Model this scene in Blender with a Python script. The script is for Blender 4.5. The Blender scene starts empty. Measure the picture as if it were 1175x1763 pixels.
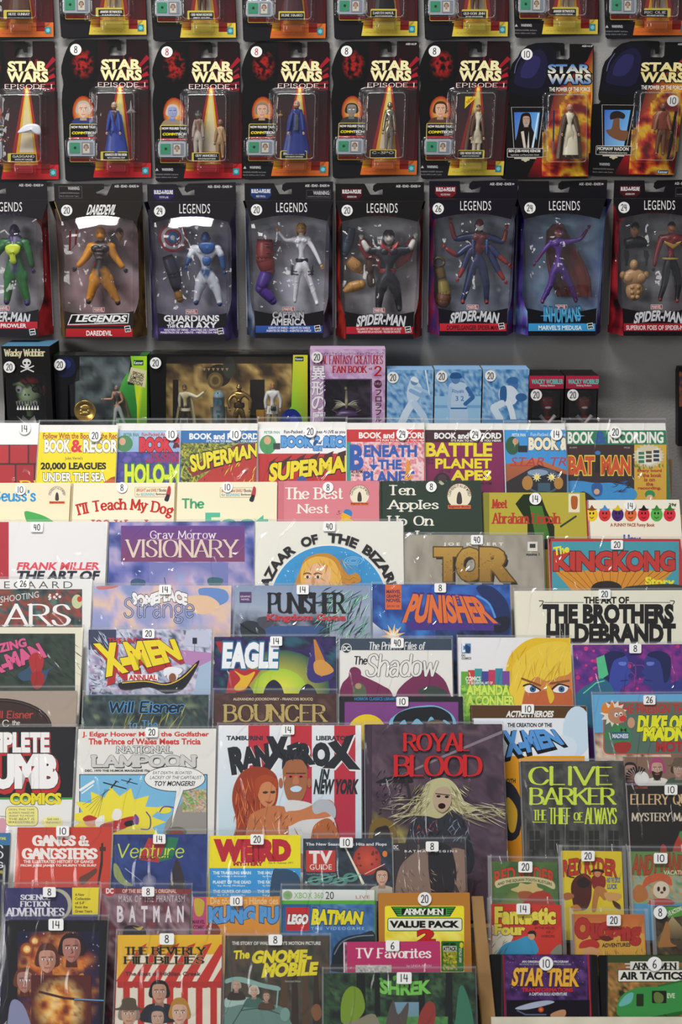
import bpy, bmesh, math, random
from mathutils import Vector, Matrix, noise
from mathutils.geometry import tessellate_polygon
sc = bpy.context.scene
COL = sc.collection
# ------------------------------------------------------------------ camera
W_, H_, FPX, PITCH = 1175.0, 1763.0, 2449.0, math.radians(13.8)
CAM = Vector((0.0, -2.54, 1.62))
cd = bpy.data.cameras.new('camera'); cam = bpy.data.objects.new('camera', cd); COL.objects.link(cam)
cam.location = CAM; cam.rotation_euler = (math.pi/2 - PITCH, 0, 0)
cd.sensor_fit = 'VERTICAL'; cd.sensor_height = 36.0; cd.lens = 36.0 * FPX / H_; cd.clip_start = 0.05
cd.dof.use_dof = True; cd.dof.focus_distance = 2.3; cd.dof.aperture_fstop = 9.0
sc.camera = cam
CU = Vector((0, math.sin(PITCH), math.cos(PITCH))); CF = Vector((0, math.cos(PITCH), -math.sin(PITCH)))
def ray(px, py): return Vector(((px - W_/2)/FPX, 0, 0)) + CF - CU*((py - H_/2)/FPX)
# ------------------------------------------------------------------ world, lamps, exposure
sc.view_settings.view_transform = 'Standard'; sc.view_settings.look = 'None'
sc.view_settings.gamma = 1.0; sc.view_settings.use_curve_mapping = False; sc.view_settings.exposure = 0.0
wd = bpy.data.worlds.new('room_light'); sc.world = wd; wd.use_nodes = True
wd.node_tree.nodes['Background'].inputs[0].default_value = (.93, .95, 1, 1)
wd.node_tree.nodes['Background'].inputs[1].default_value = 0.22
def lamp(x, y, z, sx, sy, pw, aim=None, col=(1, .98, .95)):
    l = bpy.data.lights.new('ceiling_light', 'AREA'); l.shape = 'RECTANGLE'; l.size = sx; l.size_y = sy; l.energy = pw; l.color = col
    o = bpy.data.objects.new('ceiling_light', l); COL.objects.link(o); o.location = (x, y, z)
    if aim: o.rotation_euler = (Vector(aim) - o.location).to_track_quat('-Z', 'Y').to_euler()
    return o
lamp(-0.70, -1.15, 3.6, 1.6, .26, 78)
lamp(-2.90, -3.20, 2.2, 1.5, 1.0, 44, (-.1, 0, 1.4))  # added soft fill from the front left, not a ceiling fixture
# ------------------------------------------------------------------ helpers
_lin = {}
def lin(h):
    if not isinstance(h, str): return h
    c = _lin.get(h)
    if c is None:
        hh = h if len(h) == 6 else ''.join(ch*2 for ch in h)
        v = [int(hh[i:i+2], 16)/255 for i in (0, 2, 4)]
        c = tuple(x/12.92 if x <= .04045 else ((x+.055)/1.055)**2.4 for x in v); _lin[h] = c
    return c
def mix(a, b, t):
    a = lin(a); b = lin(b); t = max(0, min(1, t)); return tuple(a[i] + (b[i]-a[i])*t for i in range(3))
def mat(name, rough=.5, col=None, metal=0, coat=0, spec=.5, bump=0, bscale=60, var=0):
    m = bpy.data.materials.new(name); m.use_nodes = True; nt = m.node_tree; b = nt.nodes['Principled BSDF']
    b.inputs['Roughness'].default_value = rough; b.inputs['Metallic'].default_value = metal
    b.inputs['Coat Weight'].default_value = coat; b.inputs['Coat Roughness'].default_value = .12
    b.inputs['Specular IOR Level'].default_value = spec
    if col is None:
        a = nt.nodes.new('ShaderNodeVertexColor'); a.layer_name = 'Col'; out = a.outputs[0]
    else:
        a = nt.nodes.new('ShaderNodeRGB'); a.outputs[0].default_value = (*lin(col), 1); out = a.outputs[0]
    tc = nt.nodes.new('ShaderNodeTexCoord')
    if var:
        n = nt.nodes.new('ShaderNodeTexNoise'); n.inputs['Scale'].default_value = bscale; n.inputs['Detail'].default_value = 4
        nt.links.new(tc.outputs['Object'], n.inputs['Vector'])
        r = nt.nodes.new('ShaderNodeMapRange'); r.inputs[3].default_value = 1-var; r.inputs[4].default_value = 1+var
        nt.links.new(n.outputs[0], r.inputs[0])
        x = nt.nodes.new('ShaderNodeVectorMath'); x.operation = 'SCALE'
        nt.links.new(out, x.inputs[0]); nt.links.new(r.outputs[0], x.inputs['Scale']); out = x.outputs[0]
    nt.links.new(out, b.inputs['Base Color'])
    if bump:
        n = nt.nodes.new('ShaderNodeTexNoise'); n.inputs['Scale'].default_value = bscale; nt.links.new(tc.outputs['Object'], n.inputs['Vector'])
        u = nt.nodes.new('ShaderNodeBump'); u.inputs['Strength'].default_value = bump; u.inputs['Distance'].default_value = .002
        nt.links.new(n.outputs[0], u.inputs['Height']); nt.links.new(u.outputs[0], b.inputs['Normal'])
    return m
def clear(name, base=.05, gain=.9, rough=.08, haze=.0, bump=0, bscale=30, power=3.0, stretch=None, crease=0):
    m = bpy.data.materials.new(name); m.use_nodes = True; nt = m.node_tree; nt.nodes.clear(); N = nt.nodes.new; L = nt.links.new
    o = N('ShaderNodeOutputMaterial'); tr = N('ShaderNodeBsdfTransparent'); gl = N('ShaderNodeBsdfGlossy'); gl.inputs['Roughness'].default_value = rough
    tr.inputs[0].default_value = (.99, .992, .994, 1)
    lw = N('ShaderNodeLayerWeight'); lw.inputs[0].default_value = .5
    pw = N('ShaderNodeMath'); pw.operation = 'POWER'; pw.inputs[1].default_value = power
    ma = N('ShaderNodeMath'); ma.operation = 'MULTIPLY_ADD'; ma.inputs[1].default_value = gain; ma.inputs[2].default_value = base; ma.use_clamp = True
    L(lw.outputs['Facing'], pw.inputs[0]); L(pw.outputs[0], ma.inputs[0])
    mx = N('ShaderNodeMixShader'); L(ma.outputs[0], mx.inputs[0]); L(tr.outputs[0], mx.inputs[1]); L(gl.outputs[0], mx.inputs[2]); out = mx.outputs[0]
    if haze:
        df = N('ShaderNodeBsdfDiffuse'); df.inputs[0].default_value = (.9, .92, .95, 1)
        m2 = N('ShaderNodeMixShader'); m2.inputs[0].default_value = haze; L(out, m2.inputs[1]); L(df.outputs[0], m2.inputs[2]); out = m2.outputs[0]
    if bump:
        tc = N('ShaderNodeTexCoord'); n = N('ShaderNodeTexNoise'); n.inputs['Scale'].default_value = bscale; n.inputs['Detail'].default_value = 2
        mp = N('ShaderNodeMapping'); mp.inputs['Scale'].default_value = stretch or (1, 1, 1); L(tc.outputs['Object'], mp.inputs[0]); L(mp.outputs[0], n.inputs['Vector'])
        u = N('ShaderNodeBump'); u.inputs['Strength'].default_value = bump; u.inputs['Distance'].default_value = .004
        L(n.outputs[0], u.inputs['Height'])
        if crease:
            n2 = N('ShaderNodeTexNoise'); n2.inputs['Scale'].default_value = 11; n2.inputs['Detail'].default_value = 1.5; n2.inputs['Distortion'].default_value = .6
            m2_ = N('ShaderNodeMapping'); m2_.inputs['Scale'].default_value = (1.5, 1, .7); m2_.inputs['Rotation'].default_value = (0, .5, 0); L(tc.outputs['Object'], m2_.inputs[0]); L(m2_.outputs[0], n2.inputs['Vector'])
            s1_ = N('ShaderNodeMath'); s1_.operation = 'SUBTRACT'; s1_.inputs[1].default_value = .5; L(n2.outputs[0], s1_.inputs[0])
            ab = N('ShaderNodeMath'); ab.operation = 'ABSOLUTE'; L(s1_.outputs[0], ab.inputs[0])
            mr = N('ShaderNodeMapRange'); mr.interpolation_type = 'SMOOTHSTEP'; mr.inputs[1].default_value = 0; mr.inputs[2].default_value = .035; mr.inputs[3].default_value = 1; mr.inputs[4].default_value = 0; L(ab.outputs[0], mr.inputs[0])
            u2 = N('ShaderNodeBump'); u2.inputs['Strength'].default_value = crease; u2.inputs['Distance'].default_value = .0016; L(mr.outputs[0], u2.inputs['Height']); L(u.outputs[0], u2.inputs['Normal']); u = u2
        L(u.outputs[0], gl.inputs['Normal']); L(u.outputs[0], lw.inputs['Normal'])
    L(out, o.inputs[0]); return m
M = dict(print=mat('printed_gloss_card', .5, spec=.3), matte=mat('printed_matte_paper', .7, spec=.25), paper=mat('paper_edges', .8, spec=.2, var=.12, bscale=300),
    plastic=mat('painted_toy_plastic', .36), metal=mat('vacuum_metal_plastic', .22, metal=.85), cloth=mat('soft_cloth', .85, spec=.2, bump=.3, bscale=400),
    blk=mat('black_case_plastic', .3, col='101012'), sticker=mat('white_sticker_paper', .6, spec=.3), wood=mat('raw_wood', .65, var=.25, bscale=25),
    wall=mat('painted_grey_wall', .75, col='9c9a98', bump=.25, bscale=250, spec=.3),
    blister=clear('clear_blister_plastic', .05, .9, .08, .006, .6, 45, 2.2), film=clear('clear_window_film', .075, .7, .045, .004, .2, 14, 3),
    sleeve=clear('clear_poly_sleeve', .045, .8, .10, .008, .10, 22, 3.2, (1.6, 1, .55), .8), edge=clear('clear_sleeve_edge', .07, .8, .12, .16, .3, 60, 2.5))
class MB:
    def __init__(s): s.v = []; s.f = []; s.c = []; s.sm = []
    def add(s, vs, fs, col, smooth=False):
        b = len(s.v); s.v += vs; s.f += [tuple(b+i for i in f) for f in fs]; s.sm += [smooth]*len(fs)
        if isinstance(col, list): s.c += col
        else: s.c += [lin(col)]*len(vs)
    def build(s, name, m, parent=None, kind=None):
        if not s.f: return None
        me = bpy.data.meshes.new(name); me.from_pydata(s.v, [], s.f)
        at = me.color_attributes.new('Col', 'FLOAT_COLOR', 'POINT'); fl = []
        for c in s.c: fl += (c[0], c[1], c[2], 1.0)
        at.data.foreach_set('color', fl)
        me.polygons.foreach_set('use_smooth', s.sm)
        me.materials.append(M[m] if isinstance(m, str) else m); me.validate()
        o = bpy.data.objects.new(name, me); COL.objects.link(o)
        if parent: o.parent = parent
        if kind: o['kind'] = kind
        return o
    def box(s, x0, x1, y0, y1, z0, z1, col):
        v = [(x, y, z) for x in (x0, x1) for y in (y0, y1) for z in (z0, z1)]
        s.add(v, [(0,1,3,2),(4,6,7,5),(0,4,5,1),(2,3,7,6),(0,2,6,4),(1,5,7,3)], col)
    def slab(s, x0, x1, z0, z1, y0, y1, r, col, n=3):      # rounded rectangle extruded along y
        s.prism(rrect(x0, z0, x1, z1, r, n), y0, y1, col)
    def prism(s, pts, y0, y1, col, holes=()):
        n = len(pts); 
        for lp in [pts]+list(holes):
            k = len(lp); s.add([(p[0], y0, p[1]) for p in lp]+[(p[0], y1, p[1]) for p in lp], [(i, (i+1) % k, (i+1) % k+k, i+k) for i in range(k)], col)
        if holes or n > 8:
            lo = [[Vector((p[0], p[1], 0)) for p in lp] for lp in [pts]+list(holes)]; fl = [p for lp in [pts]+list(holes) for p in lp]
            tr = tessellate_polygon(lo)
            s.add([(p[0], y0, p[1]) for p in fl], [tuple(t) for t in tr], col); s.add([(p[0], y1, p[1]) for p in fl], [tuple(t) for t in tr], col)
        else:
            s.add([(p[0], y0, p[1]) for p in pts], [tuple(range(n))], col); s.add([(p[0], y1, p[1]) for p in pts], [tuple(range(n))], col)
    def loft(s, rings, col, cap=True, smooth=True, closed=True):
        k = len(rings[0]); vs = [p for r in rings for p in r]; fs = []
        for j in range(len(rings)-1):
            for i in range(k if closed else k-1): a = j*k+i; b = j*k+(i+1) % k; fs.append((a, b, b+k, a+k))
        if cap and closed: fs += [tuple(range(k)), tuple(range((len(rings)-1)*k, len(rings)*k))]
        s.add(vs, fs, col, smooth)
    def tube(s, pts, rad, col, n=8, smooth=True):
        if not isinstance(rad, (list, tuple)): rad = [rad]*len(pts)
        P = [Vector(p) for p in pts]; rings = []
        for i, p in enumerate(P):
            t = (P[min(i+1, len(P)-1)] - P[max(i-1, 0)]).normalized(); u = t.orthogonal().normalized()
            if i: u = (pu - t*pu.dot(t)).normalized()
            pu = u; w = t.cross(u)
            rings.append([tuple(p + (u*math.cos(a) + w*math.sin(a))*rad[i]) for a in [2*math.pi*q/n for q in range(n)]])
        s.loft(rings, col, True, smooth)
    def ball(s, c, r, col, nu=14, nv=10, fn=None):
        rings = []; cols = []
        for j in range(nv+1):
            th = math.pi*j/nv; rg = []
            for i in range(nu):
                ph = 2*math.pi*i/nu; d = Vector((math.sin(th)*math.sin(ph), -math.sin(th)*math.cos(ph), math.cos(th)))
                k = 1.0; cc = col
                if fn: k, cc = fn(d)
                rg.append((c[0]+d.x*r[0]*k, c[1]+d.y*r[1]*k, c[2]+d.z*r[2]*k)); cols.append(lin(cc))
            rings.append(rg)
        b = MB(); b.loft(rings, 'fff', False); s.add(b.v, b.f, cols, True)
def rrect(x0, z0, x1, z1, r, n=4):
    o = []
    for cx, cz, a0 in ((x1-r, z1-r, 0), (x0+r, z1-r, 90), (x0+r, z0+r, 180), (x1-r, z0+r, 270)):
        for i in range(n+1): a = math.radians(a0+90*i/n); o.append((cx+r*math.cos(a), cz+r*math.sin(a)))
    return o
def smooth_pts(P, closed=True, n=5):
    m = len(P); o = []
    for i in range(m if closed else m-1):
        if closed: p0, p1, p2, p3 = (P[(i+k) % m] for k in (-1, 0, 1, 2))
        else: p0, p1, p2, p3 = P[max(i-1, 0)], P[i], P[i+1], P[min(i+2, m-1)]
        for q in range(n):
            t = q/n
            o.append(tuple(.5*((2*p1[k])+(-p0[k]+p2[k])*t+(2*p0[k]-5*p1[k]+4*p2[k]-p3[k])*t*t+(-p0[k]+3*p1[k]-3*p2[k]+p3[k])*t**3) for k in (0, 1)))
    if not closed: o.append(tuple(P[-1]))
    return o
def thing(name, label, cat, grp=None, mx=None):
    o = bpy.data.objects.new(name, None); COL.objects.link(o); o.empty_display_size = .02
    if mx is not None: o.matrix_world = mx
    o['label'] = label; o['category'] = cat
    if grp: o['group'] = grp
    return o
class Frame:      # a plane in the room: origin, X to the right, Y into the object, Z up
    def __init__(s, O, X, Y, Z):
        s.O, s.X, s.Y, s.Z = O, X, Y, Z; s.k = Y.dot(O-CAM)
        s.mx = Matrix(((X.x, Y.x, Z.x, O.x), (X.y, Y.y, Z.y, O.y), (X.z, Y.z, Z.z, O.z), (0, 0, 0, 1)))
    def loc(s, px, py, d=0.0):
        r = ray(px, py); t = (s.k-d)/s.Y.dot(r); p = CAM + r*t - s.O
        return p.dot(s.X), p.dot(s.Z)
    def sc(s, px, py): a = s.loc(px, py); b = s.loc(px+1, py); return b[0]-a[0]
# ------------------------------------------------------------------ lettering
GL = {'A':'.8|0,0 .4,1 .8,0;.15,.34 .65,.34','B':'.66|0,0 0,1;~0,1 .35,1 .55,.9 .55,.65 .35,.53 0,.53;~0,.53 .4,.53 .64,.4 .64,.14 .4,0 0,0','C':'.75|~.72,.78 .6,.96 .4,1 .14,.88 .02,.5 .14,.12 .4,0 .6,.04 .74,.24',
'D':'.76|0,0 0,1;~0,1 .35,1 .65,.88 .76,.5 .65,.12 .35,0 0,0','E':'.6|.6,1 0,1 0,0 .6,0;0,.52 .45,.52','F':'.58|.58,1 0,1 0,0;0,.5 .44,.5','G':'.8|~.74,.78 .6,.96 .4,1 .14,.88 .02,.5 .14,.12 .42,0 .62,.04 .76,.14;.76,.14 .76,.45 .46,.45',
'H':'.74|0,0 0,1;.74,0 .74,1;0,.52 .74,.52','I':'.12|.06,0 .06,1','J':'.45|~.4,1 .4,.6 .4,.25 .3,.02 .12,0 .02,.15','K':'.72|0,0 0,1;.66,1 0,.42;.24,.6 .72,0','L':'.56|0,1 0,0 .56,0','M':'.92|0,0 .06,1 .46,.15 .86,1 .92,0',
'N':'.76|0,0 0,1 .76,0 .76,1','O':'.84|~.42,1 .7,.9 .83,.5 .7,.1 .42,0 .14,.1 .01,.5 .14,.9 .42,1','P':'.62|0,0 0,1;~0,1 .38,1 .6,.88 .6,.6 .38,.46 0,.46','Q':'.84|~.42,1 .7,.9 .83,.5 .7,.1 .42,0 .14,.1 .01,.5 .14,.9 .42,1;.5,.22 .86,-.14',
'R':'.7|0,0 0,1;~0,1 .38,1 .6,.88 .6,.62 .38,.5 0,.5;.32,.5 .72,0','S':'.6|~.56,.8 .46,.96 .28,1 .08,.9 .06,.68 .24,.55 .44,.45 .58,.28 .48,.06 .26,0 .08,.06 .0,.22','T':'.72|0,1 .72,1;.36,1 .36,0',
'U':'.74|~0,1 0,.5 .06,.12 .37,0 .68,.12 .74,.5 .74,1','V':'.78|0,1 .39,0 .78,1','W':'1.1|0,1 .28,0 .55,.9 .82,0 1.1,1','X':'.72|0,1 .72,0;0,0 .72,1','Y':'.76|0,1 .38,.45 .76,1;.38,.45 .38,0','Z':'.64|0,1 .64,1 0,0 .64,0',
'a':'.52|~.04,.56 .2,.68 .4,.64 .48,.45;.48,.45 .48,0;~.48,.36 .2,.38 .02,.2 .14,0 .32,.02 .48,.2','b':'.56|0,1 0,0;~0,.45 .16,.65 .36,.67 .55,.5 .55,.18 .36,0 .16,.02 0,.2','c':'.5|~.5,.52 .36,.67 .14,.62 .01,.34 .14,.05 .34,0 .5,.14',
'd':'.56|.56,1 .56,0;~.56,.45 .4,.66 .2,.67 .01,.5 .01,.18 .2,0 .4,.02 .56,.2','e':'.54|~.02,.36 .53,.38 .48,.6 .28,.68 .08,.58 .01,.34 .1,.08 .3,0 .52,.12','f':'.36|~.4,.9 .3,1 .16,.9 .14,.65 .14,.3 .14,0;0,.64 .34,.64','g':'.56|~.28,.67 .5,.55 .5,.32 .28,.2 .06,.32 .06,.55 .28,.67;~.5,.62 .56,.67;~.2,.2 .06,.08 .3,.02 .54,-.08 .45,-.26 .22,-.3 .02,-.2 .08,-.05',
'h':'.54|0,1 0,0;~0,.42 .2,.66 .42,.66 .54,.45 .54,.2 .54,0','i':'.1|.05,0 .05,.67;.05,.88 .05,.9','j':'.2|~.16,.67 .16,.2 .16,-.1 .08,-.26 -.06,-.28','k':'.52|0,0 0,1;.46,.66 0,.26;.2,.42 .52,0','l':'.1|.05,0 .05,1',
'm':'.86|0,0 0,.67;~0,.45 .16,.66 .34,.66 .43,.45 .43,.2 .43,0;~.43,.45 .6,.66 .76,.66 .86,.45 .86,.2 .86,0','n':'.54|0,0 0,.67;~0,.42 .2,.66 .42,.66 .54,.45 .54,.2 .54,0','o':'.56|~.28,.68 .5,.58 .55,.34 .5,.1 .28,0 .06,.1 .01,.34 .06,.58 .28,.68',
'p':'.56|0,.67 0,-.3;~0,.45 .16,.65 .36,.67 .55,.5 .55,.18 .36,0 .16,.02 0,.2','q':'.56|.56,.67 .56,-.3;~.56,.45 .4,.66 .2,.67 .01,.5 .01,.18 .2,0 .4,.02 .56,.2','r':'.4|0,0 0,.67;~0,.4 .12,.6 .28,.68 .4,.6','s':'.44|~.42,.54 .3,.68 .12,.66 .04,.5 .2,.38 .38,.28 .42,.1 .24,0 .08,.02 .0,.14',
't':'.36|~.14,.92 .14,.5 .14,.15 .22,0 .36,.06;0,.66 .34,.66','u':'.54|~0,.67 0,.3 .06,.04 .28,0 .46,.12 .54,.3;.54,.67 .54,0','v':'.54|0,.67 .27,0 .54,.67','w':'.8|0,.67 .2,0 .4,.6 .6,0 .8,.67','x':'.5|0,.67 .5,0;0,0 .5,.67','y':'.54|0,.67 .28,.02;.54,.67 .22,-.16 .06,-.28','z':'.46|0,.67 .46,.67 0,0 .46,0',
'0':'.58|~.29,1 .5,.88 .57,.5 .5,.12 .29,0 .08,.12 .01,.5 .08,.88 .29,1','1':'.2|.1,1 .1,0','2':'.56|~.03,.76 .14,.97 .38,1 .52,.84 .48,.6 .25,.3 .0,.02;0,.02 .58,.04','3':'.52|~.04,.92 .3,1 .48,.8 .24,.56 .5,.36 .44,.06 .18,0 .0,.12','4':'.6|.12,1 .04,.42 .56,.42;.46,.95 .46,0','5':'.54|.5,1 .1,1 .06,.56;~.06,.56 .3,.64 .52,.42 .46,.1 .22,0 .02,.1',
'6':'.54|~.46,1 .16,.74 .02,.34 .12,.04 .38,0 .53,.24 .4,.48 .18,.46 .04,.26','7':'.54|0,1 .54,1 .2,0','8':'.54|~.27,.54 .48,.68 .46,.92 .27,1 .08,.92 .06,.68 .27,.54;~.27,.54 .52,.36 .5,.08 .27,0 .04,.08 .02,.36 .27,.54','9':'.54|~.5,.7 .36,.52 .12,.56 .04,.8 .2,1 .42,.96 .52,.7 .46,.3 .2,0',
'&':'.76|~.76,0 .4,.45 .18,.8 .32,1 .48,.82 .3,.6 .04,.36 .1,.04 .36,0 .6,.16 .74,.42','-':'.36|.02,.4 .34,.4','.':'.1|.05,0 .05,.02','!':'.1|.05,1 .05,.3;.05,0 .05,.02',"'":'.1|.05,1 .05,.8',',':'.12|.08,.02 .02,-.12',':':'.1|.05,.08 .05,.1;.05,.56 .05,.58',' ':'.3|','+':'.5|.05,.4 .45,.4;.25,.2 .25,.6',
'(':'.2|~.2,1.05 .02,.7 .02,.3 .2,-.05',')':'.2|~0,1.05 .18,.7 .18,.3 0,-.05','?':'.5|~.02,.76 .14,.97 .38,.98 .48,.78 .28,.5 .25,.3;.25,0 .25,.02','=':'.4|0,.5 .4,.5;0,.25 .4,.25'}
GP = {}
for k, v in GL.items():
    w, st = v.split('|', 1); L = []
    for q in st.split(';'):
        if q:
            sm = q[0] == '~'; P = [tuple(float(x) for x in t.split(',')) for t in q.lstrip('~').split()]
            L.append(smooth_pts(P, False, 3) if sm else P)
    GP[k] = (float(w), L)
_tc = {}
_tcu = bpy.data.curves.new('txt', 'FONT'); _tcu.resolution_u = 3; _tob = bpy.data.objects.new('txt', _tcu)
def btext(s, off, sp=1.0):
    k = (s, off, sp)
    if k in _tc: return _tc[k]
    def ev(o):
        _tcu.body = s; _tcu.offset = o; _tcu.space_character = sp; me = bpy.data.meshes.new_from_object(_tob)
        vs = [(v.co.x, v.co.y) for v in me.vertices]; fs = [tuple(p.vertices) for p in me.polygons]; bpy.data.meshes.remove(me); return vs, fs
    k0 = (s, 'bb', sp)
    if k0 not in _tc:
        vs, _ = ev(0.0); xs = [v[0] for v in vs]; ys = [v[1] for v in vs]; _tc[k0] = (min(xs), max(xs), min(ys), max(ys))
    x0, x1, y0, y1 = _tc[k0]; vs, fs = ev(off)
    _tc[k] = ([((x-x0)/(x1-x0+1e-9), (y-y0)/(y1-y0+1e-9)) for x, y in vs], fs); return _tc[k]
class Art:
    STEP = 8e-6
    def __init__(s, fr, rect, d0=.0002, matn='print', parent=None):
        s.fr = fr; s.rect = rect; s.d = d0; s.pic = MB(); s.let = MB(); s.parent = parent; s.matn = matn; s.k = 0; s.loc = fr.loc; s.tags = []
    def put(s, mb, px, faces, cols):
        s.k += 1; y = -(s.d + s.k*s.STEP); L = [s.loc(p[0], p[1]) for p in px]; r = s.rect
        if isinstance(cols, (str, tuple)): cols = [lin(cols)]*len(px)
        if not r or all(r[0] <= a <= r[2] and r[1] <= b <= r[3] for a, b in L):
            mb.add([(a, y, b) for a, b in L], faces, cols); return
        for f in faces:
            P = [(L[i][0], L[i][1], cols[i]) for i in f]
            for ax, lim, sg in ((0, r[0], 1), (0, r[2], -1), (1, r[1], 1), (1, r[3], -1)):
                Q = []; m = len(P)
                for i in range(m):
                    A, B = P[i], P[(i+1) % m]; da = (A[ax]-lim)*sg; db = (B[ax]-lim)*sg
                    if da >= 0: Q.append(A)
                    if (da >= 0) != (db >= 0):
                        t = da/(da-db); Q.append((A[0]+(B[0]-A[0])*t, A[1]+(B[1]-A[1])*t, mix(A[2], B[2], t)))
                P = Q
                if len(P) < 3: break
            if len(P) >= 3: mb.add([(p[0], y, p[1]) for p in P], [tuple(range(len(P)))], [p[2] for p in P])
    def p(s, pts, col, mb=None):
        n = len(pts); cols = [lin(c) for c in col] if isinstance(col, list) else lin(col)
        if n <= 4: fs = [tuple(range(n))]
        else: fs = [tuple(t) for t in tessellate_polygon([[Vector((a, b, 0)) for a, b in pts]])]
        s.put(mb or s.pic, pts, fs, cols)
    def r(s, x0, y0, x1, y1, c, c2=None, h=None):      # rectangle; c2 bottom colour, h = right colour
        if h: s.p([(x0, y0), (x1, y0), (x1, y1), (x0, y1)], [c, h, h, c])
        else: s.p([(x0, y0), (x1, y0), (x1, y1), (x0, y1)], [c, c, c2 or c, c2 or c])
    def rr(s, x0, y0, x1, y1, rad, c, o=None, w=1):
        if o: s.p(rrect(x0-w, y0-w, x1+w, y1+w, rad+w, 3), o)
        s.p(rrect(x0, y0, x1, y1, rad, 3), c)
    def e(s, cx, cy, rx, ry, c, c2=None, rot=0, n=22):   # c2 = edge colour
        ca, sa = math.cos(math.radians(rot)), math.sin(math.radians(rot))
        P = [(cx+rx*math.cos(a)*ca-ry*math.sin(a)*sa, cy+rx*math.cos(a)*sa+ry*math.sin(a)*ca) for a in [2*math.pi*i/n for i in range(n)]]
        s.put(s.pic, [(cx, cy)]+P, [(0, i+1, (i+1) % n+1) for i in range(n)], [lin(c)]+[lin(c2 or c)]*n)
    def b(s, pts, col): s.p(smooth_pts(pts, True, 4), col)
    def l(s, pts, w, col, sm=False, mb=None, b=None, w2=None):
        if sm: pts = smooth_pts(pts, False, 4)
        q = [pts[0]]
        for p in pts[1:]:
            if math.hypot(p[0]-q[-1][0], p[1]-q[-1][1]) > 1e-4: q.append(p)
        pts = q
        if w2 is None and len(pts) > 2:      # break at sharp corners
            parts = [[pts[0]]]
            for i in range(1, len(pts)):
                parts[-1].append(pts[i])
                if i < len(pts)-1:
                    ax_, ay_ = pts[i][0]-pts[i-1][0], pts[i][1]-pts[i-1][1]; bx_, by_ = pts[i+1][0]-pts[i][0], pts[i+1][1]-pts[i][1]
                    if (ax_*bx_+ay_*by_) < .3*math.hypot(ax_, ay_)*math.hypot(bx_, by_): parts.append([pts[i]])
            if len(parts) > 1:
                k0 = s.k
                for i, P in enumerate(parts): s.k = k0+.17*(i % 4); s.l(P, w, col, False, mb, b)
                s.k = k0+1.6; return
        a = w/2; b = (b or w)/2; n = len(pts)
        if n < 2: s.e(pts[0][0], pts[0][1], a, b, col, n=8); return
        O = []
        for i in range(n-1):
            dx, dy = pts[i+1][0]-pts[i][0], pts[i+1][1]-pts[i][1]; L = math.hypot(dx, dy); nx, ny = -dy/L, dx/L; h = math.hypot(a*nx, b*ny) or 1e-6
            O.append((a*a*nx/h, b*b*ny/h, nx, ny))
        closed = n > 3 and math.hypot(pts[0][0]-pts[-1][0], pts[0][1]-pts[-1][1]) < 1e-3; V = []
        for i in range(n):
            A = O[i-1] if i > 0 else (O[-1] if closed else O[0]); B = O[i] if i < n-1 else (O[0] if closed else O[-1])
            ox, oy = (A[0]+B[0])/2, (A[1]+B[1])/2; cs = math.sqrt(max(.12, (1+A[2]*B[2]+A[3]*B[3])/2)); m = 1/cs
            if cs < .999: m = m*m if False else 1/max(.35, cs*cs)
            k = 1 if w2 is None else 1+(w2/w-1)*i/(n-1)
            V += [(pts[i][0]+ox*m*k, pts[i][1]+oy*m*k), (pts[i][0]-ox*m*k, pts[i][1]-oy*m*k)]
        F = [(2*i, 2*i+2, 2*i+3, 2*i+1) for i in range(n-1)]
        if not closed and w > 1.1:
            for i, sg in ((0, -1), (n-1, 1)):
                k = 1 if (w2 is None or i == 0) else w2/w; t = O[min(i, n-2)]; tx, ty = t[3]*sg, -t[2]*sg; q = len(V)
                ox, oy = t[0]*k, t[1]*k; f = math.hypot(ox, oy)*.8
                V += [(pts[i][0]+ox*.6+tx*f*.8, pts[i][1]+oy*.6+ty*f*.8), (pts[i][0]-ox*.6+tx*f*.8, pts[i][1]-oy*.6+ty*f*.8)]; F.append((2*i, q, q+1, 2*i+1))
        s.put(mb or s.pic, V, F, lin(col))
    def burst(s, cx, cy, r1, r2, n, col, a0=0, sy=1):
        s.p([(cx+(r1 if i % 2 else r2)*math.cos(a0+math.pi*i/n), cy+sy*(r1 if i % 2 else r2)*math.sin(a0+math.pi*i/n)) for i in range(2*n)], col)
    def rays(s, cx, cy, R, n, w, col, a0=0, a1=360, r0=0):
        for i in range(n):
            a = math.radians(a0+(a1-a0)*i/n); h = math.radians(w)/2
            s.p([(cx+r0*math.cos(a), cy+r0*math.sin(a)), (cx+R*math.cos(a-h), cy+R*math.sin(a-h)), (cx+R*math.cos(a+h), cy+R*math.sin(a+h))], col)
    def cloud(s, x0, y0, x1, y1, cols, sc=30, seed=0, nx=None, ny=None, mask=None, sy=1.0, con=1.6, fade=None):
        nx = nx or max(3, int((x1-x0)/5)); ny = ny or max(3, int((y1-y0)/5)); P = []; C = []; m = len(cols)-1
        for j in range(ny+1):
            for i in range(nx+1):
                x = x0+(x1-x0)*i/nx; y = y0+(y1-y0)*j/ny
                v = noise.fractal(Vector((x/sc, y*sy/sc, seed*7.3)), 1.0, 2.1, 4)*con*.55+.5; v = max(0, min(.9999, v))*m; k = int(v)
                P.append((x, y)); cc = mix(cols[k], cols[k+1], v-k); C.append(mix(cc, fade[0], fade[1](x, y)) if fade else cc)
        F = [(j*(nx+1)+i, j*(nx+1)+i+1, (j+1)*(nx+1)+i+1, (j+1)*(nx+1)+i) for j in range(ny) for i in range(nx)]
        if mask: F = [f for f in F if mask(sum(P[i][0] for i in f)/4, sum(P[i][1] for i in f)/4)]
        s.put(s.pic, P, F, C)
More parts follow.
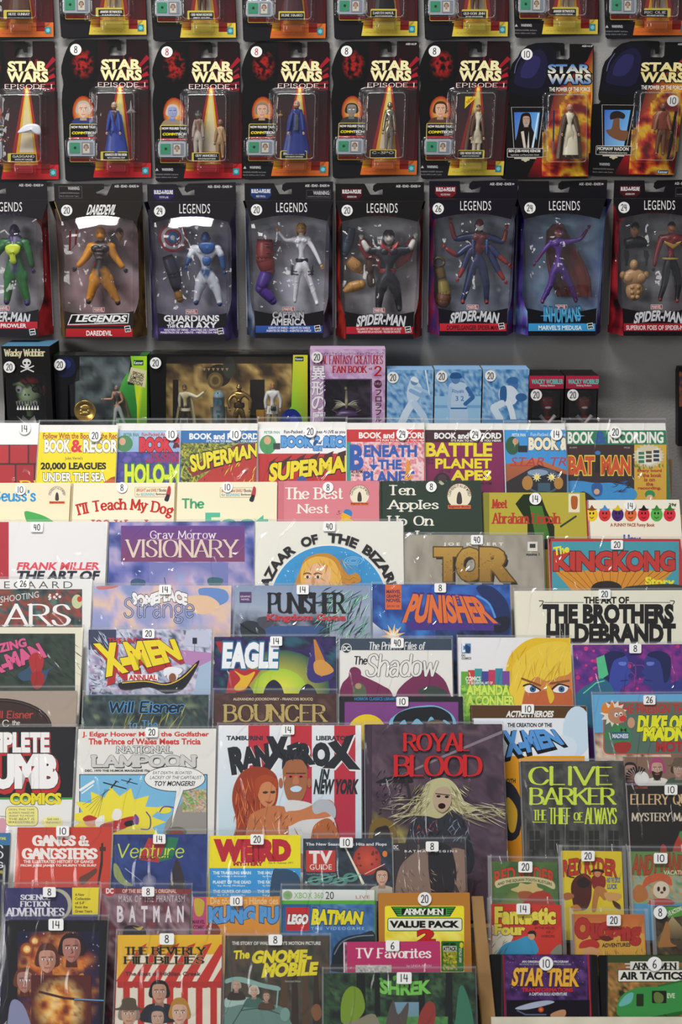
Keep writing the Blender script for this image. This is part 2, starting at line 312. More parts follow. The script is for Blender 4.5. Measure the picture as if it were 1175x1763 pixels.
    def dots(s, x0, y0, x1, y1, n, r0, r1, cols, seed=1):
        R = random.Random(seed)
        for _ in range(n): rr = R.uniform(r0, r1); s.e(R.uniform(x0, x1), R.uniform(y0, y1), rr, rr, R.choice(cols), n=7)
    def strokes(s, x0, y0, x1, y1, n, ln, w, cols, ang=(0, 360), seed=1):
        R = random.Random(seed)
        for _ in range(n):
            x, y = R.uniform(x0, x1), R.uniform(y0, y1); a = math.radians(R.uniform(*ang)); l = ln*R.uniform(.5, 1.3)
            s.p([(x, y), (x+l*math.cos(a)*.5-w*math.sin(a), y+l*math.sin(a)*.5+w*math.cos(a)), (x+l*math.cos(a), y+l*math.sin(a))], R.choice(cols))
    # --- lettering
    def _map(s, x0, y0, x1, y1, sk, q, arc):
        if arc:     # (cx, cy, R, a0, a1, h): baseline circle, degrees from straight up
            cx, cy, R, a0, a1, h = arc
            def f(u, v): a = math.radians(a0+(a1-a0)*u); rr = R+h*v; return cx+rr*math.sin(a), cy-rr*math.cos(a)
        elif q:
            (ax, ay), (bx, by), (c_x, cy_), (dx, dy) = q
            def f(u, v): w = 1-v; return (ax*(1-u)+bx*u)*v+(dx*(1-u)+c_x*u)*w, (ay*(1-u)+by*u)*v+(dy*(1-u)+cy_*u)*w
        else:
            def f(u, v): return x0+(x1-x0)*u+sk*(v), y1-(y1-y0)*v
        return f
    def t(s, txt, x0=0, y0=0, x1=0, y1=0, c='000', off=.02, o=None, ow=.04, sk=0, q=None, arc=None, sp=1.0, c2=None, sh=None, wave=None):
        if not txt.strip(): return
        f = s._map(x0, y0, x1, y1, sk, q, arc)
        off = min(off, .02)+max(0, off-.02)*.5
        def go(of, col, dx=0, dy=0, col2=None):
            vs, fs = btext(txt, of, sp); P = []
            for u, v in vs:
                X, Y = f(u, v)
                if wave: Y += wave(u)
                P.append((X+dx, Y+dy))
            s.put(s.let, P, fs, [mix(col2, col, v) for u, v in vs] if col2 else col)
        if sh: go(off, sh[2], sh[0], sh[1])
        if o: go(off+ow, o)
        go(off, c, col2=c2)
    def g(s, txt, x0=0, y0=0, x1=0, y1=0, c='000', w=1.5, b=None, ser=0, o=None, ow=1, sk=0, q=None, arc=None, sp=.22, c2=None, sh=None, xh=0):
        """stroke lettering: w, b = pen width and height in px, ser = serif half length in px"""
        if not txt.strip(): return
        b = w if b is None else b; f = s._map(x0, y0, x1, y1, sk, q, arc); X = 0; S = []; lo, hi = 0.0, 1.0
        if not any(ch.isupper() or ch.isdigit() or ch in 'bdfhklt' for ch in txt): hi = .68
        if any(ch in 'gjpqy' for ch in txt): lo = -.3
        for ch in txt:
            wd, L = GP.get(ch, GP[' ']); S += [(X, l, ch) for l in L]; X += wd+sp
        X -= sp; lines = []
        pw = w/2; ph = b/2; ww = max(1, abs(x1-x0)) if not (q or arc) else 1e9
        hh = max(1, abs(y1-y0)) if not (q or arc) else 1e9
        for X0, l, ch in S:
            P = []
            for a, z in l:
                u = (X0+a)/X; v = (z-lo)/(hi-lo)
                if ww < 1e8: u = (u*(ww-w)+pw)/ww; v = (v*(hh-b)+ph)/hh
                P.append(f(u, v))
            lines.append((P, l, ch))
        def go(w, b, ser, col, dx=0, dy=0):
            V0 = s.k; n_ = 0; V = V0
            for P, l, ch in lines:
                PP = [(x+dx, y+dy) for x, y in P]; n_ = (n_+1) % 5; V = V0+n_*.34; s.k = V; s.l(PP, w, col, mb=s.let, b=b)
                if ser:
                    for e0, e1, r_ in ((0, 1, l[0]), (-1, -2, l[-1])):
                        if len(l) > 1 and (l[e0][1] in (0, 1, .67, -.3)):
                            dX, dZ = l[e1][0]-l[e0][0], l[e1][1]-l[e0][1]
                            if abs(dZ) > abs(dX)*.8:
                                x, y = PP[e0]; X2, Y2 = PP[e1]; L = math.hypot(X2-x, Y2-y) or 1; tx, ty = (1, 0) if not arc else (-(Y2-y)/L, (X2-x)/L)
                                s.k = V+.12; s.l([(x-tx*ser, y-ty*ser), (x+tx*ser, y+ty*ser)], b, col, mb=s.let, b=b)
            s.k = V0+2.6
        if sh: go(w, b, ser, sh[2], sh[0], sh[1])
        if o: go(w+2*ow, b+2*ow, ser, o)
        go(w, b, ser, c)
    # --- simple generic portrait
    def face(s, cx, cy, r, skin='d9a47c', hair='5a3a22', dark=None, cloth=None, hr=1.25, look=0, eye='222', beard=None, hat=None):
        skin = mix(skin, 'fff', .12); dk = dark or mix(skin, '000', .38)
        if cloth: s.b([(cx-r*1.9, cy+r*3), (cx-r*1.5, cy+r*1.5), (cx-r*.5, cy+r*1.1), (cx+r*.5, cy+r*1.1), (cx+r*1.5, cy+r*1.5), (cx+r*1.9, cy+r*3)], cloth)
        s.p([(cx-r*.4, cy+r*.6), (cx+r*.4, cy+r*.6), (cx+r*.5, cy+r*1.5), (cx-r*.5, cy+r*1.5)], dk)
        if hair: s.b([(cx-r*.95, cy+r*.5), (cx-r*1.0, cy-r*.5), (cx-r*.5, cy-r*hr), (cx+r*.5, cy-r*hr), (cx+r*1.0, cy-r*.5), (cx+r*.95, cy+r*.5)], hair)
        s.b([(cx-r*.75, cy-r*.2), (cx-r*.55, cy-r*.85), (cx+r*.5, cy-r*.85), (cx+r*.75, cy-r*.2), (cx+r*.6, cy+r*.6), (cx, cy+r*1.1), (cx-r*.6, cy+r*.6)], skin)
        s.b([(cx+r*.3, cy-r*.8), (cx+r*.75, cy-r*.2), (cx+r*.6, cy+r*.6), (cx+r*.05, cy+r*1.1), (cx+r*.3, cy+r*.4)], mix(skin, dk, .4))
        if beard: s.b([(cx-r*.7, cy+r*.2), (cx, cy+r*.45), (cx+r*.7, cy+r*.2), (cx+r*.5, cy+r*1.1), (cx, cy+r*1.5), (cx-r*.5, cy+r*1.1)], beard)
        for sx in (-1, 1):
            ex = cx+sx*r*.32+look*r*.1; s.e(ex, cy-r*.1, r*.17, r*.09, 'eee', n=10); s.e(ex+look*r*.04, cy-r*.1, r*.08, r*.09, eye, n=8)
            s.l([(ex-r*.2, cy-r*.3), (ex+r*.2, cy-r*.33)], r*.09, mix(skin, '000', .8))
        s.l([(cx+look*r*.1, cy-r*.05), (cx+r*.12+look*r*.1, cy+r*.3), (cx-r*.05, cy+r*.34)], r*.07, dk)
        s.l([(cx-r*.25, cy+r*.62), (cx, cy+r*.66), (cx+r*.28, cy+r*.6)], r*.12, mix(skin, 'a02020', .6))
        if hat: s.b([(cx-r*1.6, cy-r*.55), (cx-r*.8, cy-r*.8), (cx-r*.6, cy-r*1.6), (cx+r*.6, cy-r*1.6), (cx+r*.8, cy-r*.8), (cx+r*1.6, cy-r*.55), (cx, cy-r*.4)], hat)
    # --- price sticker
    def tag(s, num, x, y, kind='c', c='16181c', r=10.5, d=None):
        s.tags.append((num, x, y, kind, c, r, d))
    def done(s):
        if s.pic.f: s.pic.build('cover_print', s.matn, s.parent)
        if s.let.f: s.let.build('lettering', s.matn, s.parent)
        for num, x, y, kind, c, r, d in s.tags:
            D = d if d is not None else s.tagd
            A = Art(s.fr, None); A.d = 0; y0 = -(D+.0002)
            shape = [(x+r*math.cos(a), y+r*math.sin(a)) for a in [2*math.pi*i/24 for i in range(24)]] if kind == 'c' else rrect(x-r*1.0, y-r*.78, x+r*1.0, y+r*.78, r*.22, 3)
            mb = MB(); P = [s.loc(px, py, D) for px, py in shape]; mb.prism(P, y0, y0+.0002, 'f4f4f2'); st = mb.build('price_sticker', 'sticker', s.parent)
            A.loc = lambda a, b, D=D: s.loc(a, b, D); A.d = D+.00022
            hw = r*(.56 if len(num) > 1 else .3); hh = r*.62 if kind == 'c' else r*.56
            A.g(num, x-hw, y-hh, x+hw, y+hh, c, w=max(1.25, r*.14), sp=.24); n = A.let.build('price_number', 'sticker', st)
# ------------------------------------------------------------------ the setting
def vframe(y, px, py):
    r = ray(px, py); P = CAM + r*((y-CAM.y)/r.y); return Frame(P, Vector((1, 0, 0)), Vector((0, 1, 0)), Vector((0, 0, 1)))
LEAN = math.radians(30); SL, CL = math.sin(LEAN), math.cos(LEAN)
def struct(name, m, b, **k):
    o = b.build(name, m); o['kind'] = 'structure'; return o
b = MB(); b.box(-2.6, 2.6, 0, .08, 0, 3.3, 'fff'); struct('wall_back', 'wall', b)
b = MB(); b.box(-2.6, 2.6, -4.2, 0, -.05, 0, 'fff'); M['floor'] = mat('dull_carpet', .9, col='57534e', bump=.5, bscale=500, var=.2); struct('floor', 'floor', b)
# row: pixel row of the usual top edge, depth of that edge, height of a usual item along the slope (mm)
ROWS = {1: (730, -.14, 186), 2: (830, -.215, 232), 3: (898, -.27, 290), 4: (1003, -.36, 275), 5: (1085, -.43, 266), 6: (1188, -.51, 262), 7: (1250, -.56, 278),
        8: (1427, -.68, 186), 9: (1528, -.75, 192), 10: (1600, -.82, 192), 11: (1675, -.87, 150), 18: (1470, -.70, 118), 19: (1560, -.775, 118), 20: (1645, -.835, 126)}
RX, RY, RZ = Vector((1, 0, 0)), Vector((0, CL, -SL)), Vector((0, SL, CL))
RF = {}
for k, (py, Y, h) in ROWS.items():
    r = ray(W_/2, py); P = CAM + r*((Y-CAM.y)/r.y); RF[k] = Frame(P, RX, RY, RZ)
rack = thing('display_rack', 'stepped raw wood display rack leaning under the wall packs, carrying every tier of books', 'display rack')
LEDGE = .019
def rack_box(name, x0, x1, P, v0, v1, y0, y1, col='b08a5c', m='wood'):
    b = MB(); V = []
    M[m]
    for x in (x0, x1):
        for y in (y0, y1):
            for z in (v0, v1): V.append(tuple(P + RY*y + RZ*z + RX*x))
    b.add(V, [(0,1,3,2),(4,6,7,5),(0,4,5,1),(2,3,7,6),(0,2,6,4),(1,5,7,3)], col); return b.build(name, m, rack)
M['wood'] = mat('raw_wood_boards', .65, var=.3, bscale=22)
XL, XR = -.80, .74
order = [1, 2, 3, 4, 5, 6, 7, 8, 9, 10, 11]
for k in order:
    f = RF[k]; h = ROWS[k][2]/1000; x1 = .62 if k == 1 else XR if k < 8 else .180 if k > 8 else XR
    XL = -.80 if k < 11 else -.022
    rack_box('shelf_board', XL, x1, f.O, -h-.010, -h-.0045, -.004, LEDGE)
    rack_box('back_panel', XL, x1, f.O, -h-.010, -h+.03, LEDGE+.0005, LEDGE+.0025, '9a7850')
XL = -.80
for k in (19, 20):
    f = RF[k]; h = ROWS[k][2]/1000
    rack_box('shelf_board', .197, XR, f.O, -h-.010, -h-.0045, -.006, .034)
    rack_box('back_panel', .197, XR, f.O, -h-.010, -h+.03, .0345, .0365, '9a7850')
f20 = RF[20]
lip = rack_box('front_lip', .1975, XR, f20.O, -.126-.03, -.126+.049, -.0105, -.0065, 'd9d2bd'); lip['label'] = 'cream painted front lip'
# wooden upright between the main rack and the small-book rack, and the panel end beside the top row
def px_board(name, k, quad, y0, y1, col):
    f = RF[k]; q = [f.loc(x, y) for x, y in quad]; b = MB(); n = 4
    V = [tuple(f.O+RX*a+RZ*c+RY*y0) for a, c in q]+[tuple(f.O+RX*a+RZ*c+RY*y1) for a, c in q]
    b.add(V, [(0,1,2,3),(4,7,6,5)]+[(i, (i+1) % 4, (i+1) % 4+4, i+4) for i in range(4)], col); return b.build(name, 'wood', rack)
px_board('upright_post', 10, [(814, 1543), (832, 1543), (856, 1780), (832, 1780)], -.002, .016, 'a07a4a')
px_board('back_panel', 1, [(1050, 784), (1164, 784), (1160, 905), (1050, 905)], .022, .030, '8d7148')
for x in (XL-.02, XR):
    b = MB(); f = RF[1]; V = []
    P = [(.05, 1.30), (-.12, 1.30), (-.98, .62), (-1.0, 0), (-.12, 0), (-.12, .9)]
    P = [(-.05, 1.16), (-.17, 1.16), (-.95, .43), (-.95, 0), (-.90, 0), (-.05, .35)]
    b.add([(x, p[0], p[1]) for p in P]+[(x+.02, p[0], p[1]) for p in P], [tuple(range(6)), tuple(range(6, 12))]+[(i, (i+1) % 6, (i+1) % 6+6, i+6) for i in range(6)], '8d6c42')
    b.build('side_panel', 'wood', rack)
# shelf under the row of boxes
shf = thing('wall_shelf', 'narrow shelf on the wall behind the top tier, carrying the row of boxed toys', 'shelf')
ft = vframe(-.09, W_/2, 785); SHZ = ft.O.z
b = MB(); b.box(-.78, .46, -.118, -.001, SHZ-.016, SHZ-.0005, 'c9c4bb'); b.build('shelf_board', 'wood', shf)
# ------------------------------------------------------------------ figures
FIGS = []
def seg_d(p, a, b2):
    ab = b2-a; t = max(0, min(1, (p-a).dot(ab)/(ab.length_squared or 1))); return (p-(a+ab*t)).length
class Fig:
    """generic jointed toy figure; every joint in photo pixels, placed on a plane inside its package"""
    def __init__(s, fr, depth, label, grp, head, hh, pel, sh, arms, legs, col, thick=1.0, name='action_figure', cat='action figure', hair=None, fem=0, bare=0, metal=False, af=.12):
        fx, fy = legs[0][1][0]*.5+legs[1][1][0]*.5, max(legs[0][1][1], legs[1][1][1])
        x, z = fr.loc(fx, fy, -depth); O = fr.O + fr.X*x + fr.Z*z + fr.Y*depth
        s.fr = Frame(O, fr.X, fr.Y, fr.Z); s.u = s.fr.sc(fx, fy); s.hh = hh*s.u
        s.root = thing(name, label, cat, grp, s.fr.mx); s.col = col; s.head = head; s.mat = 'metal' if metal else 'plastic'
        J = s.J; h = s.hh; t = thick
        hx, hy = head; neck = (hx, hy+hh*.55); chest = (neck[0]*.85+pel[0]*.15, neck[1]+hh*.42); belly = ((chest[0]+pel[0])/2, (chest[1]+pel[1])/2)
        V = [J(pel), J(belly), J(chest), J(neck), J((hx, hy+hh*.2))]; t *= 1.12; R = [.43*t*(1-.08*fem), .37*t*(1-.16*fem), .52*t*(1-.12*fem), .19*t**.5, .2]; E = [(0, 1), (1, 2), (2, 3), (3, 4)]
        B = [(0, 1, 'legs' if 'hips' not in col else 'hips', .3), (1, 2, 'torso', .5), (2, 3, 'torso', .3), (3, 4, 'neck', .15)]; s.hands = []
        for i, (el, ha) in enumerate(arms):
            sg = -1 if i % 2 == 0 else 1; yy = 0
            sp_ = (chest[0]+sg*sh, chest[1]+(-hh*.1 if i < 2 else hh*(.25+.35*(i//2))))
            dy = -af*h if i < 2 else -.3*h
            n = len(V); V += [J(sp_), J(el, dy), J(ha, dy*1.6)]; R += [.31*t*(1-.25*fem), .22*t*(1-.25*fem), .15*t*(1-.2*fem)]; E += [(2 if i < 2 else 1, n), (n, n+1), (n+1, n+2)]
            B += [(n, n+1, 'arms', .2), (n+1, n+2, 'fore' if 'fore' in col else 'arms', .15)]; s.hands.append((V[n+1], V[n+2], sg))
        for i, (kn, fo) in enumerate(legs):
            sg = -1 if i == 0 else 1; n = len(V)
            an = (fo[0], fo[1]-hh*.18); V += [J((pel[0]+sg*hh*.27*t, pel[1]+hh*.25)), J(kn), J(an), J(fo, -.32*h)]; R += [.39*t, .28*t*(1-.1*fem), .18*t, .15*t]; E += [(0, n), (n, n+1), (n+1, n+2), (n+2, n+3)]
            B += [(n, n+1, 'legs', .3), (n+1, n+2, 'shin' if 'shin' in col else 'legs', .2), (n+2, n+3, 'boots', .2)]
        me = bpy.data.meshes.new('body'); me.from_pydata([tuple(v) for v in V], E, []); o = bpy.data.objects.new('body', me); COL.objects.link(o)
        m = o.modifiers.new('s', 'SKIN'); m.use_smooth_shade = True
        if not me.skin_vertices: me.attributes.new  # created below
        s.o, s.V, s.B, s.R, s.bare = o, V, B, R, bare; s.hair = hair; s.th = thick; s.fem = fem; s.musc = grp.startswith('large') if grp else False; FIGS.append(s)
    def J(s, p, y=0): x, z = s.fr.loc(p[0], p[1]); return Vector((x, y, z))
    def c(s, k):
        c = s.col; return lin(c.get(k) or c.get({'boots': 'legs', 'neck': 'skin', 'gloves': 'skin', 'shin': 'legs', 'fore': 'arms', 'hips': 'legs', 'arms': 'torso'}.get(k, 'torso')) or c.get('torso'))
    def finish(s, dg):
        ev = s.o.evaluated_get(dg); me = bpy.data.meshes.new_from_object(ev); b = MB()
        vs = [v.co.copy() for v in me.vertices]; C = []
        for v in vs:
            best = min(s.B, key=lambda q: seg_d(v, s.V[q[0]], s.V[q[1]])/q[3]**.5); C.append(s.c(best[2]))
        b.add([tuple(v) for v in vs], [tuple(p.vertices) for p in me.polygons], C, True)
        h = s.hh; t_ = s.th
        if s.musc:
            ch, be, pv = s.V[2], s.V[1], s.V[0]; tc_ = s.c('torso')
            for sg in (-1, 1):
                b.ball((ch.x+sg*.27*h*t_, ch.y-.30*h*t_, ch.z+.02*h), (.29*h*t_, .17*h*t_, .22*h*t_), tc_, 12, 8)
                if not s.fem:
                    for q in range(3): z = ch.z+(be.z-ch.z)*(.42+.34*q)-.05*h; b.ball((be.x*.5+ch.x*.5+sg*.13*h, be.y-.27*h*t_, z), (.13*h, .08*h, .11*h), tc_, 8, 6)
                s0 = s.V[5 if sg < 0 else 8]; b.ball((s0.x, s0.y, s0.z), (.30*h*t_, .27*h*t_, .29*h*t_), s.c('arms'), 12, 8)
            for j, bn in enumerate(s.B[-6:]):
                a_, c_ = s.V[bn[0]], s.V[bn[1]]
                if j % 3 == 0: b.ball(tuple(a_.lerp(c_, .38)), (.37*h*t_, .34*h*t_, .52*h*t_), s.c(bn[2]), 12, 10); b.ball(tuple(c_+Vector((0, -.12*h, 0))), (.19*h*t_, .16*h*t_, .2*h*t_), s.c(bn[2]), 10, 7)
                if j % 3 == 1: b.ball(tuple(a_.lerp(c_, .35)), (.24*h*t_, .24*h*t_, .40*h*t_), s.c(bn[2]), 10, 8)
        hc = s.J(s.head); sk, hr = s.c('skin'), s.col.get('hair'); eye = s.col.get('eye', '241812')
        def hf(d):
            k = 1.0; c = sk
            if d.y < -.75 and abs(d.x) < .22 and -.3 < d.z < .12: k = 1.1
            if d.z < -.55: k *= .93
            if hr and (d.z > .42 or d.y > .12): c = lin(hr); k *= 1.06
            elif d.y < -.55 and .02 < d.z < .3 and .15 < abs(d.x) < .55: c = lin(eye)
            elif d.y < -.6 and -.62 < d.z < -.42 and abs(d.x) < .35: c = mix(sk, '702020', .6)
            return k, c
        b.ball(tuple(hc), (.36*h, .42*h, .5*h), sk, 16, 14, hf)
        for sg in (-1, 1): b.ball((hc.x+sg*.36*h, hc.y, hc.z-.02*h), (.05*h, .09*h, .11*h), sk, 6, 5)
        gl = s.c('gloves')
        for el, ha, sg in s.hands:
            d = (ha-el).normalized(); side = d.cross(Vector((0, -1, 0))).normalized(); pc = ha + d*.14*h
            b.ball(tuple(pc), (.12*h, .09*h, .15*h), gl, 8, 6)
            for q in range(4):
                a = pc + side*(q-1.5)*.058*h + d*.08*h; L = (.13, .15, .14, .11)[q]*h
                b.tube([a, a+d*L*.6, a+d*L+Vector((0, -.05*h, 0))], [.036*h, .033*h, .024*h], gl, 5)
            a = pc - side*sg*.09*h - d*.02*h; b.tube([a, a-side*sg*.07*h+d*.08*h, a-side*sg*.07*h+d*.15*h], [.04*h, .035*h, .028*h], gl, 5)
        bpy.data.objects.remove(s.o); b.build('body', s.mat, s.root)
    def part(s, name, fn, m=None):
        b = MB(); fn(b); return b.build(name, m or s.mat, s.root)
    def skirt(s, name, prof, col, fold=.06, nf=7, y=.0, dep=.5, a0=0, a1=360, m=None):
        """robe, coat or cape: prof = [(cx, y px, half width px)] from top to hem"""
        def fn(b):
            rings = []; n = 28
            for (cx, py, hw) in prof:
                c = s.J((cx, py)); w = hw*s.u; t = (py-prof[0][1])/(prof[-1][1]-prof[0][1]+1e-6); rg = []
                for i in range(n+1 if a1-a0 < 359 else n):
                    a = math.radians(a0+(a1-a0)*i/n); k = 1+fold*t*math.cos(nf*a); rg.append((c.x+w*k*math.sin(a), y*s.hh-w*dep*k*math.cos(a), c.z))
                rings.append(rg)
            b.loft(rings, col, False, True, a1-a0 >= 359)
        return s.part(name, fn, m)
    def blob(s, name, pts, col, d=.1, y=-.2, m=None, bev=1):
        """flat moulded piece with depth, outline in px"""
        def fn(b):
            P = smooth_pts(pts, True, 4) if bev else pts; L = [s.fr.loc(*p) for p in P]; cx = sum(p[0] for p in L)/len(L); cz = sum(p[1] for p in L)/len(L)
            rings = [[(cx+(a-cx)*k, y*s.hh+yy*d*s.hh, cz+(c-cz)*k) for a, c in L] for k, yy in ((.05, -1), (.7, -.92), (.93, -.55), (1, 0), (.93, .55), (.7, .9), (.05, 1))]
            b.loft(rings, col, True)
        return s.part(name, fn, m)
def finish_figs():
    for s in FIGS:
        me = s.o.data
        sv = me.skin_vertices[0].data if me.skin_vertices else None
        if sv:
            for i, r in enumerate(s.R):
                k = r*s.hh; dp = k*(.72 if i in (0, 1, 2) else 1); sv[i].radius = (k, dp); sv[i].use_root = i == 0
        m = s.o.modifiers.new('u', 'SUBSURF'); m.levels = 1
    dg = bpy.context.evaluated_depsgraph_get()
    for s in FIGS: s.finish(dg)
def gadget(fr, depth, name, label, cat, grp, fn, mt='plastic', at=None):
    """small loose item in a package; fn(b, J, u) fills the mesh, J(px, py, y) gives local points"""
    x, z = fr.loc(at[0], at[1], -depth); f2 = Frame(fr.O+fr.X*x+fr.Z*z+fr.Y*depth, fr.X, fr.Y, fr.Z); b = MB()
    fn(b, lambda px, py, y=0: (*[f2.loc(px, py)[0]], y, f2.loc(px, py)[1]), f2.sc(*at)); o = b.build(name, mt); o.matrix_world = f2.mx
    o['label'] = label; o['category'] = cat
    if grp: o['group'] = grp
    return o
def blobring(b, L, y, d, col):
    cx = sum(p[0] for p in L)/len(L); cz = sum(p[2] for p in L)/len(L)
    b.loft([[(cx+(a-cx)*k, y+yy*d, cz+(c-cz)*k) for a, _, c in L] for k, yy in ((.05, -1), (.65, -.93), (.9, -.6), (1, 0), (.9, .6), (.65, .9), (.05, 1))], col, True)
# ------------------------------------------------------------------ carded figures
EP_OUT = [(800, 50), (1030, 50), (1050, 75), (1072, 900), (1095, 1580), (1075, 1608), (140, 1645), (116, 1622), (104, 1400), (90, 1000), (74, 760), (78, 650), (92, 560), (88, 510), (68, 430), (70, 350), (96, 250), (128, 165), (165, 95), (225, 55), (300, 50),
          (715, 50), (742, 78), (742, 175), (700, 178), (690, 140), (655, 122), (622, 138), (608, 175), (606, 232), (780, 232), (800, 212)]
PF_OUT = [(760, 102), (1005, 102), (1032, 128), (1030, 700), (985, 1590), (960, 1614), (40, 1622), (15, 1600), (18, 820), (30, 804), (85, 800), (104, 775), (80, 752), (72, 700), (86, 560), (100, 400), (125, 320), (185, 250), (215, 185), (290, 120), (390, 92), (560, 86),
          (690, 92), (706, 110), (706, 232), (665, 236), (655, 170), (612, 180), (608, 270), (745, 275), (762, 255)]
class Pack: pass
def card(q, outl, box, label, grp, y=-.0065, name='carded_figure'):
    """q = photo pixels of the four template corners TL TR BR BL; box = template rectangle"""
    (ax, ay), (bx, by), (cx, cy), (dx, dy) = q; X0, Y0, X1, Y1 = box
    def T(u, v):
        a = (u-X0)/(X1-X0); c = (v-Y0)/(Y1-Y0); return (ax*(1-a)+bx*a)*(1-c)+(dx*(1-a)+cx*a)*c, (ay*(1-a)+by*a)*(1-c)+(dy*(1-a)+cy*a)*c
    fr = vframe(y, (cx+dx)/2, (cy+dy)/2); p = Pack(); p.fr = fr; p.T = T; p.root = thing(name, label, 'carded toy', grp, fr.mx)
    L = [fr.loc(*T(*t)) for t in outl]; b = MB(); b.prism(L, 0.0, .0006, '0c0a0c'); b.build('backing_card', 'print', p.root)
    A = Art(fr, None, .0001, 'print', p.root); A.loc = lambda a, c, d=0: fr.loc(*T(a, c), d); A.tagd = .0005
    p.A = A; p.L = L; p.out = outl; return p
def clip_poly(A, pts, col, outl=None): A.p(pts, col)
def dome(p, x0, y0, x1, y1, h, r=40, ins=22, name='blister', taper=None):
    """vacuum-formed clear bubble in template coordinates: flange, steep wall, slightly bulged face"""
    fr, T = p.fr, p.T; b = MB(); rings = []
    for k, (g, hh) in enumerate([(-16, .0008), (-6, .001), (0, .003), (ins*.35, h*.55), (ins*.7, h*.92), (ins, h), (ins+24, h*1.02), (ins+90, h*1.05)]):
        X0, X1, Y0, Y1 = x0+g, x1-g, y0+g, y1-g
        if X1-X0 < 20 or Y1-Y0 < 20: break
        rings.append([(*fr.loc(*T(a, c)), -hh) for a, c in rrect(X0, Y0, X1, Y1, max(8, r-g*.3), 5)])
    rr_ = [[(a, y, c) for a, c, y in rg] for rg in rings]; b.loft(rr_, 'fff', False); b.add(rr_[-1], [tuple(range(len(rr_[-1])))], 'fff', True)
    if len(rings) > 6 and h > .008:
        e = MB(); P = rr_[5]; Q = [(x*.994+rr_[6][i][0]*.006, y-.0006, z) for i, (x, y, z) in enumerate(P)]; cx = sum(p_[0] for p_ in P)/len(P); cz = sum(p_[2] for p_ in P)/len(P)
        e.loft([[(cx+(x-cx)*k, y-d_, cz+(z-cz)*k) for x, y, z in P] for k, d_ in ((1.012, .0), (1.008, .0005), (.995, .0006), (.988, .0002))], 'fff', False); rim = e.build(name+'_edge_glint', 'edge', p.root)  # whitish band standing in for bright highlights along the bubble's front edge
    return b.build(name, 'blister', p.root)
def ep_card(q, label, stripe, num=None, npl=('', ''), glow='ffb040', tagc='16181c', warn=False, face=None, ages=False, y=-.0065):
    p = card(q, EP_OUT, (68, 50, 1095, 1645), label, 'carded figures with a yellow flame beam', y); A = p.A; R = random.Random(label)
    A.p([(480, 60), (590, 60), (600, 240), (800, 240), (810, 60), (1040, 60), (1060, 700), (1080, 1500), (430, 1500), (420, 640), (500, 420)], '1e0a10')
    for a, w, c in ((-88, 3, '6a1420'), (-74, 5, '8a1826'), (-62, 2.5, '5c1018'), (-48, 7, 'a01a28'), (-36, 4, '7a1420'), (-24, 9, 'b01c2a'), (-8, 8, '8a1624'), (6, 7, '98182a'), (14, 5, '5c1018')):
        a = math.radians(a); X, Y = 760, 560; L = 300/max(.55, abs(math.cos(a))) if a > -1 else 320; w = math.radians(w)/2
        if abs(X+L*math.cos(a)) > 1048: L = (1046-X)/math.cos(a)
        A.p([(X+60*math.cos(a), Y+60*math.sin(a)), (X+L*math.cos(a-w), Y+L*math.sin(a-w)), (X+L*math.cos(a+w), Y+L*math.sin(a+w))], c)
    A.cloud(170, 130, 460, 520, ['0c0608', '1c0608', '8a1a18', 'b82420', '2a080a'], 60, R.random()*9, 30, 36, fade=('0c0a0c', lambda x, y: (math.hypot((x-315)/140, (y-325)/190)-.45)*2))   # abstract ember patch
    A.r(430, 620, 1075, 1500, '16060a', '5a1014')
    A.p([(700, 560), (760, 560), (900, 1500), (520, 1500)], ['c02418', 'c02418', '9a1416', '9a1416']); A.p([(715, 580), (745, 580), (850, 1480), (575, 1480)], ['ffd21e', 'ffd21e', 'e8a41a', 'e8a41a'])
    A.p([(722, 600), (738, 600), (800, 1300), (640, 1300)], ['fff08a', 'fff08a', 'e9dccb', 'e9dccb'])
    A.r(430, 1440, 1078, 1604, stripe, mix(stripe, '000', .1)); A.p([(120, 1450), (455, 1450), (425, 1630), (140, 1640), (116, 1610)], '141216')
    A.r(455, 1430, 560, 1520, 'd8a018', h='8a1a14'); A.r(880, 1430, 980, 1540, '8a1a14')
    for i in range(9): A.r(480+i*42, 1560+i % 2*4, 512+i*42, 1568+i % 2*4, mix(stripe, '000', .35))
    # portrait glow and generic sitter
    A.e(315, 860, 120, 175, 'ffd060', 'a01c10'); A.face(*(face or (318, 845, 78, 'd8a684', '8a8078', None, '2c3450')))
    A.rr(165, 1000, 470, 1430, 16, 'e8d468'); A.rr(171, 1006, 470, 1424, 12, '0e0c0e')
    A.t('NOW FIGURES TALK!', 182, 1024, 455, 1050, 'f2f0e8', .035); A.t('COMM', 188, 1088, 330, 1116, 'f2e020', .05, sk=6); A.t('TECH', 334, 1088, 452, 1116, 'f2f0e8', .03, sk=6); A.t('CHIP', 370, 1126, 430, 1144, 'd8d4cc', .01)
    A.r(172, 1150, 470, 1168, 'b02828'); A.r(172, 1380, 470, 1420, 'a02820')
    # title lettering
    A.t('STAR', 528, 280, 955, 385, 'fbf2b8', .07, o='2a1208', ow=.035); A.t('WARS', 520, 395, 968, 505, 'fbf2b8', .07, o='2a1208', ow=.035)
    A.r(514, 366, 620, 384, 'fbf2b8'); A.r(880, 366, 966, 384, 'fbf2b8')
    A.g('EPISODE I', 482, 534, 1018, 584, 'f4e4dc', 9, 4, 9, o='5a1418', ow=2, sp=.26)
    A.rr(980, 1490, 1050, 1566, 4, '2e8a96'); A.burst(1015, 1528, 30, 18, 7, '7fd0d4'); A.t('TOYS', 990, 1518, 1042, 1538, 'f0f4f4', .02) if False else None
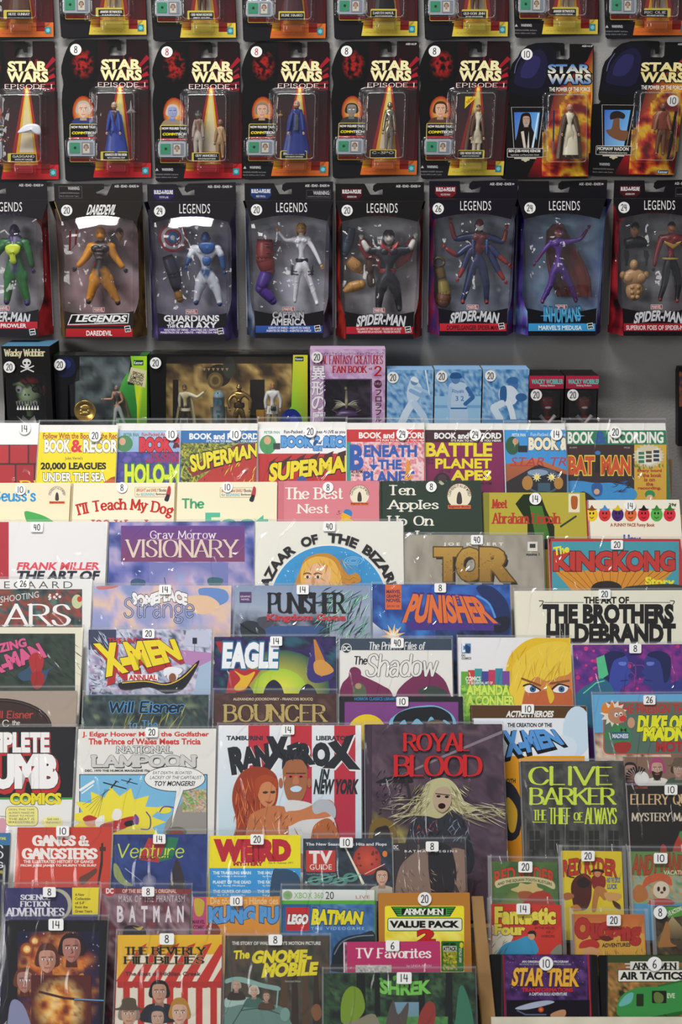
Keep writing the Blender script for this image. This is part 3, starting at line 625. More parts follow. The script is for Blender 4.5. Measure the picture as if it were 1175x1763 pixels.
    if warn: A.t('WARNING:', 185, 1490, 312, 1520, 'c8c8c8', .03); A.p([(112, 1520), (130, 1488), (148, 1520)], 'b8b8b8'); A.t('CHOKING HAZARD: Small parts.', 112, 1552, 372, 1574, '98989a', .0); A.t('Not for children under 3 years.', 112, 1584, 362, 1606, '98989a', .0)
    if ages: A.t('AGES 4 & UP', 900, 72, 1020, 94, 'e8e8e8', .02)
    if num: A.tag(num, 232, 165, 'c', tagc, 64)
    A.done()
    # plastic chip with its green board
    b = MB(); fr, T = p.fr, p.T
    def slabT(b, x0, y0, x1, y1, d0, d1, r, col): b.prism([fr.loc(*T(a, c)) for a, c in rrect(x0, y0, x1, y1, r, 3)], -d1, -d0, col)
    slabT(b, 150, 1185, 452, 1365, .003, .006, 22, 'a9b0b8'); ch = b.build('talking_chip', 'plastic', p.root)
    b = MB(); slabT(b, 172, 1212, 285, 1330, .0062, .0066, 8, '3f9a72'); b.build('circuit_board', 'plastic', ch)
    b = MB(); slabT(b, 305, 1205, 430, 1340, .0062, .0066, 8, '8a8c98'); b.build('chip_picture', 'plastic', ch)
    A2 = Art(fr, None, .0067, 'print', ch); A2.loc = A.loc; A2.e(232, 1270, 16, 16, '1c3c30'); A2.r(320, 1220, 395, 1330, 'd6d2c0'); A2.face(357, 1265, 26, 'b98a6c', '4a3a30'); A2.pic.build('chip_print', 'print', ch)
    b = MB(); slabT(b, 530, 1312, 832, 1412, .0165, .0172, 12, 'd8c850'); pl = b.build('name_plate', 'print', p.root)
    A3 = Art(fr, None, .0173, 'print', pl); A3.loc = lambda a, c, d=0: fr.loc(*T(a, c), .0173); A3.rr(540, 1320, 822, 1404, 8, '0c0c0e')
    A3.g(npl[0].upper(), 560, 1332, 806, 1360, 'f0ece4', 5, 3, 4); A3.t(npl[1].upper(), 585, 1374, 785, 1390, 'e8e8e0', .03)
    A3.pic.build('plate_print', 'print', pl); A3.let.build('plate_lettering', 'print', pl)
    dome(p, 450, 632, 935, 1432, .024, 50, 26); dome(p, 400, 595, 1030, 1470, .0035, 70, 14, 'blister_flange'); dome(p, 130, 1170, 470, 1395, .009, 40, 14, 'chip_blister'); dome(p, 600, 1440, 812, 1545, .012, 16, 14, 'blister_foot')
    return p
def pf_card(q, label, num, npos, title, cap, npc, slit=('f4f0d0', '3a78c0')):
    p = card(q, PF_OUT, (15, 86, 1035, 1622), label, 'carded figures with an orange fire print'); A = p.A
    A.p([(600, 640), (960, 290), (1022, 140), (1022, 700), (980, 1590), (300, 1605), (470, 1250)], ['6a0c18', 'a01824', '5a0c1c', 'd8a030', 'a01420', '1c0608', 'b01c20'])
    A.cloud(470, 640, 1005, 1590, ['5a1418', 'b81e24', 'e07024', 'f0c832', 'c87820', '701418'], 190, 3.1 if num == '10' else 1, 26, 40, lambda x, y: x < 1020-(y-700)*.04 and x > 760-(y-640)*.62)
    A.b([(105, 640), (130, 480), (140, 330), (230, 220), (330, 130), (480, 110), (600, 180), (600, 400), (520, 640), (330, 700)], '100e1c')   # plain domed shape, no character
    A.b([(160, 560), (170, 420), (230, 300), (330, 200), (450, 170), (520, 300), (500, 480), (420, 600)], '1c1a38'); A.b([(220, 470), (250, 330), (340, 240), (430, 260), (420, 380), (340, 480)], '2c2a5c')
    A.l([(225, 230), (170, 330), (150, 430)], 8, '6a6a9a', True)
    for i, (w, x0, x1, y0, y1) in enumerate((('STAR', 530, 985, 335, 430), ('WARS', 530, 1000, 445, 550))):
        A.t(w, x0, y0, x1, y1, slit[0] if i else slit[1], .06, o='0c1018', ow=.07, c2=slit[1] if i else slit[0]) 
    A.t('THE POWER OF THE FORCE', 540, 590, 995, 635, 'f0ece0', .02)
    A.r(120, 812, 480, 818, 'd0ccc8'); A.p([(120, 815), (480, 815), (430, 1280), (150, 1280)], '0c0a0e'); A.l([(120, 815), (155, 1280)], 5, 'c8c4c0'); A.l([(480, 815), (425, 1280)], 5, 'c8c4c0')
    A.p([(150, 870), (440, 870), (395, 1275), (175, 1275)], ['3a6ac8', '5aa0e0', '8ac0e8', '6a9ad0']); cap(A)
    A.rr(80, 1275, 482, 1378, 10, 'd8d4d0'); A.rr(86, 1281, 476, 1372, 8, '0a0a0c'); A.t(title[0], 98, 1290, 448, 1328, 'f2efe6', .03); A.t(title[1], 120, 1342, 436, 1362, 'd8d4cc', .01)
    A.r(160, 1382, 405, 1394, 'd8d2c0'); A.e(285, 1405, 48, 12, 'c8c0a0'); A.e(285, 1420, 16, 8, 'c8c0a0')
    A.t('AGES 4 & UP', 900, 116, 1018, 136, 'd8d8d8', .02)
    if npc == 1: A.t('WARNING:', 130, 1470, 250, 1500, 'b8b8b8', .03); A.t('CHOKING HAZARD: Small parts.', 60, 1530, 300, 1552, '909090', .0); A.t('Not for children under 3 years.', 60, 1566, 290, 1588, '909090', 0); A.rr(790, 1540, 920, 1580, 4, '1c3a80'); A.t('Kenner', 800, 1546, 912, 1574, 'e8ecf4', .03)
    A.tag(num, *npos, 'c', '16181c', 64, .024 if npc == 1 else None); A.done()
    dome(p, 480, 660, 955, 1450, .026, 40, 22); return p
EPQ = [[(-56, 71), (101, 71), (104, 315), (-53, 315)], [(105.4, 67.7), (262.7, 67.7), (262.7, 312), (105.4, 312)], [(262.7, 72), (420, 72), (419, 313), (260.8, 313)],
       [(417, 72), (575, 72), (568, 309), (412, 309)], [(572.6, 71), (729, 71), (720, 307), (566, 307)], [(723, 71), (887, 71), (869, 308), (718, 308)]]
G1 = 'foil figures in the second row of packs'
RED, ORG, YEL = 'c8242c', 'e0702c', 'e6cc4a'
sk1 = 'd2a07c'
P1 = ep_card(EPQ[0], 'red-striped carded toy cut off by the left photo edge, with a white flyer', RED, None, ('Gasgano', 'with pit droid'))
P2 = ep_card(EPQ[1], 'red-striped carded figure in a long blue robe with pale portrait in blue collar', RED, '8', ('Chancellor Valorum', 'with ceremonial staff'), face=(318, 845, 78, 'dcae90', 'b8b0a8', None, '2c3c70'))
P3 = ep_card(EPQ[2], 'red-striped carded pack holding two thin figures, a striped-legged one and a tan robot', RED, '8', ('Ody Mandrell', 'with otoga 222 pit droid'), tagc='c01818', warn=True, face=(300, 855, 70, '7a8ac0', 'c8b8b0', None, '9a8468', 1.25, 0, '222', None, None))
P4 = ep_card(EPQ[3], 'orange-striped carded figure in a wide dark blue gown with portrait of man in black', ORG, '8', ('Senator Palpatine', 'with senate cam droid'), tagc='c01818', warn=True, face=(310, 850, 74, 'd09878', '8a7a70', None, '1a1618'))
P5 = ep_card(EPQ[4], 'orange-striped carded figure of a bare dark metal robot', ORG, '8', ('C-3PO', ''), ages=True, face=(310, 850, 70, '6a6258', '2c2a28', None, '3a3834', 1.1, 0, 'f0e8a0'))
P6 = ep_card(EPQ[5], 'yellow-striped carded figure in brown robe over a pale tunic with yellow corner flash', YEL, '8', ('Obi-Wan Kenobi', 'jedi knight with lightsaber and handle'), warn=True, face=(318, 845, 76, 'd8a078', '4a2e1c', None, '5a3c2c'))
tops = [(-58, 95, 68, ORG, 'Nute Gunray', ''), (98, 255, 64, YEL, 'Anakin Skywalker', 'naboo'), (257, 409, 69, YEL, 'Obi-Wan Kenobi', 'jedi duel'), (412, 563, 70, ORG, 'Rune Haako', ''), (569, 721, 66, YEL, 'Darth Maul', 'jedi duel with double-bladed lightsaber'),
        (725, 877, 67, YEL, 'Qui-Gon Jinn', 'jedi duel with lightsaber'), (880, 1032, 63, YEL, 'Anakin Skywalker', 'naboo with comlink'), (1036, 1190, 65, ORG, 'Ric Olie', 'with helmet and pistol')]
TP = []
tl = ['first from the left, orange-striped', 'second from the left, yellow-striped', 'third from the left, yellow-striped', 'fourth from the left, orange-striped', 'fifth from the left, yellow-striped', 'sixth from the left, yellow-striped', 'seventh from the left, yellow-striped', 'eighth from the left, orange-striped']
for i, (x0, x1, yb, st, n1, n2) in enumerate(tops):
    w = x1-x0; TP.append(ep_card([(x0-4 if i < 3 else x0+3, yb-242), (x1-4 if i < 3 else x1+5, yb-242), (x1, yb+2), (x0, yb+2)], 'lower half of a carded toy in the top row, %s' % tl[i], st, None, (n1, n2), warn=i in (6, 7), y=-.0085))
def cap1(A): A.b([(170, 1270), (190, 1120), (215, 980), (240, 890), (320, 880), (345, 960), (350, 1040), (385, 1120), (400, 1270)], '140e0c'); A.face(288, 960, 52, 'b8806a', '1c1210', beard='b0a298'); A.p([(230, 1090), (262, 1080), (290, 1270), (262, 1270)], 'd8ccc0'); A.p([(318, 1080), (300, 1270), (325, 1270)], 'd8ccc0'); A.p([(415, 880), (432, 880), (372, 1270), (350, 1270)], 'cfe4f8')
def cap2(A): A.b([(180, 1100), (240, 1080), (262, 960), (320, 960), (340, 1090), (430, 1110), (400, 1220), (250, 1180)], '7a5238'); A.b([(215, 950), (230, 900), (300, 880), (380, 920), (370, 970), (300, 960), (230, 980)], '2c2420')
P7 = pf_card([(866.3, 73.2), (1023.6, 73.2), (1021, 308.4), (863, 308.4)], 'carded figure in white tunic and brown coat on black pack with hooded portrait', '10', (285, 218), ('BEN (OBI-WAN) KENOBI', 'Lightsaber and Removable Cloak'), cap1, 0)
P8 = pf_card([(1027, 70), (1190, 70), (1168, 306), (1014, 303)], 'carded brown figure with long dark staff on black pack at the right photo edge', '10', (900, 760), ('MOMAW NADON', 'HAMMERHEAD with Double-Barreled Laser Cannon'), cap2, 1, ('f0dc8a', 'f4e8b0'))
def stand(p, label, hx, hy, hh, H, cols, wide=1.0, grp='toy figures sealed in the carded packs', arms=None, **k):
    """upright figure in template coordinates, mapped to photo pixels"""
    T = p.T; s_ = (T(700, 900)[0]-T(600, 900)[0])/100
    t = lambda x, y: T(hx+x, hy+y)
    A = arms or [((-62*wide, H*.38), (-72*wide, H*.56)), ((62*wide, H*.38), (72*wide, H*.56))]
    return Fig(p.fr, -.0115, label, grp, T(hx, hy), hh*s_, t(0, H*.5), 40*wide*s_, [(t(*e), t(*h)) for e, h in A], [(t(-26, H*.75), t(-30, H)), (t(26, H*.75), t(30, H))], cols, **k)
sk = dict(skin='d2a07c')
f = stand(P1, 'brown jointed figure with thin arms in the leftmost red-striped pack', 200, 900, 100, 440, dict(skin='6a5238', torso='4a3826', legs='3a2c20', arms='5a4630'))
gadget(P1.fr, -.014, 'toy_flyer', 'white wing-shaped toy piece in the leftmost red-striped pack', 'toy accessory', None, lambda b, J, u: blobring(b, [J(*p) for p in smooth_pts([(30, 229), (42, 216), (58, 213), (69, 218), (70, 232), (58, 230), (48, 228)])], 0, 3*u, 'e6e8f0'), at=(52, 224))
f = stand(P2, 'figure in a floor-length blue robe with open front, in a carded pack', 665, 800, 85, 520, dict(skin='d8a888', hair='b8a898', torso='4a3440', arms='35489a', legs='2c3c8c'), af=.42)
T2 = lambda p, pts: [(*p.T(a, c), (p.T(a+w, c)[0]-p.T(a, c)[0])) for a, c, w in pts]
f.skirt('robe', T2(P2, [(665, 868, 40), (668, 900, 78), (680, 1000, 86), (685, 1120, 98), (690, 1300, 128), (690, 1325, 130)]), '33479c', .07, 11, dep=.3)
f.blob('robe_collar', [P2.T(*t) for t in [(625, 870), (640, 862), (662, 990), (664, 1080), (650, 1080), (640, 980)]], '4a68c8', .04, -.42)
gadget(P2.fr, -.012, 'toy_staff', 'silver forked staff beside the blue-robed figure', 'toy accessory', None, lambda b, J, u: (b.tube([J(*P2.T(862, 940)), J(*P2.T(868, 1380))], 1.2*u, 'b8b0a8', 6), blobring(b, [J(*P2.T(*p)) for p in [(850, 730), (868, 830), (920, 870), (870, 880), (862, 990), (850, 880), (790, 880), (840, 830)]], 0, 1.5*u, '8a8480')), at=P2.T(862, 1380))
f = stand(P3, 'slender figure with brown vest and striped legs in the two-figure pack', 590, 880, 95, 480, dict(skin='7a7878', hair='3a3030', torso='7a5a44', arms='a89a90', legs='c0b4a8', boots='7a5a48'), .8)
f = stand(P3, 'small tan robot figure in the two-figure pack', 835, 975, 80, 400, dict(skin='8a6848', torso='b8946c', arms='9a7850', legs='a8845c'), .8)
f = stand(P4, 'figure in a wide dark blue gown with grey front panel, in a carded pack', 700, 780, 90, 560, dict(skin='d8a888', hair='a89080', torso='2c3878', arms='2c3a80', legs='222c68'), 1.15, af=.48)
f.skirt('gown', T2(P4, [(700, 860, 40), (700, 900, 90), (705, 1000, 110), (705, 1150, 120), (705, 1330, 155), (705, 1350, 156)]), '2c3a86', .08, 10, dep=.3)
f.blob('front_panel', [P4.T(*t) for t in [(682, 900), (722, 900), (728, 1080), (680, 1080)]], '4c5468', .05, -.6, bev=0)
gadget(P4.fr, -.012, 'toy_camera', 'small round bronze toy on a post beside the blue-gowned figure', 'toy accessory', None, lambda b, J, u: (b.tube([J(*P4.T(520, 930)), J(*P4.T(535, 1330))], 1*u, 'a8a098', 6), b.ball(J(*P4.T(518, 905)), (5*u, 4*u, 3.4*u), '8a6844'), b.ball(J(*P4.T(518, 870)), (1.4*u, 1.4*u, 4*u), '6a5236')), at=P4.T(535, 1330))
f = stand(P5, 'bare dark metal robot figure in an orange-striped pack', 745, 800, 80, 545, dict(skin='a09888', torso='b0a898', arms='a09888', legs='b0a494', eye='f0e0a0', boots='8a8276'), .95, metal=True)
for g in (890, 1080): f.skirt('waist_band', T2(P5, [(745, g+60, 46), (745, g+76, 50), (745, g+90, 44)]), '8a7860', 0, 1, dep=.55)
f = stand(P6, 'figure in an open brown robe and cream tunic with belt, in a yellow-striped pack', 745, 830, 85, 590, dict(skin='d8a078', hair='5a3420', torso='e0d4bc', arms='5a3426', legs='cbbd9f', boots='4a3024'), af=.35)
f.skirt('robe', T2(P6, [(735, 880, 44), (735, 920, 88), (730, 1100, 105), (725, 1400, 130)]), '54301f', .08, 9, y=.12, dep=.35, a0=42, a1=318)
f.skirt('tunic_skirt', T2(P6, [(745, 1080, 48), (745, 1130, 56), (748, 1230, 64)]), 'd8ccb0', .1, 8, dep=.5); f.skirt('belt', T2(P6, [(745, 1065, 50), (745, 1090, 51)]), '4a3020', 0, 1, dep=.62)
A = Art(P6.fr, None, .0135, 'print', P6.root); A.loc = lambda a, c: P6.fr.loc(*P6.T(a, c), .0135); A.p([(590, 690), (720, 690), (590, 830)], 'f0d820'); A.t('NEW!', q=[(600, 750), (670, 690), (690, 715), (622, 775)], c='c02020', off=.03); A.pic.build('corner_flash', 'print', P6.root); A.let.build('flash_lettering', 'print', P6.root)
def stp(p, label, hx, hy, hh, H, cols, **k):
    T = p.T; s_ = (T(700, 900)[0]-T(600, 900)[0])/100; t = lambda x, y: T(hx+x, hy+y)
    return Fig(p.fr, -.0115, label, 'toy figures sealed in the carded packs', T(hx, hy), hh*s_, t(5, H*.5), 46*s_, [(t(-75, H*.34), t(-85, H*.5)), (t(70, H*.34), t(92, H*.5))], [(t(-30, H*.75), t(-36, H)), (t(34, H*.75), t(40, H))], cols, **k)
f = stp(P7, 'bald figure in cream tunic and brown coat in the black pack with hooded portrait', 770, 825, 95, 560, dict(skin='c08a74', torso='e8e0c4', arms='5a4230', legs='d8ceb0', boots='4a3828'), af=.3)
f.skirt('coat', T2(P7, [(770, 885, 46), (772, 920, 90), (775, 1050, 112), (770, 1250, 130), (765, 1390, 140)]), '5e4632', .09, 9, y=.1, dep=.35, a0=48, a1=312)
f.skirt('tunic_skirt', T2(P7, [(790, 995, 50), (790, 1100, 70), (792, 1350, 86)]), 'ebe3c8', .09, 12, dep=.45); f.skirt('belt', T2(P7, [(785, 975, 52), (785, 1000, 53)]), '3a2820', 0, 1, dep=.62)
gadget(P7.fr, -.012, 'toy_rod', 'thin blue rod left of the cream-robed figure', 'toy accessory', None, lambda b, J, u: (b.tube([J(*P7.T(596, 850)), J(*P7.T(592, 1200))], 1.3*u, '2c4a9a', 6), b.tube([J(*P7.T(592, 1200)), J(*P7.T(590, 1320))], 1.7*u, 'b8b4b0', 6)), at=P7.T(590, 1320))
f = stp(P8, 'reddish brown robed figure with stooped head in the pack at the right photo edge', 800, 830, 85, 540, dict(skin='7a4a30', torso='7a3a22', arms='8a5236', legs='6a4028', boots='7a4a30'), af=.4)
f.skirt('tunic', T2(P8, [(790, 880, 50), (790, 930, 92), (790, 1080, 100)]), '7c3820', .1, 9, dep=.4)
gadget(P8.fr, -.012, 'toy_cannon', 'long black toy cannon beside the reddish brown figure', 'toy accessory', None, lambda b, J, u: (b.tube([J(*P8.T(945, 880)), J(*P8.T(925, 1180))], [2.2*u, 3*u], '141416', 8), b.tube([J(*P8.T(925, 1180)), J(*P8.T(900, 1420))], [4*u, 2*u], '1a1a1c', 8), b.tube([J(*P8.T(785, 1000)), J(*P8.T(775, 1350))], 2*u, '1a1a1c', 6)), at=P8.T(900, 1420))
tc = [dict(skin='7a8a70', torso='5a3a30', legs='4a3028'), dict(skin='d2a07c', torso='c8b088', legs='a89068'), dict(skin='d2a07c', torso='d8ccb0', legs='5a3a28'), dict(skin='6a7a68', torso='4a2830', legs='3a2430'), dict(skin='8a2020', torso='1a1618', legs='141214'),
      dict(skin='c89878', torso='cbb891', legs='5a3c28'), dict(skin='d2a07c', torso='b89a70', legs='8a6c4c'), dict(skin='d2a07c', torso='8a6038', legs='6a4428')]
tn = ['olive-faced figure in dark wrap', 'small tan-clothed figure', 'cream-tunic figure', 'dark plum-robed figure', 'black-clothed figure', 'tan-tunic figure', 'short figure in brown and tan', 'orange-brown uniformed figure']
for i, p in enumerate(TP):
    f = stand(p, '%s, legs only, in the top row, %s' % (tn[i], tl[i].split(',')[0].replace(' from the left', ' pack from left')), 690, 820, 88, 500, tc[i], grp='figures cut off by the top photo edge')
    if i in (0, 3, 4): f.skirt('robe', T2(p, [(690, 880, 60), (690, 1060, 90), (690, 1300, 120)]), tc[i]['torso'], .08, 10, dep=.32)
# ------------------------------------------------------------------ tall window boxes (third row)
BH = [(0, 75.8), (34, 65.5), (70, 63.5), (150, 61), (190, 59.5), (233, 58)]
def hw_at(v):
    for (a, x), (b, y) in zip(BH, BH[1:]):
        if v <= b: return x+(y-x)*(v-a)/(b-a)
    return BH[-1][1]
def cut_at(v): return 0 if v <= 36 or v >= 192 else .46*min(1, ((v-36)/16)**.6, ((192-v)/26)**.55)
def tall_box(cx, yt, yb, label, body='161418', back=('4a4658', '8a8698', 'b8b4c4'), side=('101014', '3a2c50', '6a5a80'), hook=0, badge=None, warn=0, top='LEGENDS', ser=None, num='20', npos=(-56, 15), lines=(), stripe=None, stitle=(), title=None, seed=1, edge=None, tilt=.25):
    DP = .053; fr = vframe(-.0625, cx, yb); H = yb-yt; k = H/233; X = lambda u: cx+u; Y = lambda v: yt+v*k
    root = thing('window_box_figure', label, 'boxed toy', 'tall window boxes hung in the third row', fr.mx); u = fr.sc(cx, yb)
    L = lambda a, v: fr.loc(X(a), Y(v)); zs = lambda v: L(0, v)[1]; xb = 75.6*u
    # body: two side walls with the window cut into their front half, top, bottom, back
    vs = [0, 8, 18, 34, 37, 40, 46, 56, 75, 100, 125, 150, 165, 175, 183, 189, 193, 205, 220, 233]; b = MB(); win = MB(); nz = 6
    def scol(v, t, sg): 
        n = noise.fractal(Vector((t*1.2+sg*5, v/26, seed*3.1)), 1, 2, 3)*.8+.5; n = max(0, min(.999, n))*(len(side)-1); i = int(n); return mix(side[i], side[i+1], n-i) if v > 14 else lin(side[0])
    for sg in (-1, 1):
        rows = []; cols = []; wr = []
        for v in vs:
            xf = hw_at(v)*u*sg; t0 = cut_at(v); rw = []
            for j in range(nz+1):
                t = t0+(1-t0)*j/nz; rw.append((xf+(xb*sg-xf)*t, DP*t, zs(v))); cols.append(scol(v, t, sg))
            rows.append(rw); wr.append([(xf+(xb*sg-xf)*t0*q/3-sg*.0004, DP*t0*q/3+.0003, zs(v)) for q in range(4)])
        t = MB(); t.loft(rows, 'fff', False, False, False); b.add(t.v, t.f, cols)
        t = MB(); t.loft(wr[3:17], 'fff', False, True, False); win.add(t.v, t.f, 'fff', True)
    x0, z0 = L(-75.8, 0); x1, z1 = L(75.8, 0); zb = zs(233); xl = hw_at(233)*u
    b.add([(x0, 0, z0), (x1, 0, z0), (xb, DP, z0), (-xb, DP, z0)], [(0, 1, 2, 3)], body); b.add([(-xl, 0, zb), (xl, 0, zb), (xb, DP, zb), (-xb, DP, zb)], [(0, 1, 2, 3)], body)
    b.add([(-xb, DP, zb), (xb, DP, zb), (xb, DP, z0), (-xb, DP, z0)], [(0, 1, 2, 3)], body); b.build('box_body', 'print', root)
    arch = [(a, 34-10*math.cos(a/65.5*math.pi/2)) for a in [65.5-131*i/14 for i in range(15)]]
    bot = [(a, 186+8*math.cos(a/60*math.pi/2)) for a in [-60+120*i/14 for i in range(15)]]
    for nm, pts in (('top_panel', [(-75.8, 0), (75.8, 0)]+arch), ('bottom_panel', [(-60, 186)]+bot+[(60, 186), (59.5, 190), (58, 233), (-58, 233), (-59.5, 190)])):
        q = MB(); q.prism([L(*p) for p in pts], -.0002, .0006, body); q.build(nm, 'print', root)
    # header card
    hb = vframe(-.0085, cx, yb); f2 = Frame(hb.O, fr.X, fr.Y, fr.Z); dd = .054; hl = lambda a, v: (a*u*1.0, fr.loc(X(0), Y(v)-0)[1]+0)
    HL = lambda a, v: (a*u, z0 + (-v)*k*u)
    if hook == 0: o = [(-76, 4), (-76, -28), (-26, -28), (-16, -10), (5, -10), (5, -19), (-2, -17), (-8, -14), (-12, -18), (-11, -25), (-5, -29), (76, -31), (76, 4)]
    elif hook == 1: o = [(-76, 4), (-76, -28), (10, -28), (10, -20), (3, -17), (-4, -14), (-2, -9), (14, -9), (24, -28), (76, -30), (76, 4)]
    else: o = [(-76, 4), (-76, -29), (-24, -29), (-22, -10), (10, -10), (12, -19), (4, -16), (-3, -14), (-8, -18), (-7, -25), (-2, -29), (76, -31), (76, 4)]
    q = MB(); q.prism([HL(*p) for p in o], DP-.0008, DP+.0002, body); hd = q.build('header_card', 'print', root)
    A = Art(fr, None, -DP+.001, 'print', hd); A.loc = lambda a, v, d=0: (lambda t: (t[0], t[1]))(HL(a-X(0), (v-Y(0))/k)); XX = X; YY = lambda v: Y(v)
    A.t('AGE - EDAD - IDADE 4+', XX(28), YY(-26), XX(70), YY(-22), 'e0dedc', .02); 
    if warn == 1: A.r(XX(30), YY(-17), XX(72), YY(-2), '55525a'); A.r(XX(30.6), YY(-16.4), XX(71.4), YY(-2.6), body); A.t('WARNING:', XX(42), YY(-15), XX(70), YY(-9), 'c8c6c8', .03); A.t('CHOKING HAZARD-Small parts.', XX(32), YY(-7), XX(70), YY(-4), '8a888c', 0)
    if warn == 2: A.r(XX(-68), YY(-24), XX(-28), YY(-4), '6a6668'); A.r(XX(-67.4), YY(-23.4), XX(-28.6), YY(-4.6), body); A.t('WARNING:', XX(-52), YY(-23), XX(-32), YY(-18), 'c8c6c8', .03); A.t('CHOKING HAZARD-Small parts.', XX(-66), YY(-14), XX(-32), YY(-11), '9a989c', 0); A.t('Not for children under 3 years.', XX(-66), YY(-9), XX(-34), YY(-6), '9a989c', 0)
    if badge:
        A.p([(XX(-66), YY(-20)), (XX(-30), YY(-20)), (XX(-30), YY(-8)), (XX(-37), YY(-2)), (XX(-59), YY(-2)), (XX(-66), YY(-8))], badge[1]); A.t('BUILD-A-FIGURE', XX(-64), YY(-18), XX(-32), YY(-12), 'f4f2f0', .05); A.t(badge[0], XX(-56), YY(-8), XX(-40), YY(-5), 'e0e0e0', .01)
    A.pic.build('header_print', 'print', hd); A.let.build('header_lettering', 'print', hd)
    # window film, bulged
    g = MB(); rows = []; NV, NU = 26, 20
    for j in range(NV+1):
        w = j/NV; rw = []
        for i in range(NU+1):
            a = i/NU*2-1; va = 33.5-10*math.cos(a*math.pi/2); vb = 186.5+8*math.cos(a*math.pi/2); v = va+(vb-va)*w; hw = hw_at(v)
            bul = (min(w, .15)*.155*tilt+.002*math.sin(math.pi*w))*min(1, (1-w)/.3)*(1-abs(a)**5)+.0012*noise.noise(Vector((a*2, w*4, seed*5.1)))*(1-abs(a))*4*w*(1-w)
            x, z = L(a*hw, v); rw.append((x, .0004-bul, z))
        rows.append(rw)
    g.loft(rows, 'fff', False, True, False); g.add(win.v, win.f, 'fff', True); g.build('window_film', 'film', root)
    # printed backdrop and clear tray
    A = Art(fr, None, -DP+.002, 'print', root); A.loc = lambda a, v, d=0: ((a-cx)*u, fr.loc(cx, v)[1])
    A.cloud(cx-76, Y(14), cx+76, Y(220), [mix(q_, 'fff', .22) for q_ in back], 55, seed, 16, 22); A.pic.build('backdrop', 'print', root)
    g = MB(); rows = []
    for j in range(61):
        rw = []
        for i in range(41):
            a = -70+140*i/40; v = 24+172*j/60; x, z = L(a*.95, v); cxn = math.exp(-((a-12)/30)**2)
            rw.append((x, .030-.016*cxn*min(1, j/12, (60-j)/10)+.006*noise.noise(Vector((a/16, v/22, seed*2.3))), z))
        rows.append(rw)
    g.loft(rows, 'fff', False, True, False); g.build('clear_tray', 'blister', root)
    # front print
    A = Art(fr, None, .0003, 'print', root); A.tagd = .0006; W = .021
    if edge: A.l([(X(-77), Y(0)), (X(-65.5), Y(33))], 1, edge)
    if top == 'LEGENDS': A.t('LEGENDS', X(-22), Y(3), X(31), Y(19), 'f0efee', .0, sp=1.12); A.t(ser[0] if ser else 'SERIES', X(-19), Y(22), X(28), Y(26), ser[1] if ser else '3c3a66', .0, sp=1.7)
    else: A.t(top, X(-22), Y(6), X(26), Y(22), 'f0efee', .05, sk=5)
    A.rr(X(-11), Y(180), X(9), Y(188), .6, 'f2f2f2'); A.r(X(-10.3), Y(180.7), X(8.3), Y(187.3), 'c03038'); A.t('MARVEL', X(-9), Y(181.5), X(7), Y(186.5), 'ffffff', .03)
    if title: title(A, X, Y)
    if stripe:
        y0, y1, c, c2 = stripe; A.r(X(-57.5), Y(y0), X(57.5), Y(y1), c, c2)
        n = len(stitle)
        for i, (s_, xa, xb_, cc) in enumerate(stitle):
            h = (y1-y0)/n; A.t(s_, X(xa), Y(y0+h*i+h*.22+(.6 if i == 0 else -.6)), X(xb_), Y(y0+h*i+h*.8+(.6 if i == 0 else -.6)), cc, .025)
    lx, ly = X(49), Y(225) if stripe and stripe[1] < 222 else Y(217)
    A.p([(lx-6, ly-5), (lx+4, ly-6.5), (lx+6, ly+4), (lx-4, ly+5.5)], 'e8e8e8'); A.p([(lx-4.8, ly-4), (lx+3.2, ly-5.2), (lx+4.8, ly+3.2), (lx-3.2, ly+4.4)], '161618'); A.l([(lx-3, ly-.5), (lx+3.4, ly-1.2)], 1.6, 'e8e8e8'); A.l([(lx-2, ly+2.5), (lx+1, ly+3), (lx+3, ly+1.5)], .8, 'e8e8e8')
    if num: A.tag(num, X(npos[0]), Y(npos[1]), r=9.7)
    A.parent = root; A.done(); p = Pack(); p.fr, p.root, p.X, p.Y, p.cx = fr, root, X, Y, cx; return p
def tt(A, X, Y, s_, x0, y0, x1, y1, c='e6e6ea', o='2c2c30', wave=0, off=.05, sk=0):
    A.t(s_, X(x0), Y(y0), X(x1), Y(y1), c, off, o=o, ow=.05, sk=sk, wave=(lambda u: wave*(abs(2*u-1)**1.5)) if wave else None)
sp_t = lambda A, X, Y: (A.t('SPIDER-MAN', X(-40), Y(190), X(42), Y(207), 'd8d8dc', .05, o='3a3a40', ow=.05, sk=3, wave=lambda u: 5*abs(2*u-1)**1.5),)
def t_leg(A, X, Y):
    A.p([(X(-48), Y(192)), (X(52), Y(190)), (X(50), Y(207)), (X(-55), Y(210))], 'e8e8e8'); A.p([(X(-46), Y(193.4)), (X(50), Y(191.4)), (X(48.4), Y(205.6)), (X(-53), Y(208.4))], '141214'); A.t('LEGENDS', X(-40), Y(193.5), X(44), Y(204), 'f2f2f2', .06, sk=4); A.t('INFINITE SERIES', X(-8), Y(204.6), X(46), Y(207.2), 'd8d8d8', .02); A.r(X(-54), Y(209.5), X(50), Y(211.5), 'a02028')
def t_gog(A, X, Y): tt(A, X, Y, 'GUARDIANS', -48, 190, 46, 200); tt(A, X, Y, 'OF', -40, 200.5, -30, 205); tt(A, X, Y, 'THE', -43, 206, -29, 212); tt(A, X, Y, 'GALAXY', -27, 201, 42, 213)
def t_cap(A, X, Y): tt(A, X, Y, 'CAPTAIN', -28, 188, 25, 199, 'b8bac0'); tt(A, X, Y, 'AMERICA', -31, 200, 28, 211, 'd0d2d6')
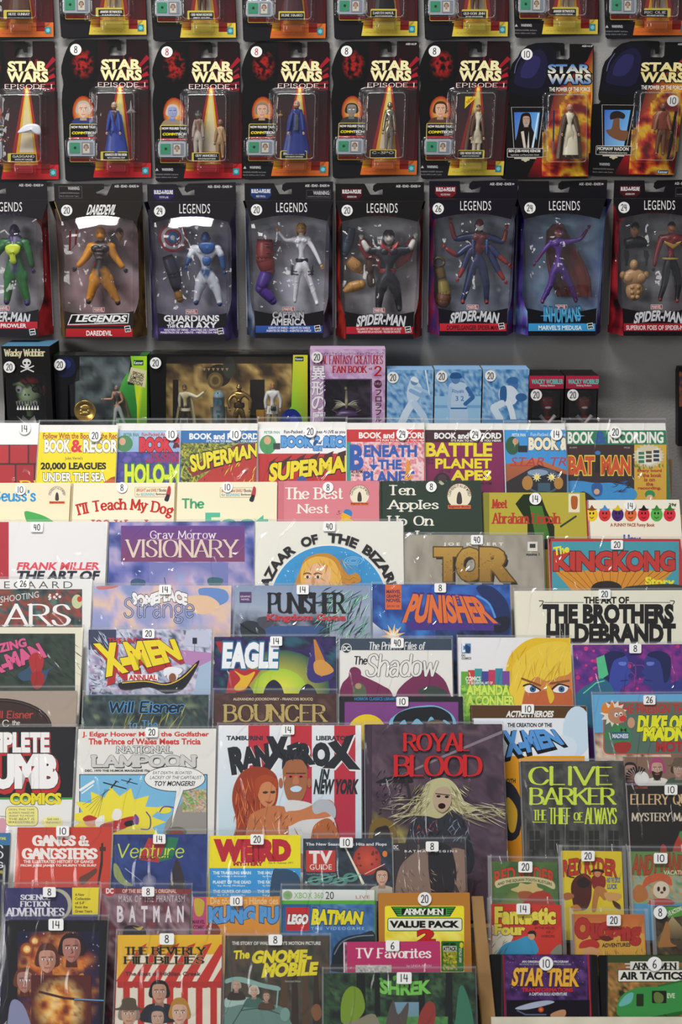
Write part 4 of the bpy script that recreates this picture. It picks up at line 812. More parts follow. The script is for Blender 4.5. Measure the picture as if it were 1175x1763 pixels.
def t_inh(A, X, Y): tt(A, X, Y, 'INHUMANS', -31, 186, 32, 210, '58b4e0', '1c4a78', -3, .02); A.p([(X(-38), Y(199)), (X(-20), Y(197)), (X(-20), Y(201))], '58b4e0'); A.p([(X(40), Y(199)), (X(22), Y(197)), (X(22), Y(201))], '58b4e0')
B1 = tall_box(7, 345, 580, 'window box cut off by the left photo edge with green and purple figure', '1e1c20', ('5a5668', '9a96a8', 'c8c4d4', 'e0dce8'), ('1a0a0c', '8a1a20', 'c8303a', '5a1018'), 0, None, 0, num=None, stripe=(207, 219, 'c02834', 'b02430'), stitle=[("MARVEL'S PROWLER", -50, 38, 'f4f2f2')], title=sp_t, seed=1)
B2 = tall_box(171, 347, 583, 'window box with orange and black figure, red stripe and glare along its window top', '24201e', ('4a1c28', '8a3c4c', 'b88a98', 'd8c8d0'), ('1a1410', '5a4422', '8a6c30', '3a2c18'), 1, None, 2, top='DAREDEVIL', num='20', stripe=(216, 230, 'c02028', 'a81c24'), stitle=[('DAREDEVIL', -22, 22, 'f4f2f2')], title=t_leg, seed=2, tilt=.63, edge='b89a60')
B3 = tall_box(331, 348, 587, 'window box with white and blue figure beside a round red, white and blue shield', '1e1c22', ('2c2440', '5a4c78', '8a80a4', 'c8c4d8'), ('141220', '2c2450', '4a3c74', '7a70a0'), 0, ("TITUS", '2c2458'), 0, num='24', stripe=(211, 222, '4a3084', '40286e'), stitle=[("MASTERS OF MIND - MAITRES DE L'ESPRIT", -48, 44, 'f0eef4'), ('MAESTROS DE LA MENTE - MESTRES DA MENTE', -54, 52, 'f0eef4')], title=t_gog, seed=3, tilt=.64)
B4 = tall_box(498, 346, 582, 'window box with blonde figure in white suit beside a purple and dark red limb', '18161a', ('6a6678', '9a96aa', 'c8c6d6', 'e4e2ee'), ('141820', '2c3c5a', '5a6a88', '98a4b8'), 0, ('RED SKULL', '24386e'), 1, num='20', ser=('SERIES', '2c2a58'), stripe=(212, 224, '3458a8', '2c4c98'), stitle=[('AGENTS OF SHIELD - AGENTS DU SHIELD', -36, 36, 'e8ecf4'), ('AGENTES DE SHIELD - AGENTES DA SHIELD', -39, 38, 'e8ecf4')], title=t_cap, seed=4, tilt=.50)
B5 = tall_box(654, 347, 584, 'window box with black-suited figure with red cape and both hands raised', '141214', ('5a5862', '8a8890', 'b4b2ba', 'cac8d0'), ('120a0a', '6a1414', 'b83424', '2a0a0a'), 0, ('ABSORBING MAN', '4a1018'), 0, num='20', ser=('SERIES', '5a1018'), stripe=(212, 224, 'b82430', 'a82030'), stitle=[('VILLAINS OF THE NIGHT - VILAINS DE LA NUIT', -40, 38, 'f0d8d8'), ('VILLANOS DE LA NOCHE - VILOES DA NOITE', -38, 36, 'f0d8d8')], title=sp_t, seed=5)
B6 = tall_box(815, 343, 578, 'window box with six-armed figure in dark blue and red', '120e1a', ('2c3c60', '5a6a90', '98a4c0', 'c0c8dc'), ('141018', '3a2c6a', '8a1c30', '2c50a0'), 2, ('MOLTEN MAN', '7a1820'), 0, num='26', npos=(-60, 16), ser=('SERIES', '4a1024'), stripe=(212, 225, 'd02838', 'c02434'), stitle=[('DOPPELGANGER SPIDER-MAN', -45, 45, '3a0a14')], title=sp_t, seed=6)
B7 = tall_box(968, 343, 578, 'window box with purple-suited figure with very long red hair', '0e0c14', ('1c3c78', '3a78b8', '78b4dc', '2c5494'), ('141030', '3c2c84', '6a4cb0', '90d0e8'), 2, None, 0, num='24', npos=(-55, 15), ser=('SERIES', '3a1824'), stripe=(212, 225, '3ca0dc', '3898d0'), stitle=[("MARVEL'S MEDUSA", -40, 34, 'f0f8fc')], title=t_inh, seed=7)
B8 = tall_box(1132, 342, 578, 'window box at the right photo edge with maroon figure beside a bare tan torso', '100c10', ('3a3840', '5a5860', '7c7a82', '8a8890'), ('180a0c', '7a1420', 'c02c38', '4a0a14'), 2, ('ABSORBING MAN', '4a1018'), 1, num='24', npos=(-57, 15), ser=('SERIES', '4a1018'), stripe=(212, 225, 'b01c2c', 'a01828'), stitle=[('SUPERIOR FOES OF SPIDER-MAN', -53, 56, 'f0e0e0')], title=sp_t, seed=8)
G2 = 'large jointed figures inside the tall window boxes'
def bf(p, label, head, hh, pel, sh, arms, legs, col, **k): return Fig(p.fr, .026, label, G2, head, hh, pel, sh, arms, legs, col, **k)
f = bf(B1, 'purple-hooded figure with green limbs and yellow chest, in the leftmost window box', (25, 398), 24, (27, 462), 19, [((-6, 436), (-10, 462)), ((50, 432), (57, 462))], [((15, 490), (12, 523)), ((39, 490), (48, 525))], dict(skin='3c3058', torso='2f6a3a', arms='2f6a3a', fore='2c5a34', hips='3c2c60', legs='3a7a42', boots='402c66', gloves='3c2c60'), thick=1.25)
f.blob('chest_plate', [(12, 424), (20, 419), (32, 419), (38, 424), (36, 434), (30, 440), (31, 452), (22, 453), (19, 440), (13, 434)], 'c8d83a', .16, -.52); f.skirt('hood_collar', [(26, 405, 9), (26, 412, 14), (27, 420, 19)], '4a3a70', .1, 7, dep=.7)
f = bf(B2, 'orange-limbed figure with black vest and dark gloves, in the red-striped window box', (174, 404), 25, (174, 470), 17, [((148, 444), (133, 460)), ((197, 440), (214, 462))], [((160, 495), (153, 522)), ((190, 496), (204, 524))], dict(skin='d08e30', torso='2c2428', arms='d08a28', hips='2a2228', legs='d08a28', boots='3a2028', gloves='2c2830', eye='7a4a18'), thick=1.15)
f.skirt('belt', [(173, 451, 11.5), (173, 456, 12), (173, 460, 11.5)], '9a2028', 0, 1, dep=.75)
for i, y in enumerate((430, 437, 444)): f.blob('vest_pad', [(167, y-2.5), (180, y-2.5), (180, y+2), (167, y+2)], '4a3034', .12, -.56, bev=0)
gadget(B2.fr, .028, 'toy_baton', 'pair of red toy batons left of the orange figure', 'toy accessory', None, lambda b, J, u: (b.tube([J(121, 397), J(120, 432)], 1.7*u, 'b02428', 8), b.tube([J(132, 396), J(130, 421)], 1.7*u, 'b02428', 8), b.tube([J(120, 432, .0), J(130, 421, .002)], .5*u, '8a1c20', 5)), at=(121, 432))
def spare_head(fr, x, y, hh, skin, hair, label, d=.028):
    def fn(b, J, u):
        h = hh*u; c = J(x, y); b.ball(c, (.36*h, .4*h, .5*h), skin, 14, 10, lambda d_: (1.0, lin(hair) if d_.z > .2 or d_.y > .1 else (lin('2a1c18') if d_.y < -.6 and 0 < d_.z < .2 and .15 < abs(d_.x) < .5 else lin(skin)))); b.tube([(c[0], c[1], c[2]-.4*h), (c[0], c[1], c[2]-.6*h)], .18*h, skin, 8)
    gadget(fr, d, 'toy_bust', label, 'toy accessory', None, fn, at=(x, y+hh*.5))
spare_head(B2.fr, 206, 402, 20, 'c08a64', '3a1c18', 'loose spare toy head right of the orange figure')
f = bf(B3, 'muscular white and blue figure in the window box with the round shield', (354, 410), 22, (356, 474), 20, [((328, 440), (322, 458)), ((381, 436), (386, 466))], [((342, 500), (338, 524)), ((374, 500), (379, 526))], dict(skin='2c4c80', torso='d0d4e0', arms='cfd3de', fore='2c4c80', hips='2a4a7c', legs='d0d4e0', gloves='2c4478', boots='2c4478'), thick=1.2)
f.blob('chest_plate', [(344, 418), (370, 418), (368, 432), (357, 437), (347, 432)], '2c5494', .14, -.5); f.blob('belly_plate', [(350, 443), (364, 443), (362, 456), (352, 456)], '2c5494', .14, -.44)
def shield(b, J, u):
    c = J(298, 409)
    for r, y, col in ((25, 0, 'b83a48'), (20, -.8, 'd8d8e4'), (15, -1.6, 'b83a48'), (10.5, -2.4, '3468a8')):
        b.loft([[(c[0]+rr*u*math.cos(a), c[1]+(y+yy)*u, c[2]+rr*u*math.sin(a)) for a in [6.2832*i/28 for i in range(28)]] for rr, yy in ((r, 1.5), (r, 0), (r*.6, -.7), (.3, -1))], col, True)
    b.ball((c[0], c[1]-2.6*u, c[2]), (4.5*u, 2*u, 4.5*u), 'dfe2ee')
gadget(B3.fr, .034, 'toy_shield', 'round toy shield with red and white rings round a blue centre', 'toy accessory', None, shield, at=(298, 432))
def limb(fr, label, pts, rad, cols, name='toy_limb', d=.03, extra=None):
    def fn(b, J, u):
        P = [Vector(J(*p)) for p in pts]; R = [r*u for r in rad]
        for i in range(len(P)-1):
            n = 5; rr = [R[i]+(R[i+1]-R[i])*q/n + math.sin(math.pi*q/n)*.10*R[i] for q in range(n+1)]
            b.tube([P[i].lerp(P[i+1], q/n) for q in range(n+1)], rr, cols[min(i, len(cols)-1)], 14); b.ball(tuple(P[i+1]), (R[i+1]*1.03,)*3, cols[min(i, len(cols)-1)], 12, 8)
        if extra: extra(b, J, u)
    gadget(fr, d, name, label, 'toy accessory', None, fn, at=(pts[-1][0], pts[-1][1]+rad[-1]))
limb(B3.fr, 'dark toy arm with tan fist lower left of the white and blue figure', [(288, 440), (300, 474), (306, 500), (310, 514)], [9, 11, 7, 7], ['2c2a38', '2c2a38', '8a6430'])
f = bf(B4, 'blonde figure in a white suit with black belt and thigh holsters', (519, 395), 20, (520, 455), 12, [((492, 414), (480, 398)), ((546, 440), (553, 456))], [((511, 485), (508, 520)), ((536, 490), (546, 524))], dict(skin='c89060', hair='c8962c', torso='e6e6ee', arms='e6e6ee', legs='e6e6ee', boots='dedee8'), fem=1, thick=.95)
f.skirt('hair', [(519, 384, 5), (519, 389, 8.5), (519, 400, 8.5), (518, 408, 6)], 'c8962c', .08, 5, y=.22, dep=.5, a0=60, a1=300); f.skirt('belt', [(520, 445, 10.5), (520, 448, 11), (520, 451, 10.5)], '1c1c20', 0, 1, dep=.72)
for x in (503, 537): f.blob('holster', [(x-2.6, 456), (x+2.6, 456), (x+2, 474), (x-2, 474)], '2a2a30', .14, -.1, bev=0)
for x, y in ((511, 466), (533, 466), (511, 471), (533, 471)): f.skirt('strap', [(x, y, 7.4), (x, y+2, 7.4)], '26262c', 0, 1, dep=.9)
gadget(B4.fr, .03, 'toy_pistol', 'small clear grey toy pistol left of the blonde figure', 'toy accessory', None, lambda b, J, u: (b.prism([(J(x, y)[0], J(x, y)[2]) for x, y in [(440, 388), (464, 388), (464, 394), (452, 395), (450, 402), (445, 402), (445, 394), (440, 394)]], -2*u, 2*u, '7c8088')), at=(452, 402))
limb(B4.fr, 'dark red banded toy limb with purple leg and boot', [(456, 412), (456, 446), (462, 466), (450, 496), (470, 518)], [13, 15, 12, 10, 7], ['7c2c2c', '7c2c2c', '4c2c88', '4c2c88'], extra=lambda b, J, u: ([b.tube([(J(456+14.6*math.cos(a), 0)[0], -14.6*u*math.sin(a), J(0, y)[2]) for a in [6.2832*i/16 for i in range(17)]], .9*u, '5e1e20', 5) for y in (418, 423, 434)]))
f = bf(B5, 'pale long-haired figure in shiny black suit with red scalloped cape wings', (670, 410), 24, (668, 478), 19, [((634, 432), (624, 412)), ((706, 430), (714, 410))], [((654, 505), (652, 535)), ((684, 505), (688, 535))], dict(skin='d4d2cc', hair='26242a', torso='20222c', arms='22242e', fore='d4d2cc', legs='282832', gloves='d0cec8', eye='8a1c1c'), thick=1.15)
f.skirt('hair', [(670, 396, 6), (670, 402, 10), (670, 415, 10.5), (670, 427, 8)], '201e24', .1, 6, y=.2, dep=.45, a0=55, a1=305); f.skirt('sash', [(668, 462, 14), (668, 466, 14.5), (668, 470, 14)], '8a2420', 0, 1, dep=.7)
for sg, P in ((-1, [(655, 430), (632, 412), (620, 402), (617, 425), (630, 448), (642, 452), (655, 466), (660, 440)]), (1, [(685, 430), (704, 414), (716, 404), (714, 428), (708, 446), (696, 456), (684, 464), (678, 440)])): f.blob('cape_wing', P, '9c2024', .06, .25, bev=0)
f.blob('collar', [(654, 414), (662, 424), (670, 436), (678, 424), (687, 414), (682, 432), (670, 442), (658, 432)], '9c2024', .08, -.35, bev=0)
limb(B5.fr, 'grey ridged toy club at the upper left of the black-suited figure', [(606, 392), (600, 415), (594, 436)], [7, 10, 6], ['3c4858']); limb(B5.fr, 'tan toy pelvis with grey hollow left of the black-suited figure', [(600, 446), (612, 458), (622, 468)], [8, 11, 4], ['a87a44']); limb(B5.fr, 'tan toy hand at the lower left of the black-suited figure', [(592, 502), (606, 494), (622, 490)], [4, 9, 8], ['b0803c'])
limb(B5.fr, 'dark brown toy limb just left of the black-suited figure', [(638, 444), (637, 470), (640, 488)], [8, 6, 7], ['4a2c20'])
f = bf(B6, 'six-armed figure in dark blue and red with pale face plate', (826, 388), 22, (823, 447), 16, [((783, 412), (776, 382)), ((867, 418), (872, 394)), ((786, 440), (766, 426)), ((858, 440), (874, 454)), ((798, 460), (789, 478)), ((858, 466), (868, 482))], [((806, 490), (797, 522)), ((838, 490), (838, 522))], dict(skin='7a2028', torso='6a2028', arms='26305a', fore='8a2c28', hips='26305c', legs='28345f', shin='28345f', boots='8a2c28', gloves='8a2c28'), thick=.98)
f.blob('face_plate', [(819, 386), (826, 389), (833, 386), (832, 394), (826, 397), (820, 394)], 'd4d2d4', .1, -.42); f.blob('side_panel', [(812, 412), (816, 412), (816, 438), (813, 438)], '2a4a8a', .1, -.42, bev=0); f.blob('side_panel', [(836, 412), (840, 412), (839, 438), (836, 438)], '2a4a8a', .1, -.42, bev=0)
limb(B6.fr, 'bronze toy sculpt with ringed top and brown centre', [(756, 458), (762, 480), (766, 505), (764, 518)], [8, 7, 11, 12], ['6a5430', '8a7a3c', '6c4028', '8a7a3c'], extra=lambda b, J, u: b.tube([J(756+9*math.cos(a), 452-8*math.sin(a)) for a in [6.2832*i/16 for i in range(17)]], 3*u, '4a3c24', 7))
f = bf(B7, 'purple-suited figure with floor-length dark red hair', (963, 400), 20, (962, 458), 13, [((936, 432), (922, 452)), ((1000, 412), (1012, 394))], [((948, 492), (934, 522)), ((984, 492), (992, 520))], dict(skin='b87c64', hair='6a2418', torso='56288a', arms='54288a', legs='4c2480', fore='5a1c58', gloves='5a1c4c', boots='5a1c4c'), fem=1)
f.skirt('long_hair', [(963, 386, 9), (960, 398, 17), (966, 420, 24), (975, 450, 30), (984, 480, 32), (992, 512, 26)], '7c2e20', .16, 11, y=.5, dep=.25, a0=75, a1=285); f.blob('mask', [(957, 397), (969, 397), (967, 400), (959, 400)], '8a2c8a', .05, -.42, bev=0)
f = bf(B8, 'figure in maroon jacket with gold trim, black tights and red visor', (1157, 392), 20, (1155, 452), 17, [((1131, 436), (1126, 460)), ((1184, 436), (1190, 460))], [((1146, 486), (1137, 518)), ((1170, 486), (1166, 520))], dict(skin='c08a60', hair='1c1a20', torso='7a1c28', arms='7a1c28', hips='1c1c24', legs='1c1e26', boots='9a3028', gloves='1c1c20', eye='a02020'))
f.blob('gold_trim', [(1142, 414), (1157, 424), (1172, 414), (1171, 418), (1157, 429), (1143, 418)], 'b08a3c', .08, -.46, bev=0); f.skirt('belt', [(1155, 443, 14), (1155, 446, 14.4)], 'b08a3c', 0, 1, dep=.72)
def torso(b, J, u):
    for x, y, rx, ry in ((1093, 478, 21, 15), (1093, 500, 15, 18), (1092, 456, 7, 9)): b.ball(J(x, y), (rx*u, 9*u, ry*u), 'b0885c', 18, 12)
    for x, y in ((1083, 478), (1103, 478)): b.ball(J(x, y, -5*u), (9.5*u, 5*u, 8*u), 'b48c60', 14, 10)
    for x, y in ((1088, 494), (1098, 494), (1088, 503), (1098, 503), (1089, 511), (1097, 511)): b.ball(J(x, y, -6*u), (4.4*u, 4*u, 4.2*u), 'b48c60', 10, 7)
    for x in (1073, 1113): b.ball(J(x, 474, 0), (6*u, 6*u, 7*u), 'a88054', 12, 8)
gadget(B8.fr, .03, 'toy_torso', 'bare tan muscled toy torso in the right-edge window box', 'toy accessory', None, torso, at=(1093, 518))
spare_head(B8.fr, 1094, 394, 24, 'b07c5c', '1c1a1c', 'dark-haired spare toy head above the tan torso')
limb(B8.fr, 'black folded toy arms below the spare head', [(1076, 420), (1094, 416), (1112, 418)], [8, 10, 8], ['1a1c20'])
for x, lb in ((1080, 'black toy pistol left of the tan torso neck'), (1114, 'black toy pistol right of the tan torso neck')):
    gadget(B8.fr, .03, 'toy_pistol', lb, 'toy accessory', None, lambda b, J, u, x=x: b.prism([(J(x+a, y)[0], J(x+a, y)[2]) for a, y in [(-4, 430), (3, 432), (4, 440), (2, 448), (1, 458), (-2, 458), (-2, 446), (-5, 440)]], -2*u, 2*u, '18181a'), at=(x, 458))
# ------------------------------------------------------------------ boxes on the shelf (fourth row)
def shelf_box(x0, yt, x1, label, name, D=.07, yf=-.105, col='0c0c0e', win=None, num=None, npos=None, back=None, art=None, cat='boxed toy', grp=None, side=None, topc=None, clr=0):
    fr0 = vframe(yf, (x0+x1)/2, 700); fr = Frame(Vector((fr0.O.x, yf, SHZ)), fr0.X, fr0.Y, fr0.Z); root = thing(name, label, cat, grp, fr.mx)
    xa, zt = fr.loc(x0, yt); xb, _ = fr.loc(x1, yt); b = MB(); o = [(xa, 0), (xb, 0), (xb, zt), (xa, zt)]
    if win:
        h = [fr.loc(*p) for p in win]; b.prism(o, 0, .0006, col, [h])
    else: b.prism(o, 0, .0006, col)
    b.build('front_panel', 'print', root); b = MB()
    b.add([(xa, .0006, 0), (xa, D, 0), (xa, D, zt), (xa, .0006, zt)], [(0, 1, 2, 3)], side or col); b.add([(xb, .0006, 0), (xb, D, 0), (xb, D, zt), (xb, .0006, zt)], [(0, 1, 2, 3)], side or col)
    tp = [(xa, .0006, zt), (xb, .0006, zt), (xb, D, zt), (xa, D, zt)]
    if clr:
        q = MB(); q.loft([[(xa+(xb-xa)*i/12, D*j/6, zt+.0006*math.sin(i*1.7+j)) for i in range(13)] for j in range(7)], 'fff', False, True, False); q.build('clear_top', 'film', root)
    else: b.add(tp, [(0, 1, 2, 3)], topc or col)
    b.add([(xa, .0006, 0), (xb, .0006, 0), (xb, D, 0), (xa, D, 0)], [(0, 1, 2, 3)], col)
    b.add([(xa, D, 0), (xb, D, 0), (xb, D, zt), (xa, D, zt)], [(0, 1, 2, 3)], col); b.build('box_body', 'print', root)
    if win:
        g = MB(); X0 = min(p[0] for p in win); X1 = max(p[0] for p in win); Y0 = min(p[1] for p in win); Y1 = max(p[1] for p in win); rows = []
        a0, c0 = fr.loc(X0, Y0); a1, _ = fr.loc(X1, Y0); c1 = .012
        for j in range(13): rows.append([(a0+(a1-a0)*i/16, .0012-.0035*math.sin(math.pi*min(1, .06+j/12*.94))**.6*(1-abs(i/8-1)**4), c1+(c0-c1)*j/12) for i in range(17)])
        g.loft(rows, 'fff', False, True, False); g.build('window_film', 'film', root)
        if back:
            A = Art(fr, (xa+.001, .002, xb-.001, zt-.001), -D+.002, 'print', root); s_ = A.put
            A.loc = lambda px, py: (fr.loc(px, py)[0], fr.loc(px, py)[1]); back(A); A.pic.build('backdrop', 'print', root); A.let.build('backdrop_lettering', 'print', root)
    A = Art(fr, (xa, 0, xb, zt), .0002, 'print', root); A.tagd = .004 if win else .001
    if art: art(A)
    if num: A.tag(num, *npos, r=9.8)
    A.done(); p = Pack(); p.fr, p.root = fr, root; return p
def s1(A):
    A.g('Wacky Wobbler', 7, 601, 78, 617, 'd8d0a8', 2.2, 1.4, 1.2, sp=.14)
    A.e(46, 624, 7.5, 6.5, 'e0e0dc'); A.r(42.5, 628, 49.5, 633, 'e0e0dc'); A.e(43, 625, 2, 2, '101010'); A.e(49.5, 625, 2, 2, '101010'); A.l([(36, 630), (58, 640)], 2, 'e0e0dc'); A.l([(58, 630), (36, 640)], 2, 'e0e0dc')
S1 = shelf_box(2, 596, 85, 'black bobblehead box with ghoulish green pirate head, left end of the shelf row', 'bobblehead_box', .085, -.115, '0e0c0c', [(20, 642), (74, 642), (80, 650), (80, 772), (8, 772), (8, 650)], '20', (16, 632), lambda A: A.r(0, 620, 90, 772, '1c1a1c'), s1, topc='4a7a9a')
def pirate(b, J, u):
    b.ball(J(50, 676), (22*u, 16*u, 19*u), 'b4cc98', 24, 18, lambda d: (1+.16*(d.z < -.1)*(1-abs(d.x))-.1*(d.z > .7), lin('b4cc98')))
    b.ball(J(50, 694, -5*u), (21*u, 14*u, 12*u), 'a9c48c', 20, 12); b.ball(J(36, 668, -12*u), (7*u, 5*u, 7.5*u), 'f2f2ee', 14, 10); b.ball(J(35.5, 669, -16.5*u), (2.6*u, 1.2*u, 2.6*u), '4a3a8a', 10, 8); b.ball(J(35.5, 669, -17.4*u), (1.1*u, .8*u, 1.1*u), '101010', 8, 6)
    b.tube([J(26, 660, -12*u), J(38, 657, -17*u), J(48, 664, -17*u)], [2.4*u, 3.2*u, 2*u], '98b47c', 8); b.ball(J(64, 668, -13*u), (7*u, 4*u, 6*u), '16181a', 12, 8); b.tube([J(44, 650, -13*u), J(60, 664, -17*u), J(74, 678, -10*u)], 1.3*u, '16181a', 6)
    for x in (47, 53): b.ball(J(x, 678, -16*u), (1.6*u, 1.4*u, 2.6*u), '20281c', 8, 6)
    b.loft([[J(x, y, yy*u) for x, y in [(31, 690), (45, 687), (60, 687), (71, 684), (71, 698), (60, 703), (45, 704), (32, 702)]] for yy in (-15, -18.6)], '1a1a18', True)
    for i in range(8):
        x = 33+i*4.9; b.tube([J(x, 688, -19*u), J(x+.6, 695.5, -19.6*u)], [2.1*u, .3*u], 'f0f0e8', 6); b.tube([J(x+2, 702, -19*u), J(x+2.4, 695, -19.6*u)], [2.1*u, .3*u], 'f0f0e8', 6)
    b.loft([[J(50+24*k*math.sin(a), 655+yy, (-2-15*k*math.cos(a))*u) for a in [6.2832*i/20 for i in range(20)]] for k, yy in ((.82, 3), (.78, -2), (.55, -5), (.1, -7))], '9c2428', True); b.ball(J(76, 672, 0), (4*u, 4*u, 9*u), '8c1c24', 10, 8)
    b.tube([J(52, 705, 0), J(52, 716, 0)], [7*u, 6*u], '98b47c', 10); b.ball(J(52, 740, 0), (22*u, 12*u, 24*u), '28423a', 16, 12); b.loft([[J(x, y, -12.5*u) for x, y in ((42, 713), (52, 722), (62, 713), (66, 728), (38, 728))], [J(x, y, -9*u) for x, y in ((42, 713), (52, 722), (62, 713), (66, 728), (38, 728))]], 'e8e8e0', True)
    b.tube([J(32, 714, -14*u), J(46, 727, -14*u), J(52, 733, -14*u)], [.6*u, 2.2*u, 1.6*u], 'c8ccd4', 6)
gadget(S1.fr, .04, 'bobblehead', 'green ghoul bobblehead with eye patch, fangs and red bandana', 'bobblehead', None, pirate, at=(50, 762))
def s2b(A): A.cloud(120, 612, 256, 772, ['1c2224', '4a5658', '7a8688', '30383a'], 40, 5, 24, 24); A.p([(256, 612), (238, 612), (205, 660), (190, 700), (178, 772), (256, 772)], ['38b040', '38b040', '58c048', '38a038', '208a30', '20a838'])
def s2(A):
    A.p([(92, 612), (137, 612), (137, 655), (116, 662), (116, 772), (92, 772)], '0a0a10'); A.b([(98, 618), (112, 614), (126, 618), (130, 636), (122, 648), (104, 648), (97, 636)], '14183c'); A.b([(104, 622), (114, 619), (122, 624), (120, 632), (106, 634)], '263272')
    A.p([(225, 613), (253, 613), (253, 772), (236, 772), (236, 700)], ['7cc832', 'a8dc28', '18602c', '107028', 'd0dc28']); A.rr(230, 620, 247, 629, 1, '1c3a3a'); A.t('Kenner', 231, 622, 246, 627, 'e0ecec', .03)
    A.p([(226, 632), (253, 638), (250, 668), (219, 656)], 'd8cfa4'); A.t('SPECIAL', q=[(229, 639), (249, 644), (248, 650), (228, 645)], c='2a2618', off=.04); A.t('LIMITED', q=[(226, 646), (247, 651), (246, 657), (225, 652)], c='2a2618', off=.04); A.t('EDITION!', q=[(224, 653), (246, 659), (245, 665), (223, 659)], c='2a2618', off=.04)
S2 = shelf_box(92, 612, 253, 'wide window box with gold coin, caped figure and lime green end panel', 'coin_figure_box', .055, -.1, '0c0c10', [(137, 614), (226, 614), (222, 640), (220, 662), (234, 664), (238, 700), (240, 768), (117, 768), (117, 664), (130, 658), (137, 648)], '20', (103, 628), s2b, s2, side='2a8a30', clr=1)
Fig(S2.fr, .025, 'small caped figure with grey helmet reaching toward the coin', None, (201, 668), 10, (203, 702), 6, [((194, 687), (178, 687)), ((212, 690), (200, 697))], [((198, 722), (194, 745)), ((212, 722), (220, 745))], dict(skin='b88464', hair='7a7c84', torso='4a443c', arms='b88464', legs='b0b4b8', boots='8a8c90')).skirt('cape', [(205, 675, 5), (207, 690, 11), (210, 720, 15)], '7a7450', .12, 7, y=.3, dep=.4, a0=50, a1=300)
def coin(b, J, u):
    c = J(146.5, 708); n = 40
    b.loft([[(c[0]+r*u*math.cos(6.2832*i/n), y*u, c[2]+r*u*math.sin(6.2832*i/n)) for i in range(n)] for r, y in ((18.6, 1.4), (19, .8), (19, -.8), (18.4, -1.4), (17.2, -1.4), (16.8, -.9), (.2, -.9))], 'caa24c', True)
    for i in range(26): a = 6.2832*i/26; b.ball((c[0]+15.6*u*math.cos(a), -1.0*u, c[2]+15.6*u*math.sin(a)), (.7*u, .5*u, .7*u), 'd8b45c', 6, 4)
    for x, y, rx, rz in ((146.5, 702, 9, 5), (146.5, 712, 10, 3.4), (140, 708, 3, 4), (153, 708, 3, 4)): b.ball(J(x, y, -.8*u), (rx*u, 1.1*u, rz*u), 'd2ac54', 12, 8)
gadget(S2.fr, .012, 'collector_coin', 'round gold toy coin with beaded rim', 'coin', None, coin, 'metal', at=(146.5, 727))
def s3b(A):
    A.cloud(270, 610, 520, 772, ['2c2014', '6a5030', 'a8884c', 'd8b870', '8a6c3c', '3a2c1c'], 46, 8, 40, 26); A.r(270, 612, 520, 634, '15110e', '3a2c1c')
    for x, w in ((296, 10), (440, 26)): A.r(x-w/2, 662, x+w/2, 772, '20160e')
    A.e(372, 655, 22, 20, '2c2214'); A.e(366, 664, 14, 15, '6a5630'); A.e(366, 664, 10, 11, '8a7440'); A.e(366, 664, 6, 7, '5c4a28'); A.e(390, 640, 11, 20, '3a3c30')
    for i in range(7): A.p([(336+i*8, 642), (341+i*8, 642), (338.5+i*8, 647)], 'a8946a')
    A.r(438, 715, 452, 740, 'b8862c')
def s3(A):
    A.p([(505, 611), (530, 611), (530, 772), (478, 772), (478, 728), (492, 712), (502, 700)], ['d8d83a', 'e0dc30', '106028', '0a3a20', '30a838', '3ab040', '88c838']); A.rr(508, 614, 523, 622, 1, '1c3a3a'); A.t('Kenner', 509, 616, 522, 620, 'e0ecec', .03)
    A.b([(482, 724), (490, 708), (505, 704), (516, 712), (520, 724), (522, 772), (482, 772)], '1c2c7c'); A.b([(500, 718), (508, 714), (514, 722), (510, 730), (500, 728)], '2c44a0')
S3 = shelf_box(257, 610, 530, 'widest window box holding three robed and metal figures around a small domed robot', 'figure_set_box', .06, -.1, '0c0c0e', [(288, 614), (503, 614), (503, 700), (490, 714), (478, 726), (478, 768), (286, 768), (286, 624)], '20', (268, 625), s3b, s3, clr=1)
G3 = 'figures in the wide window box with rock cave backdrop'
f = Fig(S3.fr, .03, 'figure in long cream coat reaching out with one arm', G3, (318, 668), 12, (320, 705), 8, [((309, 690), (310, 702)), ((340, 684), (352, 674))], [((314, 728), (312, 752)), ((328, 728), (330, 752))], dict(skin='b8825c', hair='4a4848', torso='c8bc90', arms='ded8b8', legs='3a2c22'))
f.skirt('coat', [(320, 676, 8), (320, 690, 12), (320, 715, 16), (319, 748, 20)], 'cbbf90', .1, 9, y=.1, dep=.45, a0=50, a1=310); f.skirt('sash', [(320, 702, 8), (320, 707, 8.4)], 'd8ccb0', 0, 1, dep=.7)
f = Fig(S3.fr, .03, 'shiny golden metal robot figure in the middle of the wide box', G3, (412, 667), 13, (412, 706), 10, [((394, 690), (396, 704)), ((432, 688), (430, 706))], [((405, 722), (404, 750)), ((420, 722), (421, 750))], dict(skin='b89654', torso='b08c48', arms='b8965a', legs='a88646', boots='a08040', eye='e8d898'), thick=1.1, metal=True)
f.skirt('waist_band', [(412, 694, 9), (412, 698, 9.6), (412, 702, 9)], '5a4826', 0, 1, dep=.7); f.blob('chest_disc', [(409, 688), (412, 686), (415, 688), (412, 692)], '8a6c34', .1, -.55)
f = Fig(S3.fr, .03, 'blond figure in white wrap shirt with tan trousers', G3, (470, 665), 13, (469, 704), 9, [((457, 690), (458, 704)), ((484, 690), (483, 704))], [((463, 724), (461, 752)), ((476, 724), (477, 752))], dict(skin='c89064', hair='a87c38', torso='dcdcd8', arms='dadad6', legs='a89c80', boots='8a7a5c'))
f.skirt('tunic_hem', [(469, 698, 9), (469, 704, 10), (469, 712, 11)], 'd4d4d0', .08, 7, dep=.55); f.blob('belt_pouch', [(467, 698), (476, 698), (476, 706), (467, 706)], '20201e', .2, -.55, bev=0)
